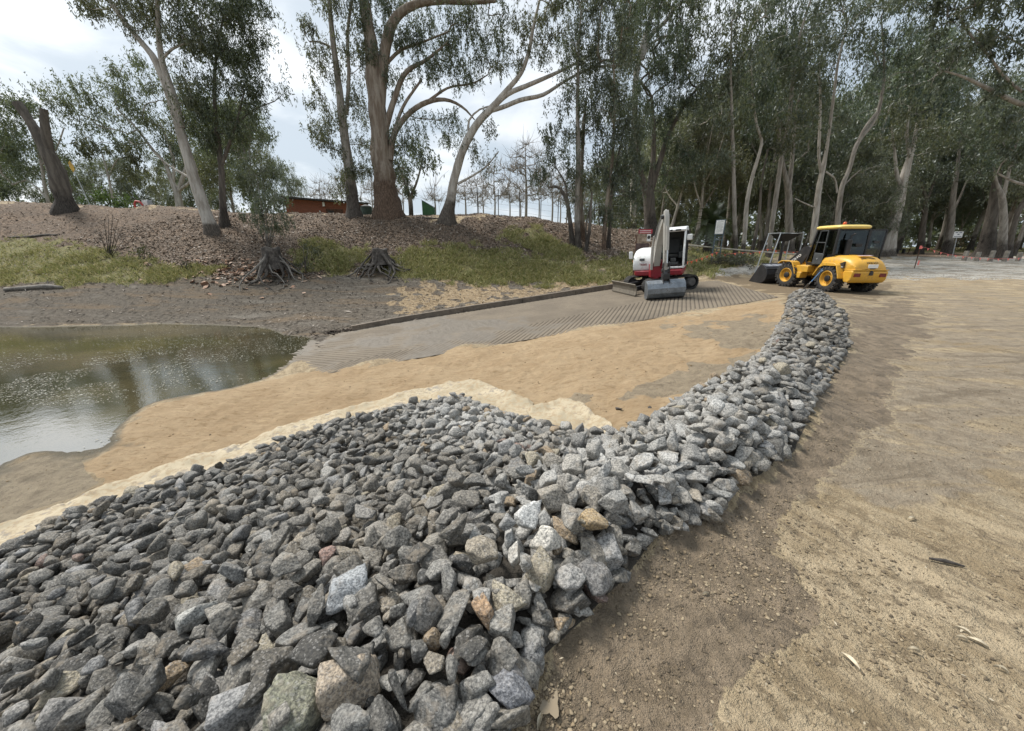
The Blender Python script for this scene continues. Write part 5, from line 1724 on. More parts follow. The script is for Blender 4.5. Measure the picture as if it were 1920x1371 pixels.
def stump(px, py, D, top, wpx, label, seed, nroot=11):
    nroot = nroot + 15
    rg = np.random.default_rng(seed)
    b = at_y(px, py, D); g = Hs(b[0], b[1])
    sc_ = np.linalg.norm(b - np.array([0, 0, EYE])) / np.hypot(F, math.hypot(px - 960, py - 685.5))
    h = (py - top) * sc_ * .84; r = wpx / 2 * sc_
    root = empty('tree_stump', (b[0], b[1], g)); tag(root, label, 'stump', 'cut stumps with bared roots')
    zs = np.array([h * .28, h * .45, h * .65, h * .85, h * .985, h])
    rs = r * np.array([1.35, 1.15, 1.0, .93, .97, .86])
    th = np.linspace(0, 2 * np.pi, 28, endpoint=False)
    lob = 1 + .10 * np.sin(th * 5 + seed) + .07 * np.sin(th * 9 + 2)
    V = np.concatenate([np.stack([np.cos(th) * rr * lob, np.sin(th) * rr * lob, np.full(28, z) + (.05 * np.sin(th * 3) if q >= 4 else 0)], -1) for q, (z, rr) in enumerate(zip(zs, rs))] + [[[0, 0, h * .96]]])
    i = np.arange(6 * 28).reshape(6, 28); j = np.roll(i, -1, 1)
    f = np.stack([i[:-1], j[:-1], j[1:], i[1:]], -1).reshape(-1, 4)
    mesh_np('stump_wood', V, [f, np.stack([i[-1], j[-1], np.full(28, 168)], -1)], wood_dark, root, smooth=True)
    for q in range(nroot):
        a = q / nroot * 2 * math.pi + rg.normal(0, .15)
        R_ = r * rg.uniform(2.0, 5.2)
        pts = []; hs_ = rg.uniform(.25, .85)
        for u in np.linspace(0, 1, 8):
            rr = r * .75 + (R_ - r * .75) * u
            aa = a + .35 * math.sin(u * 4 + q)
            x, y = math.cos(aa) * rr, math.sin(aa) * rr
            gg = Hs(b[0] + x, b[1] + y) - g
            pts.append((x, y, max(gg + .03, h * hs_ * (1 - u) ** 1.7 + gg * u) + .07 * rg.normal()))
        rr0 = r * rg.uniform(.10, .26)
        V, f = tube_np(pts, np.linspace(rr0, rr0 * .25, 8), 7)
        mesh_np('root', V, f, wood_dark if q % 3 else wood_grey, root, smooth=True)

stump(517, 524, 19.7, 462, 30, 'dark cut stump with bared spreading roots below the wispy sapling', 5, 13)
stump(716, 512, 20.6, 466, 28, 'grey cut stump with tangled roots in the grass below the brown-barked gum', 6, 14)


def log(pts, D, m, label, name='log', seed=1, stubs=()):
    P_, R_ = px_stem(pts, D)
    for i in range(len(P_)):
        P_[i, 2] = Hs(P_[i, 0], P_[i, 1]) + R_[i] * .75
    P_, R_ = smooth_poly(P_, R_, .2)
    rg = np.random.default_rng(seed)
    V, f = tube_np(P_, R_ * (1 + .08 * rg.normal(size=len(R_))), 10)
    c = np.repeat(P_, 10, 0)
    V = c + (V - c) * (1 + .18 * fbm(V[:, 0] * 3, V[:, 1] * 3, V[:, 2] * 3, 3, seed))[:, None]
    n = len(P_)
    o = mesh_np(name, V, [f, np.array([list(range(9, -1, -1)), list(range((n - 1) * 10, n * 10))])], m, smooth=True)
    tag(o, label, 'log')
    for s in stubs:
        i = int(s[0] * (n - 1)); a = P_[i]
        V, f = tube_np([a, a + np.array(s[1]) * .5, a + np.array(s[1])], [R_[i] * .4, R_[i] * .25, R_[i] * .1], 6)
        mesh_np('branch_stub', V, f, m, o, smooth=True)

log([(20, 564, 12), (55, 552, 13), (85, 541, 14), (98, 535, 11), (117, 531, 7)], 17.4, wood_grey, 'pale grey fallen log lying on the shelf at the left edge', seed=3, stubs=((.4, (.25, -.2, -.12)), (.7, (.25, -.15, -.05)), (.75, (-.1, .1, .3))))
log([(14, 444, 5), (50, 443, 6), (82, 442, 6), (108, 440, 4)], 23, wood_dark, 'thin dark log lying on the leaf litter above the grass at the left', seed=4, stubs=((.6, (.5, .1, .12)),))
log([(780, 408, 3), (845, 396, 2.6)], 27.6, wood_dark, 'fallen branch on the levee crest left of the crooked pale gum', 'fallen_branch', 5)

# wispy plants on the bank
def wisp(px, py, D, stems, blobs, label, seed, leafy=True, name='sapling', **kw):
    S = [[(px + s[0] * u, py + s[1] * u, s[2] * (1.05 - u)) for u in (0, .35, .7, 1)] for s in stems]
    return tree(label, S, [(px + b[0], py + b[1], b[2], b[3]) for b in blobs], D, 'dark' if not leafy else 'grey', seed, name=name, flare=0, twig=.008, lumpy=0, **kw)
wisp(503, 470, 21.8, [(-22, -140, 5), (-8, -120, 4), (15, -110, 4), (-35, -80, 3), (22, -70, 3)], [(-25, -125, 30, 26), (0, -90, 34, 34), (-30, -70, 26, 26), (20, -60, 22, 26), (-5, -40, 30, 20), (-18, -150, 22, 18)], 'wispy grey-green sapling growing above the left stump', 201, True, dens=.8, rc=.42, per=150, leaf=(.17, .020), leafc=(.115, .13, .095))
wisp(205, 488, 20.8, [(-10, -75, 3), (-2, -80, 3), (6, -85, 3), (15, -70, 3), (24, -60, 2.5), (-22, -62, 2.5), (32, -45, 2)], [(0, -62, 18, 14), (18, -50, 18, 14), (-18, -45, 14, 12), (5, -30, 24, 12)], 'bare twiggy bush standing behind the grass at the left', 202, False, name='bush', dens=.8, rc=.4, twigs=7)
wisp(268, 500, 20.4, [(-8, -30, 3), (4, -34, 3), (14, -26, 2)], [(0, -20, 26, 14), (22, -12, 22, 10), (-22, -10, 20, 10)], 'low dark green shrub on the bank right of the bare bush', 203, True, name='shrub', dens=1.2, rc=.34, per=90, leaf=(.12, .022), leafc=(.06, .065, .03))
wisp(345, 512, 19.6, [(-6, -18, 3), (6, -20, 3)], [(0, -12, 22, 9), (20, -8, 18, 7)], 'low dark shrub at the foot of the bank below the leaning pale gum', 204, True, name='shrub', dens=1.2, rc=.32, per=90, leaf=(.12, .022), leafc=(.05, .052, .028))
wisp(572, 500, 20.3, [(-4, -40, 3), (6, -36, 3)], [(0, -28, 22, 18), (14, -14, 22, 12), (-8, -10, 16, 10)], 'olive shrub between the two stumps', 205, True, name='shrub', dens=1.0, rc=.34, per=90, leaf=(.13, .02), leafc=(.085, .09, .04))
wisp(200, 388, 31, [(-10, -16, 4), (10, -16, 4)], [(-20, -10, 24, 14), (12, -12, 28, 14), (35, -6, 20, 9)], 'bright green bush just beyond the levee crest at the left', 206, True, name='bush', dens=1.3, rc=.45, per=110, leaf=(.17, .05), leafc=(.07, .11, .03))
wisp(500, 398, 33, [(-6, -26, 4), (8, -26, 4)], [(-14, -20, 26, 16), (16, -16, 24, 16)], 'dark bush against the left end of the brick shed', 207, True, name='bush', dens=1.2, rc=.5, per=90, leaf=(.2, .035))
wisp(1180, 435, 33, [(-6, -26, 4), (8, -26, 4)], [(-14, -20, 26, 16), (16, -16, 24, 16), (40, -16, 20, 14)], 'olive bush behind the red information sign', 208, True, name='bush', dens=1.0, rc=.5, per=90, leaf=(.2, .035), leafc=(.085, .09, .05))
wisp(1840, 458, 60, [(-6, -16, 4), (8, -16, 4)], [(-34, -12, 20, 10), (0, -12, 30, 12), (36, -12, 30, 12), (80, -10, 30, 10)], 'russet-brown bushes far behind the bollards', 209, True, name='bush', dens=1.3, rc=1.0, per=80, leaf=(.4, .07), leafc=(.13, .095, .055))

# palm between excavator and notice board
def palm(px, D, label):
    rg = np.random.default_rng(31)
    x = (px - 960) / F * D / 1.05
    g = Hs(x, D)
    root = empty('palm', (x, D, g)); tag(root, label, 'palm')
    V, f = tube_np([(0, 0, -.1), (.03, 0, .9), (0, 0, 1.9)], [.38, .34, .36], 14)
    mesh_np('trunk', V, f, BARK['dark'], root, smooth=True, attrs={'up': np.zeros(len(V))})
    Vs, Fs, off = [], [], 0
    for q in range(46):
        a = rg.uniform(0, 6.28); el = rg.uniform(-.2, 1.35); L = rg.uniform(2.0, 2.9)
        pts = []
        for u in np.linspace(0, 1, 15):
            rr = L * (u * math.cos(el) * .95); zz = 1.9 + L * (u * math.sin(el) - (.25 + .55 * math.cos(el)) * u * u)
            pts.append((math.cos(a) * rr, math.sin(a) * rr, zz))
        pts = np.array(pts)
        t = np.gradient(pts, axis=0); t /= np.linalg.norm(t, axis=1)[:, None]
        sd_ = np.cross(t, [0, 0, 1.0]); sd_ /= np.linalg.norm(sd_, axis=1)[:, None] + 1e-6
        nn = np.cross(sd_, t)
        for i in range(2, 15):
            for k_ in range(3):
                for s in (-1, 1):
                    l = .42 * math.sin(min(1, .25 + (i / 14)) * 2.4) + .08
                    b = pts[i] - t[i] * .06 * k_
                    d = sd_[i] * s + t[i] * .7 + nn[i] * .25 - np.array([0, 0, .25])
                    e = b + d / np.linalg.norm(d) * l
                    w = t[i] * .022
                    Vs += [b - w, b + w, e]; Fs.append((off, off + 1, off + 2)); off += 3
        w = sd_ * .02
        for i in range(14):
            Vs += [pts[i] - w[i], pts[i] + w[i], pts[i + 1]]; Fs.append((off, off + 1, off + 2)); off += 3
    o = mesh_np('fronds', np.array(Vs), np.array(Fs), leafM, root); o.color = (.050, .068, .034, 1)
palm(1328, 29, 'dark low palm with arching fronds behind the notice board')

# brush heap at the notice board
rg = np.random.default_rng(41)
c0 = ground_at(1368, 497)
root = empty('brush_heap', c0); tag(root, 'heap of cut leafy brush at the foot of the notice board', 'brush heap')
Vs, Fs, off = [], [], 0
for q in range(90):
    a = rg.normal(0, .55, 3) * np.array([1.3, .6, 0]); a[2] = abs(rg.normal(0, .16))
    d = rg.normal(size=3) * np.array([1, .6, .3]); d /= np.linalg.norm(d)
    V, f = tube_np([a, a + d * .4 + [0, 0, .08], a + d * .9], [.013, .01, .004], 3)
    Vs.append(V); Fs.append(f + off); off += len(V)
mesh_np('branches', np.concatenate(Vs), np.concatenate(Fs), wood_dark, root)
cl = rg.normal(size=(46, 3)) * np.array([.7, .4, .12]) + np.array([.25, 0, .32])
LV, LF = leaves_np(cl, 60, .25, .14, .02, 43, .1)
o = mesh_np('foliage', LV, LF, leafM, root); o.color = (.10, .105, .075, 1)

# dark mulch heap at the lower end of the kerb
mk = np.random.default_rng(51)
pp = []
for q in range(420):
    u = mk.uniform(); c = at_ramp(586 + 130 * u, 632 - 24 * u) + np.append(mk.normal(0, .16 * (1.15 - u), 2), 0)
    pp.append((c[0], c[1], c[2] + abs(mk.normal(0, .05)) * (1.2 - u)))
o = pebbles(np.array(pp), .03, .16, 61, simple('mulch', (.045, .032, .022), .95, 0, .5, 9), 'mulch_heap', 'ridge of dark soil clods at the lower end of the timber kerb')

# single bits lying on the mud
def single_leaf(px, py, L, ang, label, c=(.55, .50, .40)):
    p = ground_at(px, py)
    mb = MB(); n = 7
    rows = []
    for i in range(n):
        u = i / (n - 1); w = L * .13 * math.sin(math.pi * min(1, .05 + u * .95)) + .0008
        zc = .006 + .012 * math.sin(u * 3)
        rows.append([Vector((u * L - L / 2, s * w, zc + (.006 if s else 0) + dz)) for s, dz in ((-1, 0), (0, -.004), (1, 0), (0, -.006))])
    mb.loft(rows)
    mb.move(Matrix.Translation(Vector(p)) @ Matrix.Rotation(ang, 4, 'Z'))
    o = mb.build('dry_leaf', dryleaf, bevel=0)
    tag(o, label, 'leaf', 'dry gum leaves on the mud')
dryleaf = simple('dry_leaf', (.50, .44, .33), .7, 0, .3, 20)
single_leaf(1593, 1242, 0.066, 1.9, 'long pale dry leaf lying alone on the tan mud')
single_leaf(1832, 1208, 0.060, -.9, 'dry leaf at the right end of the leaf trio')
single_leaf(1806, 1186, 0.048, -1.1, 'upper dry leaf of the trio near the right edge')
single_leaf(1802, 1200, 0.036, -.5, 'small dry leaf below the upper leaf of the trio')
single_leaf(1712, 1222, 0.042, -.3, 'curled dry leaf left of the leaf trio')
single_leaf(1708, 975, 0.060, .2, 'dry leaf bits highest up on the right mud')
single_leaf(1876, 1258, 0.036, -.9, 'dry leaf nearest the right picture edge')
single_leaf(1322, 1118, 0.042, .3, 'brown leaf on the wet mud beside the stones')
single_leaf(1012, 1355, 0.054, 1.2, 'pale leaf sticking up by the small puddle')
p = ground_at(1770, 1056)
mb = MB(); mb.tube([Vector(p) + Vector((-.06, .02, .012)), Vector(p) + Vector((0, 0, .016)), Vector(p) + Vector((.07, -.03, .010))], [.006, .011, .005], 7)
tag(mb.build('stick', wood_dark), 'short dark stick lying on the tan mud at the right', 'stick')
for (a, b, s, lab) in ((1160, 769, .10, 'fist-sized dark clod on the grey clay left of the rock ridge'), (1218, 766, .06, 'small dark clod near the toe of the rock ridge')):
    q = ground_at(a, b); v, f = rock_shape(900 + a, 3, 2)
    o = mesh_np('clod', v * s + q + np.array([0, 0, s * .25]), f, wood_dark, smooth=True); tag(o, lab, 'clod')
# milky puddle
q = ground_at(1028, 1310)
th = np.linspace(0, 2 * np.pi, 40, endpoint=False)
rr = .8 + .3 * vnoise(np.cos(th) * 1.3, np.sin(th) * 1.3, seed=8) + .15 * vnoise(np.cos(th) * 4, np.sin(th) * 4, seed=9)
zt = float(H(q[0] + .04 * np.cos(th), q[1] + .06 * np.sin(th)).mean()) + .0015
pm, k = mat('milky_water'); k.b.inputs['Base Color'].default_value = (.24, .195, .135, 1); k.b.inputs['Roughness'].default_value = .2; k.b.inputs['IOR'].default_value = 1.33
V = np.concatenate([np.stack([q[0] + .045 * rr * np.cos(th), q[1] + .075 * rr * np.sin(th), np.full(40, zt)], -1), [[q[0], q[1], zt]]])
o = mesh_np('puddle', V, np.stack([np.arange(40), np.roll(np.arange(40), -1), np.full(40, 40)], -1), pm, smooth=True)
tag(o, kind='structure')
# ------------------------------------------------------------------ things beyond the levee, signs, fences
def wbox(name, m, parent, c, d, rot=None, bevel=.01):
    mb = MB(); mb.box(c, d, rot); return mb.build(name, m, parent, bevel)

brick, k = mat('red_brick')
tcn = k.add('ShaderNodeTexCoord').outputs['Object']
mp = k.add('ShaderNodeMapping'); k.put(mp.inputs['Vector'], tcn); mp.inputs['Rotation'].default_value = (R(90), 0, 0)
bt_ = k.add('ShaderNodeTexBrick'); k.put(bt_.inputs['Vector'], mp.outputs[0])
bt_.inputs['Color1'].default_value = (.235, .07, .036, 1); bt_.inputs['Color2'].default_value = (.18, .052, .03, 1); bt_.inputs['Mortar'].default_value = (.24, .15, .11, 1)
bt_.inputs['Scale'].default_value = 4.0
k.put(k.b.inputs['Base Color'], k.mix(k.noise(tcn, 1.2, 4), bt_.outputs[0], (.16, .05, .03), 'MIX') if False else bt_.outputs[0]); k.b.inputs['Roughness'].default_value = .9
darkm = simple('dark_paint', (.03, .027, .025), .7)
whitem = simple('white_paint', (.72, .72, .70), .55, 0, .08)
galv = simple('galvanised_steel', (.42, .44, .45), .45, .7, .15)
rustm = simple('rusty_steel', (.10, .05, .032), .85, .2, .4, 8)
greenm = simple('green_paint', (.03, .11, .035), .55, 0, .2)
greensh = simple('green_sheet', (.03, .055, .042), .6)
woodm = simple('bollard_wood', (.21, .19, .16), .9, 0, .3, 4, .4)

# brick shed
A_, B_ = at_y(533, 372, 37), at_y(681, 379, 40)
dx, dy = B_[0] - A_[0], B_[1] - A_[1]
L = math.hypot(dx, dy); ang = math.atan2(dy, dx)
ztop = A_[2]; zb = 3.55; hh_ = ztop - zb
shed = empty('brick_shed', (A_[0], A_[1], zb), ang); tag(shed, 'low red brick shed with a flat dark roof behind the levee', 'shed')
mb = MB(); mb.box((L / 2, 2.6, hh_ / 2), (L, 5.2, hh_)); mb.build('wall', brick, shed)
mb = MB(); mb.prism([(-.25, hh_ - .02), (L + .45, hh_ - .22), (L + .45, hh_ - .06), (-.25, hh_ + .14)], -.45, 5.5); mb.build('roof', darkm, shed, .01)
xd = L * .60
wbox('door', rustm, shed, (xd, -.03, (hh_ - .75) / 2), (1.5, .06, hh_ - .75))
wbox('window', darkm, shed, (xd - .35, -.07, hh_ - 1.15), (.55, .03, .5))
mb = MB(); mb.cyl((L * .41, -.08, .2), (L * .41, -.08, hh_ - .95), .05); mb.build('downpipe', whitem, shed)
mb = MB(); mb.cyl((L * .47, -.06, hh_ - .55), (L * .47, -.06, hh_ - .3), .12, .1); mb.ball((L * .47, -.06, hh_ - .25), .11); mb.build('wall_lamp', whitem, shed)

def placed(name, px, D, label, cat, group=None, rz=0.0):
    x = (px - 960) / F * D / 1.07
    g = Hs(x, D)
    e = empty(name, (x, D, g), rz); tag(e, label, cat, group)
    return e

# green bin with slanted lid
g0 = placed('green_bin', 806, 31, 'bright green box with sloping lid left of the crooked pale gum', 'bin')
mb = MB(); mb.prism([(-.45, 0), (-.45, 1.05), (.45, .55), (.45, 0)], -.35, .35); mb.build('box', greenm, g0, .02)
mb = MB(); mb.prism([(-.48, 1.075), (-.48, 1.11), (.49, .58), (.49, .545)], -.38, .38); mb.build('lid', darkm, g0, .004)
g0 = placed('sheet_tank', 690, 33, 'dark green corrugated tank at the right end of the brick shed', 'tank')
mb = MB(); mb.cyl((0, 0, 0), (0, 0, 1.0), .45, None, 24); mb.build('tank_wall', greensh, g0)
mb = MB(); mb.cyl((0, 0, 1.0), (0, 0, 1.15), .48, .1, 24); mb.build('tank_lid', darkm, g0)
# yellow leaf-shaped flag
g0 = placed('marker_flag', 180, 30, 'yellow leaf-shaped flag on a thin pole beyond the levee', 'flag')
mb = MB(); mb.tube([(0, 0, 0), (-.25, 0, 1.6), (-.45, 0, 2.9)], .022, 6); mb.build('pole', galv, g0)
mb = MB(); mb.prism([(-.42, 2.2), (-.30, 2.35), (-.30, 2.65), (-.45, 2.95), (-.58, 2.8), (-.55, 2.45)], -.02, .02); mb.build('flag', simple('yellow_cloth', (.55, .34, .05), .7), g0)
g0 = placed('red_barrier', 270, 30.5, 'small red hooped barrier on the levee skyline', 'barrier')
mb = MB(); mb.tube([(-.3, 0, 0), (-.3, 0, .35), (-.15, 0, .55), (.15, 0, .5), (.3, 0, .3), (.3, 0, 0)], .07, 8); mb.build('hoop', simple('red_paint', (.42, .06, .05), .5), g0)
g0 = placed('grey_cabinet', 287, 31.5, 'pale grey metal cabinet beside the red hoop on the skyline', 'cabinet')
mb = MB(); mb.box((0, 0, .35), (.5, .4, .7)); mb.build('cabinet_body', galv, g0, .02)
mb = MB(); mb.box((0, -.22, .35), (.40, .03, .55)); mb.build('door', whitem, g0, .01)

# wire fence on the crest
fence = empty('wire_fence', (0, 0, 0)); tag(fence, 'tall wire fence with thin dark posts along the levee crest', 'fence')
prev = None
for px in (897, 935, 974, 1013, 1045, 1079, 1112, 1146, 1180, 1212):
    D = 30.5 + (px - 897) * .008
    x = (px - 960) / F * D / 1.06; g = Hs(x, D)
    mb = MB(); mb.cyl((x, D, g - .1), (x, D, g + 1.95), .03, None, 8); mb.build('post', darkm, fence)
    if prev:
        for q, h in enumerate((.1, .5, .9, 1.3, 1.85)):
            mb = MB(); mb.cyl((prev[0], prev[1], prev[2] + h), (x, D, g + h), .007, None, 4); mb.build('wire', galv, fence)
    prev = (x, D, g)
# low pale rail right of the excavator
rail = empty('rail_fence', (0, 0, 0)); tag(rail, 'low pale timber rail running behind the notice board', 'fence')
rp_ = [at_y(px, py, D) for px, py, D in ((1283, 459, 27.5), (1345, 465, 27), (1400, 470, 26.5), (1450, 474, 26), (1495, 477, 25.7))]
for a, b in zip(rp_[:-1], rp_[1:]):
    mb = MB(); mb.cyl(a, b, .05, None, 8); mb.build('rail', simple('pale_rail', (.38, .35, .29), .85), rail)
for a in rp_:
    g = Hs(a[0], a[1]); mb = MB(); mb.cyl((a[0], a[1] + .03, g - .1), (a[0], a[1] + .03, max(a[2], g + .3)), .05, None, 8); mb.build('post', woodm, rail)

# bollards
def bollard(px, ptop, pbot, D, label, m=woodm, w=.24, group='timber bollards'):
    p = at_y(px, pbot, D); g = Hs(p[0], p[1])
    h = (pbot - ptop) * D / F * .98
    mb = MB()
    a = .01
    mb.loft([[(x * w / 2, y * w / 2, z) for x, y in ((-1, -1), (1, -1), (1, 1), (-1, 1))] for z in (-.2, h - .04)] + [[(x * w / 2 * .8, y * w / 2 * .8, h) for x, y in ((-1, -1), (1, -1), (1, 1), (-1, 1))]])
    mb.move(Matrix.Translation((p[0], p[1], g)) @ Matrix.Rotation(.3, 4, 'Z'))
    tag(mb.build('bollard', m, None, .02), label, 'bollard', group)
for i, (px, t, b, lab) in enumerate(((1809, 466, 483, 'leftmost grey timber bollard right of the white signboard'), (1833, 466, 482, 'timber bollard in front of the massive black-footed gum'), (1859, 463, 482, 'timber bollard before the gap between the two big trunks'), (1886, 462, 481, 'timber bollard right in front of the upright grey trunk'), (1912, 462, 479, 'last timber bollard at the right edge below the arching trunk'))):
    bollard(px, t, b, 31.5, lab)
bollard(1471, 469, 482, 25, 'short dark bollard left of the loader lift arms', darkm, .22)
for px, lab in ((1671, 'left one of three small dark bollards beside the loader door'), (1684, 'middle one of three small dark bollards beside the loader door'), (1696, 'right one of three small dark bollards beside the loader door')):
    bollard(px, 458, 466, 43, lab, darkm, .22)

# bunting
orange = simple('bunting_orange', (.80, .17, .075), .6, 0, .1)
pink = simple('bunting_pink', (.82, .22, .19), .6, 0, .1)
def bunting(name, pts, m, label, FS=.10, step=1):
    e = empty(name, pts[0]); tag(e, label, 'bunting', 'orange warning bunting')
    o0 = Vector(pts[0])
    mb = MB(); mb.tube([Vector(p) - o0 for p in pts], .006, 4); mb.build('cord', pink, e)
    for i, p in enumerate(pts):
        if i % step: continue
        q = Vector(p) - o0
        s = FS; t = .05 * math.sin(i * 2.3)
        mb = MB(); mb._new([q + Vector((-s * .7, 0, 0)), q + Vector((s * .7, 0, 0)), q + Vector((.02, t, -s * 1.5)), q + Vector((-s * .7, .004, 0)), q + Vector((s * .7, .004, 0)), q + Vector((.02, t + .004, -s * 1.5))], [(0, 1, 2), (3, 5, 4), (0, 3, 4, 1), (1, 4, 5, 2), (2, 5, 3, 0)])
        mb.build('flag', m, e, smooth=False)
bunting('bunting', [at_y(x, y, 25.5 + .06 * i) for i, (x, y) in enumerate(((1729, 463), (1741, 466), (1752, 470), (1765, 473.5), (1778, 477), (1792, 479), (1807, 481), (1822, 482.5), (1838, 484), (1854, 485), (1872, 485.5), (1891, 485), (1911, 484), (1940, 481)))], pink, 'orange bunting string sagging from the red post to the right edge')
bunting('bunting', [at_y(x, y, 19.8 + .22 * i) for i, (x, y) in enumerate(((1188, 489), (1191, 487), (1200, 489), (1212, 491), (1250, 494), (1288, 491), (1297, 490), (1306, 487), (1316, 484), (1326, 480), (1335, 476), (1344, 473)))], orange, 'orange bunting string from the red sign to the notice board')
bunting('bunting', [at_y(x, y, 24 + .2 * i) for i, (x, y) in enumerate(((1344, 473), (1360, 477), (1378, 475), (1393, 473.5), (1408, 475), (1424, 472), (1440, 467), (1455, 470), (1472, 472), (1488, 473), (1500, 472)))], orange, 'orange bunting string from the notice board to behind the loader')
# star picket holding the bunting
a, b = at_y(1718, 493, 25.6), at_y(1729, 462, 25.5)
g = Hs(a[0], a[1])
pk = empty('star_picket', (a[0], a[1], g)); tag(pk, 'leaning dark steel picket with red tape at the gravel edge', 'post')
mb = MB(); mb.beam((0, 0, -.2), (b[0] - a[0], 0, b[2] - g), .05, .02); mb.beam((0, 0, -.2), (b[0] - a[0], 0, b[2] - g), .02, .05); mb.build('picket', rustm, pk)
mb = MB(); mb.box((b[0] - a[0], -.03, b[2] - g - .06), (.12, .03, .2)); mb.build('tape', pink, pk, .004)
mb = MB(); mb.box((.12, -.03, .35), (.10, .02, .3)); mb.build('tape', pink, pk, .004)

# red information sign
p = at_y(1187, 516, 19.6); g = Hs(p[0], p[1])
sg = empty('information_sign', (p[0], p[1], g), R(8)); tag(sg, 'tall brown information sign with red header on a rusty post', 'sign')
sc_ = 20.6 / F
mb = MB(); mb.box((0, 0, 1.1), (.05, .05, 2.3)); mb.build('post', rustm, sg, .004)
top = at_y(1200, 430, 19.6)[2] - g
mb = MB(); mb.box((.42, -.04, top - .1), (.72, .03, .2)); mb.build('header', simple('sign_red', (.33, .02, .035), .5), sg, .004)
mb = MB(); mb.box((.40, -.058, top - .06), (.60, .004, .022)); mb.box((.40, -.058, top - .14), (.60, .004, .022)); mb.build('lettering', whitem, sg)
mb = MB(); mb.box((.36, -.04, top - .43), (.72, .02, .44)); mb.build('picture_panel', simple('sign_photo', (.26, .19, .13), .5, 0, .5, 5, 0, ((.5, .47, .42), .5)), sg, .004)
mb = MB(); mb.lathe([(.0, -.056), (.085, -.056), (.085, -.052), (0, -.052)], (.62, 0, top - .38), 'y', 20); mb.build('badge', darkm, sg)
mb = MB(); mb.box((.62, -.0535, top - .4), (.2, .003, .34)); mb.build('badge_plate', whitem, sg)
mb = MB(); mb.box((.33, -.04, top - .90), (.70, .025, .46)); mb.build('text_panel', simple('sign_brown', (.075, .045, .04), .6, 0, .35, 5, 0, ((.16, .13, .12), .4)), sg, .004)
mb = MB(); mb.box((.30, -.04, top - 1.38), (.68, .025, .44)); mb.build('lower_panel', simple('sign_dark', (.05, .042, .042), .5, 0, .35, 4, 0, ((.4, .38, .36), .35)), sg, .004)

# notice board
steelb = simple('blue_grey_steel', (.085, .115, .135), .55, .3, .2)
p1_, p2_ = at_y(1332, 499, 23.2), at_y(1343, 498, 22.9)
g = Hs(p1_[0], p1_[1])
nb = empty('notice_board', (p1_[0], p1_[1], g), math.atan2(p2_[1] - p1_[1], p2_[0] - p1_[0])); tag(nb, 'white notice board on a blue-grey two-post steel frame', 'sign')
hb = at_y(1350, 412, 23.0)[2] - g; wd = .46
for x in (0, wd):
    mb = MB(); mb.box((x, 0, hb / 2 - .1), (.055, .055, hb + .2)); mb.build('post', steelb, nb, .004)
for z in (hb - .92, hb - 1.12, .75):
    mb = MB(); mb.box((wd / 2, 0, z), (wd - .056, .04, .04)); mb.build('crossbar', steelb, nb, .003)
mb = MB(); mb.beam((.04, 0, hb - 1.10), (wd - .04, 0, hb - .94), .03, .03, (0, 1, 0)); mb.build('brace', steelb, nb)
mb = MB(); mb.box((wd / 2, -.05, hb - .42), (wd + .10, .03, .84)); mb.build('frame', steelb, nb, .004)
mb = MB(); mb.box((wd / 2, -.07, hb - .41), (wd + .02, .012, .74)); mb.build('panel', whitem, nb, .003)
mb = MB(); mb.box((wd / 2, -.0785, hb - .12), (wd * .8, .004, .03))
for q in range(9):
    mb.box((wd / 2 - (.02 if q % 3 == 2 else 0), -.0785, hb - .22 - q * .055), (wd * (.85 - (.15 if q % 3 == 2 else 0)), .004, .014))
mb.build('lettering', simple('sign_print', (.33, .34, .34), .7), nb)
# white signboard
p = at_y(1789, 475, 34.5); g = Hs(p[0], p[1]); t = at_y(1799, 434, 34.5)
ws = empty('signboard', (p[0], p[1], g)); tag(ws, 'white rectangular signboard on a single leaning grey post', 'sign')
h = t[2] - g; lx = t[0] - p[0] - .12
mb = MB(); mb.cyl((0, 0, -.2), (lx, 0, h), .035, None, 8); mb.build('post', galv, ws)
mb = MB(); mb.box((lx + .05, -.05, h - .27), (.80, .03, .52)); mb.build('panel', whitem, ws, .01)
mb = MB(); mb.box((lx - .15, -.068, h - .11), (.22, .004, .06)); mb.box((lx + .2, -.068, h - .11), (.24, .004, .06)); mb.box((lx + .05, -.068, h - .25), (.18, .004, .07)); mb.box((lx + .05, -.068, h - .44), (.66, .004, .05)); mb.build('lettering', simple('sign_ink', (.06, .08, .12), .6), ws)
p = at_y(1704, 468, 42); g = Hs(p[0], p[1])
mk_ = empty('marker_post', (p[0], p[1], g)); tag(mk_, 'small white marker plate on a short leaning post', 'sign')
mb = MB(); mb.cyl((0, 0, -.1), (.25, 0, 1.35), .04, None, 8); mb.build('post', rustm, mk_)
mb = MB(); mb.box((.23, -.05, 1.15), (.22, .02, .42)); mb.build('plate', whitem, mk_, .01)

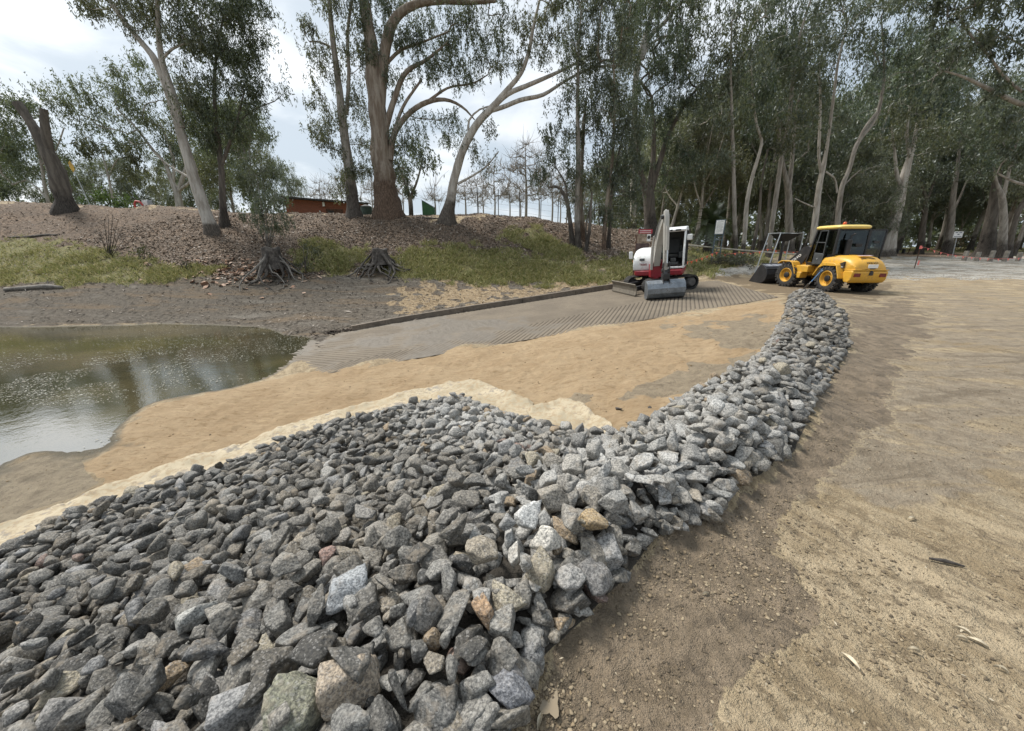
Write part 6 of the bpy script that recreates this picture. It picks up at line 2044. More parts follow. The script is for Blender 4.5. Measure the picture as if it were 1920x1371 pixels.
# steel frame with a black tapered hopper, standing behind the loader bucket
Dh = 20.0
c = at_y(1484, 437, Dh); g = Hs(c[0], c[1]); hz_ = c[2] - g
hf = empty('hopper_frame', (c[0], c[1], g)); tag(hf, 'thin steel frame carrying a black tapered hopper behind the loader bucket', 'hopper')
wl = at_y(1464, 437, Dh)[0] - c[0]; wr = at_y(1507, 437, Dh)[0] - c[0]
for y in (0, .9):
    mb = MB(); mb.tube([(wl - .55, y - .25, .0), (wl, y, hz_), (wr, y, hz_), (wr, y, 0)], .026, 8); mb.build('hoop', galv, hf)
for x in (wl, wr):
    mb = MB(); mb.cyl((x, 0, hz_), (x, .9, hz_), .022, None, 8); mb.build('crossbar', galv, hf)
mb = MB(); mb.loft([[(wl + .06, .03, hz_ - .03), (wr - .06, .03, hz_ - .03), (wr - .06, .87, hz_ - .03), (wl + .06, .87, hz_ - .03)], [(-.17, .32, hz_ - .40), (.17, .32, hz_ - .40), (.17, .6, hz_ - .40), (-.17, .6, hz_ - .40)]])
mb.build('hopper', simple('black_rubber', (.012, .012, .013), .7), hf, .01)
mb = MB(); mb.cyl((0, .45, hz_ - .40), (0, .45, .9), .07); mb.build('chute', darkm, hf)
# ------------------------------------------------------------------ machines
yel = simple('machine_yellow', (.62, .34, .04), .42, 0, .08, 2.5, 0, ((.33, .21, .075), .6))
yel2 = simple('rim_yellow', (.66, .36, .045), .5, 0, .1, 4, 0, ((.28, .19, .09), .5))
blk = simple('black_steel', (.022, .022, .024), .5, 0, .3, 4, .1, ((.06, .055, .05), .4))
blkpl = simple('black_plastic', (.016, .016, .017), .55)
dgrey = simple('dark_grey_panel', (.055, .06, .062), .5)
tyreM = simple('tyre_rubber', (.030, .029, .028), .85, 0, .3, 5, .3, ((.115, .095, .07), .75))
redl = simple('tail_light_red', (.16, .012, .012), .25)
orl = simple('beacon_orange', (.55, .09, .02), .3)
stl = simple('worn_steel', (.20, .225, .25), .42, .55, .3, 4, .15, ((.09, .08, .07), .6))
chrome = simple('cylinder_rod', (.55, .55, .55), .2, .9, .05)
glm, k = mat('dark_glass')
tr = k.add('ShaderNodeBsdfTransparent'); tr.inputs[0].default_value = (.52, .55, .53, 1)
gl = k.add('ShaderNodeBsdfGlossy'); gl.inputs['Roughness'].default_value = .04; gl.inputs[0].default_value = (.8, .85, .9, 1)
ms = k.add('ShaderNodeMixShader'); ms.inputs[0].default_value = .05
k.l.new(tr.outputs[0], ms.inputs[1]); k.l.new(gl.outputs[0], ms.inputs[2]); k.l.new(ms.outputs[0], k.out.inputs[0])


def letters(txt, m, parent, o, right, up, size, width=None, shear=0.0):
    cu = bpy.data.curves.new('lettering', 'FONT')
    cu.body = txt; cu.size = size; cu.extrude = .002; cu.shear = shear; cu.offset = size * .014
    ob = bpy.data.objects.new('lettering', cu)
    link(ob, parent)
    cu.materials.append(m)
    bpy.context.view_layer.update()
    r = Vector(right).normalized(); u = Vector(up); u = (u - r * u.dot(r)).normalized(); n = r.cross(u)
    M = Matrix((r, u, n)).transposed().to_4x4()
    sx = 1.0
    if width:
        w = max(v[0] for v in ob.bound_box) - min(v[0] for v in ob.bound_box)
        sx = width / max(w, 1e-3)
    ob.matrix_local = Matrix.Translation(Vector(o)) @ M @ Matrix.Diagonal((sx, 1, 1, 1))
    dg = bpy.context.evaluated_depsgraph_get()
    me = bpy.data.meshes.new_from_object(ob.evaluated_get(dg))
    mo = bpy.data.objects.new('lettering', me); link(mo, parent); mo.matrix_local = ob.matrix_local.copy()
    bpy.data.objects.remove(ob)
    mo.name = 'lettering'
    return mo


def circ(cx, cz, r, a0, a1, n):
    return [(cx + r * math.cos(R(a0 + (a1 - a0) * i / n)), cz + r * math.sin(R(a0 + (a1 - a0) * i / n))) for i in range(n + 1)]


# ---- compact wheel loader (x forward, y to its left)
LO = Vector((12.66, 15.3, 0)); LRZ = R(90)
LO.z = Hs(LO.x, LO.y) - .01
lo = empty('wheel_loader', LO, LRZ); lo.scale = (.965, .965, .965)
tag(lo, 'yellow compact wheel loader with black bucket and enclosed cab', 'loader')

def wheel(parent, x, y, side, r=.51, w=.36, steer=0.0):
    mb = MB()
    h = w / 2
    prof = [(r * .56, -h * .80), (r * .62, -h * .95), (r * .78, -h), (r * .90, -h * .92), (r * .955, -h * .72), (r * .965, 0), (r * .955, h * .72), (r * .90, h * .92), (r * .78, h), (r * .62, h * .95), (r * .56, h * .80)]
    mb.lathe(prof, (0, 0, 0), 'y', 44, False)
    for q in range(19):
        for s in (-1, 1):
            a = 2 * math.pi * (q + (.5 if s > 0 else 0)) / 19
            rot = Matrix.Rotation(-a, 3, 'Y')
            mb.box(rot @ Vector((r * .965, s * h * .45, 0)), (.075, h * 1.05, .052), rot @ Matrix.Rotation(s * R(38), 3, 'X'))
            mb.box(rot @ Vector((r * .915, s * h * .93, -.02)), (.11, .05, .05), rot)
    M = Matrix.Translation((x, y, r * .985)) @ Matrix.Rotation(steer, 4, 'Z')
    t = mb.build('wheel', tyreM, parent, 0, angle=30)
    t.matrix_local = M
    o = side * h
    mb = MB(); mb.lathe([(r * .60, o * .86), (r * .57, o * .92), (r * .535, o * .9), (r * .50, o * .55), (r * .46, o * .36), (r * .30, o * .33), (r * .285, o * .42), (.001, o * .42)], (0, 0, 0), 'y', 36, False)
    for q in range(8):
        a = 2 * math.pi * q / 8; mb.cyl((math.cos(a) * r * .39, o * .30, math.sin(a) * r * .39), (math.cos(a) * r * .39, o * .42, math.sin(a) * r * .39), .018, None, 6)
    mb.build('rim', yel2, t)
    mb = MB(); mb.lathe([(r * .24, o * .40), (r * .24, o * .70), (r * .20, o * .76), (0, o * .76)], (0, 0, 0), 'y', 24); mb.build('hub', blk, t)
    return t

for x in (-1.075,):
    wheel(lo, x, .66, 1); wheel(lo, x, -.66, -1)
ART = Matrix.Rotation(R(9), 4, 'Z')      # front frame steered slightly left
def fr(v): return ART @ Vector(v)
for s in (1, -1):
    p = fr((1.075, s * .66, 0)); wheel(lo, p.x, p.y, s, steer=R(9))

# rear body
mb = MB()
sec = []
for x, zt, hw, zb in ((-.44, 1.34, .62, .92), (-.9, 1.385, .66, .92), (-1.30, 1.365, .66, .90), (-1.62, 1.31, .63, .88), (-1.84, 1.21, .59, .86), (-1.94, 1.08, .56, .86), (-1.97, .90, .55, .86)):
    sec.append([Vector((x, -hw, zb)), Vector((x, -hw * 1.01, (zb + zt) / 2)), Vector((x, -hw * .93, zt - .10)), Vector((x, -hw * .72, zt - .015)), Vector((x, 0, zt + .02)), Vector((x, hw * .72, zt - .015)), Vector((x, hw * .93, zt - .10)), Vector((x, hw * 1.01, (zb + zt) / 2)), Vector((x, hw, zb))])
mb.loft(sec)
mb.build('engine_hood', yel, lo, .015, angle=50)
mb = MB(); mb.prism([(-1.56, .60), (-1.60, .84), (-1.96, .855), (-2.01, .80), (-1.98, .52), (-1.88, .40), (-1.68, .42)], -.66, .66); mb.build('counterweight', yel, lo, .05, seg=3)
mb = MB(); mb.box((-1.79, 0, .868), (.46, 1.28, .028)); mb.build('ledge', yel, lo, .008)
for s in (1, -1):
    mb = MB(); mb.box((-2.0, s * .47, .69), (.03, .24, .13)); mb.build('tail_light', redl, lo, .012)
mb = MB(); mb.box((-2.0, -.02, .74), (.06, .14, .12)); mb.cyl((-2.04, -.02, .79), (-1.96, -.02, .79), .05); mb.build('tow_hitch', blk, lo, .01)
mb = MB(); mb.box((-1.972, -.06, 1.0), (.02, .36, .13)); mb.build('number_plate', whitem, lo, .01)
mb = MB(); mb.box((-1.975, -.06, .915), (.02, .2, .03)); mb.build('handle_slot', blk, lo)
# side grille triangle with the model code
mb = MB(); gp = [(-1.12, .93), (-1.58, .93), (-1.58, 1.16), (-1.40, 1.09), (-1.26, 1.02)]
mb.prism(gp, .64, .690); mb.build('side_grille', blkpl, lo, .004)
letters('L35B', whitem, lo, (-1.25, .694, .945), (-1, 0, 0), (0, 0, 1), .10, .20)
letters('PRO', whitem, lo, (-1.47, .694, .945), (-1, 0, 0), (0, 0, 1), .06, .10)
letters('VOLVO', blkpl, lo, (-1.958, .19, 1.085), (0, -1, 0), (.35, 0, 1), .11, .42)
letters('SERVICES', blkpl, lo, (-1.79, .27, 1.255), (0, -1, 0), (.95, 0, .35), .10, .52)
mb = MB(); mb.box((-1.62, .02, 1.372), (.16, .5, .004), Matrix.Rotation(R(-8), 3, 'Y')); mb.build('sticker', simple('faded_sticker', (.42, .30, .30), .6), lo)
mb = MB(); mb.box((-.85, 0, .68), (1.6, .62, .52)); mb.build('rear_chassis', blk, lo, .03)
for s in (1, -1):
    mb = MB()
    pl = [(-.40, .60), (-.56, .86), (-.72, 1.06), (-.84, 1.10), (-1.34, 1.10), (-1.46, 1.02), (-1.60, .72), (-1.66, .56)]
    inn = [(x + (.0 if 2 < i < 5 else (-.03 if i < 3 else .03)), z - .035) for i, (x, z) in enumerate(pl)]
    for i in range(len(pl) - 1):
        mb.prism([pl[i], pl[i + 1], inn[i + 1], inn[i]], s * .48, s * .86)
    mb.build('rear_fender', yel, lo, .012)
    mb = MB(); mb.prism([(-.56, .86), (-.72, 1.06), (-.84, 1.09), (-1.34, 1.09), (-1.46, 1.0), (-1.3, .99), (-.86, .99)], s * .845, s * .868); mb.build('fender_lip', yel, lo, .005)

# cab
mb = MB(); mb.box((-.12, 0, 1.0), (1.04, 1.20, .10)); mb.build('cab_floor', blk, lo, .01)
mb = MB()
CT = 2.34
for s in (1, -1):
    y = s * .60
    mb.beam((.40, y, 1.05), (.18, y * .95, CT), .065, .065)
    mb.beam((-.24, y, 1.05), (-.16, y * .97, CT), .055, .06)
    mb.beam((-.88, y, 1.38), (-.86, y * .97, CT), .065, .065)
    mb.beam((.40, y, 1.05), (-.6, y, 1.05), .05, .05)
    mb.beam((.18, y * .95, CT - .02), (-.88, y * .97, CT - .02), .05, .05)
for x, yy in ((.40, 1.05), (.18, CT - .02), (-.87, CT - .02)):
    mb.beam((x, -.58, yy), (x, .58, yy), .05, .05)
mb.build('cab_frame', blkpl, lo, .008)
mb = MB()
sec = []
for z, e in ((CT, .96), (CT + .05, 1.03), (CT + .10, 1.02), (CT + .135, .93), (CT + .15, .75)):
    ring = []
    for q in range(40):
        a = 2 * math.pi * q / 40
        ca, sa = math.cos(a), math.sin(a)
        ring.append(Vector((-.31 + .66 * e * math.copysign(abs(ca) ** .35, ca), .64 * e * math.copysign(abs(sa) ** .35, sa), z)))
    sec.append(ring)
mb.loft(sec); mb.build('roof', simple('sunlit_roof_yellow', (.74, .56, .17), .4, 0, .06), lo, angle=60)  # roof's sun-lit paleness is mixed into its yellow
bc = MB(); bc.cyl((-.40, .05, CT + .15), (-.40, .05, CT + .175), .075); bc.build('beacon_base', blkpl, lo)
bc = MB(); bc.cyl((-.40, .05, CT + .175), (-.40, .05, CT + .25), .062, .055, 20); bc.ball((-.40, .05, CT + .25), .055, 2, (1, 1, .5)); bc.build('beacon', orl, lo)
def pane(name, pts, parent, th=.008):
    mb = MB()
    P_ = [Vector(p) for p in pts]
    n = (P_[1] - P_[0]).cross(P_[2] - P_[0]).normalized() * th
    mb.loft([P_, [p + n for p in P_]]); return mb.build(name, glm, parent, smooth=False)
for s in (1, -1):
    pane('side_window', [(.37, s * .60, 1.10), (-.22, s * .60, 1.10), (-.16, s * .585, CT - .06), (.17, s * .575, CT - .06)], lo)
    pane('rear_side_window', [(-.28, s * .60, 1.42), (-.86, s * .60, 1.42), (-.84, s * .585, CT - .06), (-.20, s * .585, CT - .06)], lo)
pane('windscreen', [(.41, -.56, 1.08), (.41, .56, 1.08), (.19, .54, CT - .06), (.19, -.54, CT - .06)], lo)
pane('rear_window', [(-.89, -.56, 1.42), (-.89, .56, 1.42), (-.87, .54, CT - .06), (-.87, -.54, CT - .06)], lo)
# left door
mb = MB()
mb.prism([(.04, 1.00), (-.44, 1.00), (-.47, 1.42), (.02, 1.46)], .615, .65); dr = mb.build('cab_door', dgrey, lo, .02)
mb = MB()
for a, b in (((.02, .635, 1.46), (-.06, .62, CT - .05)), ((-.45, .635, 1.42), (-.42, .62, CT - .05)), ((-.06, .62, CT - .05), (-.42, .62, CT - .05)), ((.035, .63, 1.86), (-.44, .63, 1.84))):
    mb.beam(a, b, .05, .035)
mb.build('door_frame', dgrey, dr, .006)
pane('door_window', [(.01, .63, 1.47), (-.43, .63, 1.44), (-.41, .62, CT - .08), (-.05, .62, CT - .08)], dr)
mb = MB(); mb.cyl((-.20, .65, 1.22), (-.20, .67, 1.22), .03); mb.build('door_handle', galv, dr)
# open door on the far side
hx, hy = -.87, -.62
ex, ey = -.97, -1.14
mb = MB()
for a, b in (((hx, hy, 1.32), (hx, hy, 2.30)), ((ex, ey, 1.22), (ex, ey, 2.30)), ((hx, hy, 2.30), (ex, ey, 2.30)), ((hx, hy, 1.32), (ex, ey, 1.22))):
    mb.beam(a, b, .05, .05)
od = mb.build('open_cab_door', blkpl, lo, .006)
pane('door_window', [(hx, hy, 1.34), (ex, ey, 1.24), (ex, ey, 2.28), (hx, hy, 2.28)], od)
mb = MB(); mb.box(((hx + ex) / 2 - .03, (hy + ey) / 2, 1.86), (.05, .22, .09)); mb.build('door_handle', blk, od, .01)
# seat, wheel, console, intake stack
mb = MB(); mb.box((-.40, 0, 1.32), (.52, .5, .16)); mb.prism([(-.56, 1.36), (-.70, 1.98), (-.60, 2.02), (-.44, 1.40)], -.25, .25); mb.build('seat', blkpl, lo, .05, seg=3)
mb = MB(); mb.box((-.68, 0, 1.28), (.34, 1.1, .46)); mb.build('rear_console', blkpl, lo, .03)
mb = MB(); mb.beam((.24, 0, 1.06), (.14, 0, 1.58), .12, .10); mb.build('steering_column', blkpl, lo, .02)
mb = MB()
ring = []
for q in range(25):
    a = 2 * math.pi * q / 24
    ring.append(Vector((.10 + .07 * math.cos(a) * .6, .19 * math.sin(a), 1.66 + .17 * math.cos(a) * .55)))
mb.tube(ring, .016, 6, caps=False); mb.build('steering_wheel', blkpl, lo)
mb = MB(); mb.cyl((-1.02, .22, 1.36), (-1.02, .22, 1.92), .09, None, 18); mb.cyl((-1.02, .22, 1.92), (-1.02, .22, 1.96), .10, .06, 18); mb.tube([(-1.02, .22, 1.95), (-1.03, .2, 2.1), (-1.10, .12, 2.16)], .03, 8); mb.build('intake_stack', blkpl, lo)
mb = MB(); mb.box((-.96, -.2, 1.75), (.10, .26, .12)); mb.build('work_lamp', blkpl, lo, .02)

# front frame (turned with the steering)
def fbuild(mb, name, m, bevel=.012, **kw):
    mb.move(ART); return mb.build(name, m, lo, bevel, **kw)
mb = MB(); mb.prism([(.12, .62), (.12, .90), (.62, .96), (1.45, .90), (1.50, .55), (1.15, .42), (.6, .48)], -.36, .36); fbuild(mb, 'front_frame', yel, .03)
mb = MB(); mb.cyl((.08, 0, .45), (.08, 0, .98), .12); fbuild(mb, 'pivot', blk)
for s in (1, -1):
    mb = MB(); mb.box((.42, s * .58, .80), (.56, .34, .26)); mb.prism([(.35, .67), (.40, .42), (.66, .42), (.70, .67)], s * .44, s * .80); fbuild(mb, 'step_box', yel, .02)
    mb = MB()
    pl = [(.60, .60), (.70, .84), (.84, 1.06), (.98, 1.11), (1.42, 1.11), (1.58, 1.00)]
    inn = [(x + (.03 if i < 3 else -.02), z - .035) for i, (x, z) in enumerate(pl)]
    for i in range(len(pl) - 1):
        mb.prism([pl[i], pl[i + 1], inn[i + 1], inn[i]], s * .48, s * .86)
    fbuild(mb, 'front_fender', yel, .012)
    mb = MB(); mb.prism([(.36, .90), (.98, .94), (.90, 1.40), (.74, 1.74), (.60, 1.78), (.50, 1.70), (.42, 1.30)], s * .17, s * .22); mb.cyl((.66, s * .15, 1.66), (.66, s * .25, 1.66), .085); fbuild(mb, 'lift_tower', yel, .012)
mb = MB(); mb.box((.46, 0, 1.24), (.05, .34, .64)); fbuild(mb, 'tower_plate', yel, .008)
mb = MB(); mb.box((.50, 0, 1.22), (.06, .62, .56)); fbuild(mb, 'front_cowl', yel, .02)
for s in (1, -1):
    mb = MB(); mb.prism([(.58, 1.60), (.78, 1.74), (1.02, 1.66), (1.62, 1.08), (1.98, .58), (1.92, .42), (1.74, .46), (1.45, .95), (.86, 1.02), (.74, 1.30)], s * .235, s * .30); arm = fbuild(mb, 'lift_arm', blk, .012)
    if s > 0:
        a, b = fr((.80, .306, 1.50)), fr((1.45, .306, 1.02))
        letters('VOLVO', whitem, arm, (b.x, b.y, b.z - .03), (a - b), (.25, 0, 1), .15, .56)
letters_fix = [o for o in lo.children_recursive if o.type == 'FONT' and o.parent.name.startswith('lift_arm')]
mb = MB(); mb.cyl((.70, 0, 1.45), (1.15, 0, 1.02), .055); mb.build('lift_cylinder', blk, lo)
mb = MB(); mb.box((.92, 0, 1.62), (.22, .26, .14)); mb.cyl((.95, .05, 1.69), (.95, .05, 1.78), .05); mb.build('hydraulic_block', blk, lo, .02)
mb = MB()
for q in range(4):
    y = -.12 + .08 * q
    mb.tube([fr((.44, y, 1.55)), fr((.36, y * 1.4, 1.78 + .04 * q)), fr((.28, y * 1.6, 1.6)), fr((.24, y, 1.30))], .014, 6)
mb.build('hydraulic_hoses', blkpl, lo)
mb = MB(); mb.beam((1.36, .66, .92), (1.50, .72, 1.10), .05, .05); mb.move(ART); mb.build('indicator_arm', whitem, lo)

# bucket
outer = [(2.98, .02), (2.30, .02), (2.08, .10), (1.96, .26), (1.93, .46), (2.00, .66), (2.16, .82), (2.34, .90)]
inner = [(2.98, .045), (2.31, .05), (2.10, .13), (1.99, .28), (1.965, .46), (2.03, .64), (2.18, .79), (2.35, .86)]
mb = MB()
for i in range(len(outer) - 1):
    mb.prism([outer[i], outer[i + 1], inner[i + 1], inner[i]], -.93, .93)
fbuild(mb, 'bucket', blk, 0, angle=50); bk_ = lo.children[-1]
bko = [o for o in lo.children if o.name.startswith('bucket')][0]
for s in (1, -1):
    mb = MB(); mb.prism(outer + [(2.44, .86)], s * .93, s * .965); mb.move(ART); mb.build('side_plate', blk, bko, .008)
mb = MB()
for q in range(6):
    mb.beam((2.10, -.8 + .32 * q, .80), (2.40, -.8 + .32 * q, .93), .03, .02)
mb.beam((2.40, -.92, .935), (2.40, .92, .935), .03, .03); mb.beam((2.02, -.92, .70), (2.02, .92, .70), .04, .05); mb.move(ART); mb.build('spill_guard', blk, bko, .004)
mb = MB(); mb.prism([(2.34, .905), (2.40, .92), (2.16, .83), (2.12, .82)], -.88, .88); mb.move(ART); mb.build('spill_plate', simple('light_grey_steel', (.30, .31, .34), .45, .4), bko)
for s in (1, -1):
    mb = MB(); mb.prism([(1.80, .25), (1.98, .2), (2.02, .72), (1.86, .66), (1.76, .45)], s * .30, s * .38); fbuild(mb, 'quick_hitch', blk, .012)

# spade leaning on the rear wheel
a = ground_at(1506, 545); b = at_y(1543, 505, 14.35)
sp = empty('spade', a); tag(sp, 'blue-handled spade leaning against the rear wheel of the loader', 'spade')
A3 = Vector((0, 0, .02)); B3 = Vector(b) - Vector(a); d3 = (B3 - A3).normalized()
blue = simple('spade_blue', (.10, .22, .42), .45, 0, .1)
mb = MB(); mb.tube([A3 + d3 * .26, B3 - d3 * .12], .017, 10); mb.build('shaft', blue, sp)
sd3 = d3.cross(Vector((.5, -.8, 0))).normalized()
mb = MB(); mb.tube([B3 - d3 * .13, B3 - d3 * .05 + sd3 * .055, B3 + sd3 * .06], .013, 8); mb.tube([B3 - d3 * .13, B3 - d3 * .05 - sd3 * .055, B3 - sd3 * .06], .013, 8); mb.tube([B3 + sd3 * .065, B3 - sd3 * .065], .016, 8); mb.build('grip', blue, sp)
n3 = d3.cross(sd3)
mb = MB()
mb.loft([[A3 + d3 * u + sd3 * (s * w) + n3 * (c + (.012 if abs(s) == 1 else 0)) for s, c in ((-1, 0), (0, 0), (1, 0), (1, .004), (0, .004), (-1, .004))] for u, w in ((-.02, .06), (.03, .095), (.14, .10), (.27, .098), (.275, .096))])
mb.cyl(A3 + d3 * .24, A3 + d3 * .38, .024, .02, 10); mb.build('blade', simple('spade_steel', (.22, .21, .19), .5, .4), sp)

# ---- tracked mini excavator
ex_w = simple('excavator_white', (.74, .76, .76), .35, 0, .05, 2, 0, ((.42, .39, .35), .5))
ex_g = simple('boom_grey', (.38, .37, .34), .45, 0, .1, 2, 0, ((.25, .24, .21), .45))
ex_r = simple('excavator_red', (.23, .010, .02), .4, 0, .1, 2, 0, ((.15, .05, .04), .3))
trk = simple('track_rubber', (.028, .027, .026), .85, 0, .3, 4, .2, ((.11, .095, .075), .6))
muddy = simple('muddy_steel', (.17, .15, .12), .7, .2, .3, 4, .2, ((.10, .08, .06), .7))
EP = at_ramp(1236, 542.5)
EX = Vector((EP[0], EP[1], ramp_z(EP[0], EP[1])))
nrm_ = Vector((-.089 * RG[0], -.089 * RG[1], 1)).normalized()
tilt = Vector((0, 0, 1)).rotation_difference(nrm_).to_matrix().to_4x4()
ex = empty('excavator', EX); ex.rotation_euler = tilt.to_euler()
tag(ex, 'white and dark red tracked mini excavator with grey boom and wide steel bucket', 'excavator')
TU = Matrix.Rotation(math.atan2(-.22, -.975), 4, 'Z')            # tracks point to the left of the picture
def eb(mb, name, m, T, bevel=.012, parent=None, **kw):
    mb.move(T); return mb.build(name, m, parent or ex, bevel, **kw)
for s in (1, -1):
    y0, y1 = s * .55, s * .95
    out = circ(.92, .30, .285, 90, -90, 12) + circ(-.92, .30, .285, -90, -270, 12)
    inn = circ(.92, .30, .235, 90, -90, 12) + circ(-.92, .30, .235, -90, -270, 12)
    mb = MB(); n = len(out)
    for i in range(n):
        j = (i + 1) % n
        mb.prism([out[i], out[j], inn[j], inn[i]], y0, y1)
    # grouser bars round the belt
    per = []
    for i in range(n):
        j = (i + 1) % n
        l = math.hypot(out[j][0] - out[i][0], out[j][1] - out[i][1]); m_ = max(1, int(round(l / .10)))
        for q in range(m_):
            u = (q + .5) / m_
            per.append((out[i][0] + (out[j][0] - out[i][0]) * u, out[i][1] + (out[j][1] - out[i][1]) * u, math.atan2(out[j][1] - out[i][1], out[j][0] - out[i][0])))
    for cx_, cz_, a_ in per:
        mb.box((cx_ + .012 * math.sin(-a_) * -1, (y0 + y1) / 2, cz_), (.045, .41, .045), Matrix.Rotation(-a_, 3, 'Y'))
    tk = eb(mb, 'track', trk, TU, 0, angle=40)
    mb = MB(); mb.box((0, s * .75, .30), (1.75, .26, .20)); mb.prism([(-.5, .38), (.5, .38), (.3, .47), (-.3, .47)], s * .66, s * .84); eb(mb, 'track_frame', blk, TU, .02, tk)
    for x in (-.92, .92):
        mb = MB(); mb.lathe([(.225, s * .60), (.235, s * .70), (.235, s * .82), (.15, s * .935), (.0, s * .94)], (x, 0, .30), 'y', 24); eb(mb, 'sprocket' if x < 0 else 'idler', simple('hub_steel', (.11, .105, .10), .6, .3), TU, 0, tk)
    for x in (-.55, -.18, .18, .55):
        mb = MB(); mb.lathe([(.0, s * .58), (.085, s * .58), (.085, s * .92), (.0, s * .92)], (x, 0, .145), 'y', 16); eb(mb, 'roller', blk, TU, 0, tk)
mb = MB(); mb.box((0, 0, .42), (1.0, 1.2, .22)); mb.cyl((0, 0, .50), (0, 0, .68), .48, None, 32); eb(mb, 'undercarriage', blk, TU, .02)
# dozer blade at the track front
mb = MB(); pf = [(1.74, .06), (1.70, .20), (1.71, .34), (1.78, .48)]; pb = [(1.70, .05), (1.655, .20), (1.665, .36), (1.75, .50)]
for i in range(3):
    mb.prism([pf[i], pf[i + 1], pb[i + 1], pb[i]], -1.0, 1.0)
mb.box((1.735, 0, .05), (.05, 2.0, .05)); bl = eb(mb, 'dozer_blade', muddy, TU, .004, angle=50)
for s in (1, -1):
    mb = MB(); mb.beam((.45, s * .42, .34), (1.66, s * .46, .22), .12, .14); mb.prism([(1.42, .30), (1.66, .44), (1.66, .12), (1.42, .16)], s * .52, s * .58); eb(mb, 'blade_arm', blk, TU, .01, bl)
mb = MB(); mb.cyl((.5, 0, .46), (1.6, 0, .38), .05); eb(mb, 'blade_cylinder', blk, TU, 0, bl)

HU = Matrix.Rotation(math.atan2(-.885, -.465), 4, 'Z')            # house heading
mb = MB(); mb.prism([(x, y) for x, y in ((.95, -.55), (.95, .95), (.55, .98), (-.75, .97), (-1.0, .7), (-1.08, 0), (-1.0, -.7), (-.75, -.97), (.55, -.98), (.85, -.9))], .70, .92, 'z'); eb(mb, 'house_base', ex_r, HU, .05, seg=3)
mb = MB()
sec = []
for y, e in ((-.99, .80), (-.93, .93), (-.80, 1.0), (-.05, 1.0)):
    ring = [(.80, .925), (.86, 1.08), (.82, 1.38), (.70, 1.60), (.48, 1.74), (.1, 1.78), (-.6, 1.76), (-.95, 1.64), (-1.06, 1.4), (-1.06, .925)]
    sec.append([Vector((x * (.97 if e < 1 else 1), y, .925 + (z - .925) * e)) for x, z in ring])
mb.loft(sec); side = eb(mb, 'engine_cover', ex_w, HU, .03, angle=50, seg=3)
mb = MB(); mb.box((.855, -.62, 1.36), (.03, .20, .10), Matrix.Rotation(R(-10), 3, 'Y')); eb(mb, 'vent', dgrey, HU, .006, side)
lt = letters('TB260', ex_r, side, (0, 0, 0), (1, 0, 0), (0, 0, 1), .11, .30)
lt.matrix_local = HU @ Matrix.Translation((.872, -.72, 1.13)) @ Matrix(((0, 0, 1, 0), (1, 0, 0, 0), (0, 1, 0, 0), (0, 0, 0, 1))) @ Matrix.Diagonal((1, 1, 1, 1))
# counterweight at the back
mb = MB(); mb.prism([(-.70, -.95), (-.70, .95), (-.95, .80), (-1.08, .4), (-1.1, 0), (-1.08, -.4), (-.95, -.80)], .99, 1.5, 'z'); eb(mb, 'counterweight', ex_w, HU, .06, seg=3)
# cab
mb = MB()
y0, y1, zb_, zt_ = .06, .96, 1.0, 2.44
for y in (y0, y1):
    mb.beam((.86, y, zb_), (.80, y, 1.75), .075, .075); mb.beam((.80, y, 1.75), (.56, y, zt_), .075, .075)
    mb.beam((-.48, y, zb_), (-.46, y, zt_), .08, .08)
    mb.beam((.86, y, zb_), (-.48, y, zb_), .07, .07)
for x, z in ((.86, zb_), (-.46, zt_), (-.48, zb_)):
    mb.beam((x, y0, z), (x, y1, z), .07, .07)
eb(mb, 'cab_frame', ex_w, HU, .012)
mb = MB(); mb.prism([(.66, 2.36), (.70, 2.44), (.55, 2.52), (-.48, 2.53), (-.54, 2.46), (-.52, 2.38)], y0 - .03, y1 + .03); rf = eb(mb, 'cab_roof', ex_w, HU, .03, seg=3)
mb = MB()
for q, yy in enumerate((.32, .44, .70)):
    mb.box((.705, yy, 2.42), (.03, .09 if q < 2 else .2, .06), Matrix.Rotation(R(20), 3, 'Y'))
eb(mb, 'roof_lamp', dgrey, HU, .005, rf)
mb = MB(); mb.cyl((.2, .15, 2.53), (.2, .15, 2.62), .045); eb(mb, 'beacon', orl, HU, 0, rf)
mb = MB(); mb.box((-.42, .51, 1.7), (.06, .82, 1.36)); mb.box((.1, .51, 1.06), (1.1, .8, .06)); eb(mb, 'cab_lining', blkpl, HU)
mb = MB(); mb.box((-.02, .51, 1.38), (.5, .46, .16)); mb.prism([(-.20, 1.42), (-.32, 2.06), (-.22, 2.10), (-.08, 1.46)], .29, .73); eb(mb, 'seat', blkpl, HU, .05, seg=3)
for yy in (.22, .80):
    mb = MB(); mb.box((.08, yy, 1.44), (.5, .14, .24)); mb.cyl((.26, yy, 1.56), (.28, yy, 1.74), .018); mb.ball((.28, yy, 1.77), .035, 2); eb(mb, 'control_console', dgrey, HU, .02)
mb = MB(); mb.box((.62, .51, 1.14), (.14, .5, .10)); mb.box((.64, .56, 1.28), (.05, .2, .14)); eb(mb, 'pedals', dgrey, HU, .01)
def epane(name, pts, parent=None):
    return pane(name, [HU @ Vector(p) for p in pts], parent or ex)
epane('left_window', [(.82, y1, 1.05), (-.44, y1, 1.05), (-.42, y1, 2.38), (.58, y1, 2.38)])
epane('right_window', [(.82, y0, 1.05), (-.44, y0, 1.05), (-.42, y0, 2.38), (.58, y0, 2.38)])
mb = MB(); mb.prism([(.78, 1.06), (-.10, 1.02), (-.10, 1.42), (.74, 1.42)], y1 + .035, y1 + .055); dd = eb(mb, 'cab_door', blkpl, HU, .008)
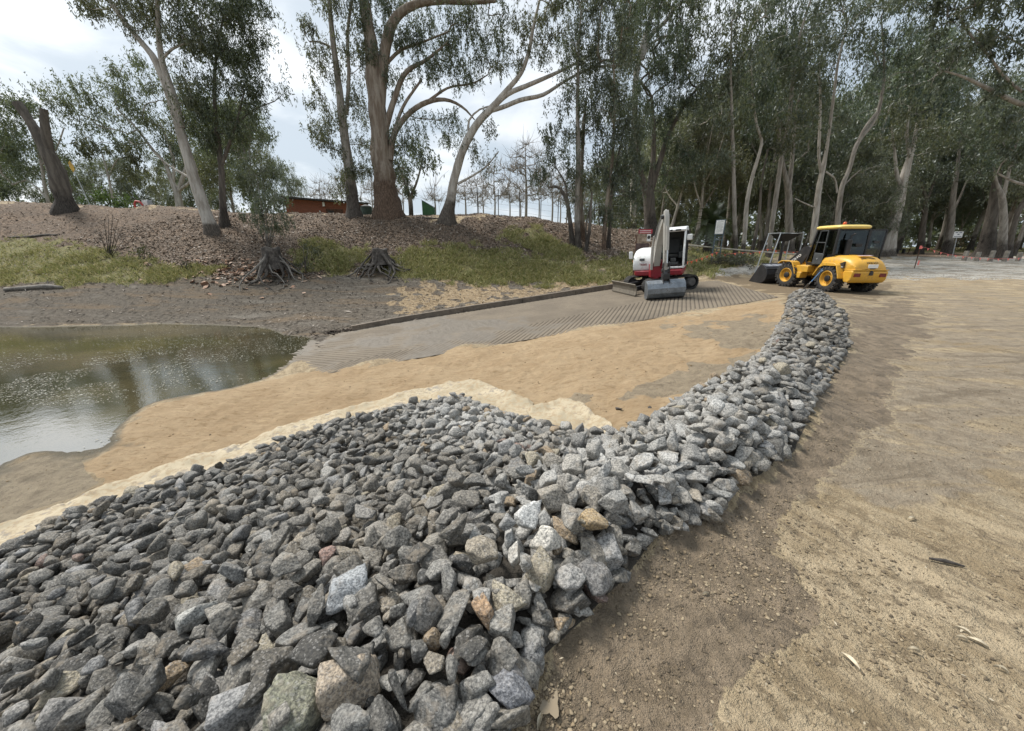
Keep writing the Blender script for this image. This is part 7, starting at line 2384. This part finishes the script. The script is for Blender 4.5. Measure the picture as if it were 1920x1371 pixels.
mb = MB(); mb.beam((.80, y1 + .05, 1.06), (.76, y1 + .05, 1.76), .06, .05); mb.beam((.76, y1 + .05, 1.76), (.54, y1 + .05, 2.36), .06, .05); mb.beam((-.12, y1 + .05, 1.02), (-.12, y1 + .05, 2.36), .06, .05); eb(mb, 'door_frame', blkpl, HU, .006, dd)
mb = MB(); mb.beam((.7, y1 + .09, 1.2), (.68, y1 + .09, 1.7), .03, .03); eb(mb, 'door_handle', blk, HU, 0, dd)
for yy, z, x in ((1.12, 2.12, .66), (-1.08, 1.56, .82)):
    mb = MB(); mb.tube([(x - .06, yy - math.copysign(.14, yy), z - .16), (x, yy - math.copysign(.04, yy), z - .1), (x, yy, z)], .014, 6); mo = eb(mb, 'mirror_arm', blk, HU)
    mb = MB(); mb.box((x + .01, yy, z), (.05, .19 if yy > 0 else .15, .22 if yy > 0 else .30)); eb(mb, 'mirror', ex_w, HU, .03, mo, seg=3)
# boom foot, boom, arm, bucket: the boom swings a little to its own left
BP = HU @ Vector((1.02, -.06, 0))
BU = Matrix.Translation((BP.x, BP.y, 0)) @ Matrix.Rotation(math.atan2(-.985, -.10), 4, 'Z')
mb = MB(); mb.box((-.02, 0, .92), (.34, .44, .52)); mb.cyl((-.02, 0, .60), (-.02, 0, 1.22), .17, None, 24); eb(mb, 'swing_bracket', ex_r, BU, .02)
def boomplates(pts, wd, ht):
    """tapered box beam along a path in the xz plane"""
    rings = []
    n = len(pts)
    for i, (x, z) in enumerate(pts):
        a = Vector(pts[max(i - 1, 0)]); b = Vector(pts[min(i + 1, n - 1)])
        t = (b - a).normalized(); nn = Vector((-t.y, t.x))
        h, w = ht[i] / 2, wd[i] / 2
        rings.append([Vector((x + nn.x * h * s, y * w, z + nn.y * h * s)) for s, y in ((-1, -1), (-1, 1), (1, 1), (1, -1))])
    return rings
mb = MB(); mb.loft(boomplates([(.08, 1.12), (.16, 1.5), (.30, 1.95), (.56, 2.40), (.92, 2.74), (1.16, 2.92)], [.25, .25, .23, .21, .20, .19], [.20, .27, .31, .31, .24, .16])); bm_ = eb(mb, 'boom', ex_g, BU, .015)
for s in (1, -1):
    mb = MB(); mb.prism([(-.02, 1.0), (.18, 1.0), (.24, 1.30), (.10, 1.36)], s * .17, s * .22); eb(mb, 'boom_bracket', ex_r, BU, .01)
mb = MB(); mb.cyl((.30, .24, 1.0), (.40, .24, 1.72), .058); mb.build  # boom ram body
eb(mb, 'boom_ram', ex_g, BU, 0, bm_)
mb = MB(); mb.cyl((.40, .24, 1.72), (.48, .20, 2.30), .03); eb(mb, 'ram_rod', chrome, BU, 0, bm_)
mb = MB(); mb.cyl((.30, -.24, 1.0), (.40, -.24, 1.9), .055); mb.cyl((.40, -.24, 1.9), (.46, -.22, 2.28), .03); eb(mb, 'boom_ram', ex_g, BU, 0, bm_)
mb = MB(); mb.cyl((.38, 0, 2.46), (.86, 0, 2.98), .06); mb.cyl((.86, 0, 2.98), (1.12, 0, 3.16), .032); eb(mb, 'arm_ram', ex_g, BU, 0, bm_)
mb = MB()
for q in range(5):
    mb.tube([(.30 + .012 * q, -.16 + .05 * q, 2.20), (.62, -.15 + .05 * q, 2.62 + .02 * q), (.98, -.13 + .05 * q, 2.98 + .02 * q), (1.14, -.12 + .05 * q, 2.94)], .017, 6)
eb(mb, 'hydraulic_pipes', galv, BU, 0, bm_)
mb = MB(); mb.tube([(.60, .14, 2.5), (.74, .22, 2.2), (.95, .20, 1.9), (1.10, .13, 1.75)], .020, 8); mb.tube([(.52, .15, 2.3), (.70, .24, 1.95), (.92, .22, 1.65), (1.14, .12, 1.5)], .020, 8); eb(mb, 'hydraulic_hose', blkpl, BU, 0, bm_)
mb = MB(); mb.loft(boomplates([(1.14, 3.14), (1.19, 2.90), (1.25, 2.4), (1.31, 1.7), (1.36, 1.02)], [.15, .16, .15, .14, .13], [.14, .27, .24, .19, .14])); am = eb(mb, 'dipper_arm', ex_g, BU, .015)
mb = MB(); mb.cyl((1.16, -.16, 2.92), (1.16, .16, 2.92), .07); mb.cyl((1.36, -.13, 1.04), (1.36, .13, 1.04), .06); eb(mb, 'pivot_pins', blk, BU, 0, am)
mb = MB(); mb.cyl((1.42, 0, 2.62), (1.49, 0, 1.78), .062); eb(mb, 'bucket_ram', ex_g, BU, 0, am)
mb = MB(); mb.cyl((1.49, 0, 1.78), (1.54, 0, 1.32), .034); eb(mb, 'ram_rod', chrome, BU, 0, am)
mb = MB()
for s in (1, -1):
    mb.beam((1.54, s * .10, 1.34), (1.34, s * .10, 1.16), .03, .09); mb.beam((1.54, s * .11, 1.34), (1.52, s * .11, .86), .03, .09)
mb.box((1.44, 0, .84), (.30, .24, .20)); mb.prism([(1.28, .90), (1.36, 1.10), (1.44, 1.06), (1.56, .88), (1.52, .66), (1.30, .66)], -.09, .09); eb(mb, 'quick_hitch', blk, BU, .012, am)
# wide mud bucket, back to the viewer
th_ = [(1.22, .78), (1.46, .80), (1.62, .70), (1.70, .52), (1.70, .34), (1.60, .18), (1.42, .10), (1.16, .12)]
ti_ = [(1.22, .755), (1.45, .775), (1.60, .68), (1.675, .51), (1.675, .35), (1.585, .20), (1.415, .125), (1.16, .145)]
zoff = .0
GB = EX + (tilt @ (BU @ Vector((1.45, 0, 0))))
dz = (ramp_z(GB.x, GB.y) - GB.z) - .10 + .01
mb = MB()
for i in range(len(th_) - 1):
    mb.prism([(th_[i][0], th_[i][1] + dz), (th_[i + 1][0], th_[i + 1][1] + dz), (ti_[i + 1][0], ti_[i + 1][1] + dz), (ti_[i][0], ti_[i][1] + dz)], -.66, .66)
bu = eb(mb, 'bucket', stl, BU, 0, angle=40)
for s in (1, -1):
    mb = MB(); mb.prism([(x, z + dz) for x, z in th_], s * .66, s * .685); eb(mb, 'side_plate', stl, BU, .004, bu)
mb = MB(); mb.box((1.15, 0, .133 + dz), (.12, 1.34, .03)); eb(mb, 'cutting_edge', muddy, BU, .004, bu)
for s in (1, -1):
    mb = MB(); mb.prism([(1.30, .76 + dz), (1.34, .98 + dz), (1.52, .96 + dz), (1.66, .68 + dz)], s * .10, s * .13); eb(mb, 'bucket_ear', blk, BU, .006, bu)
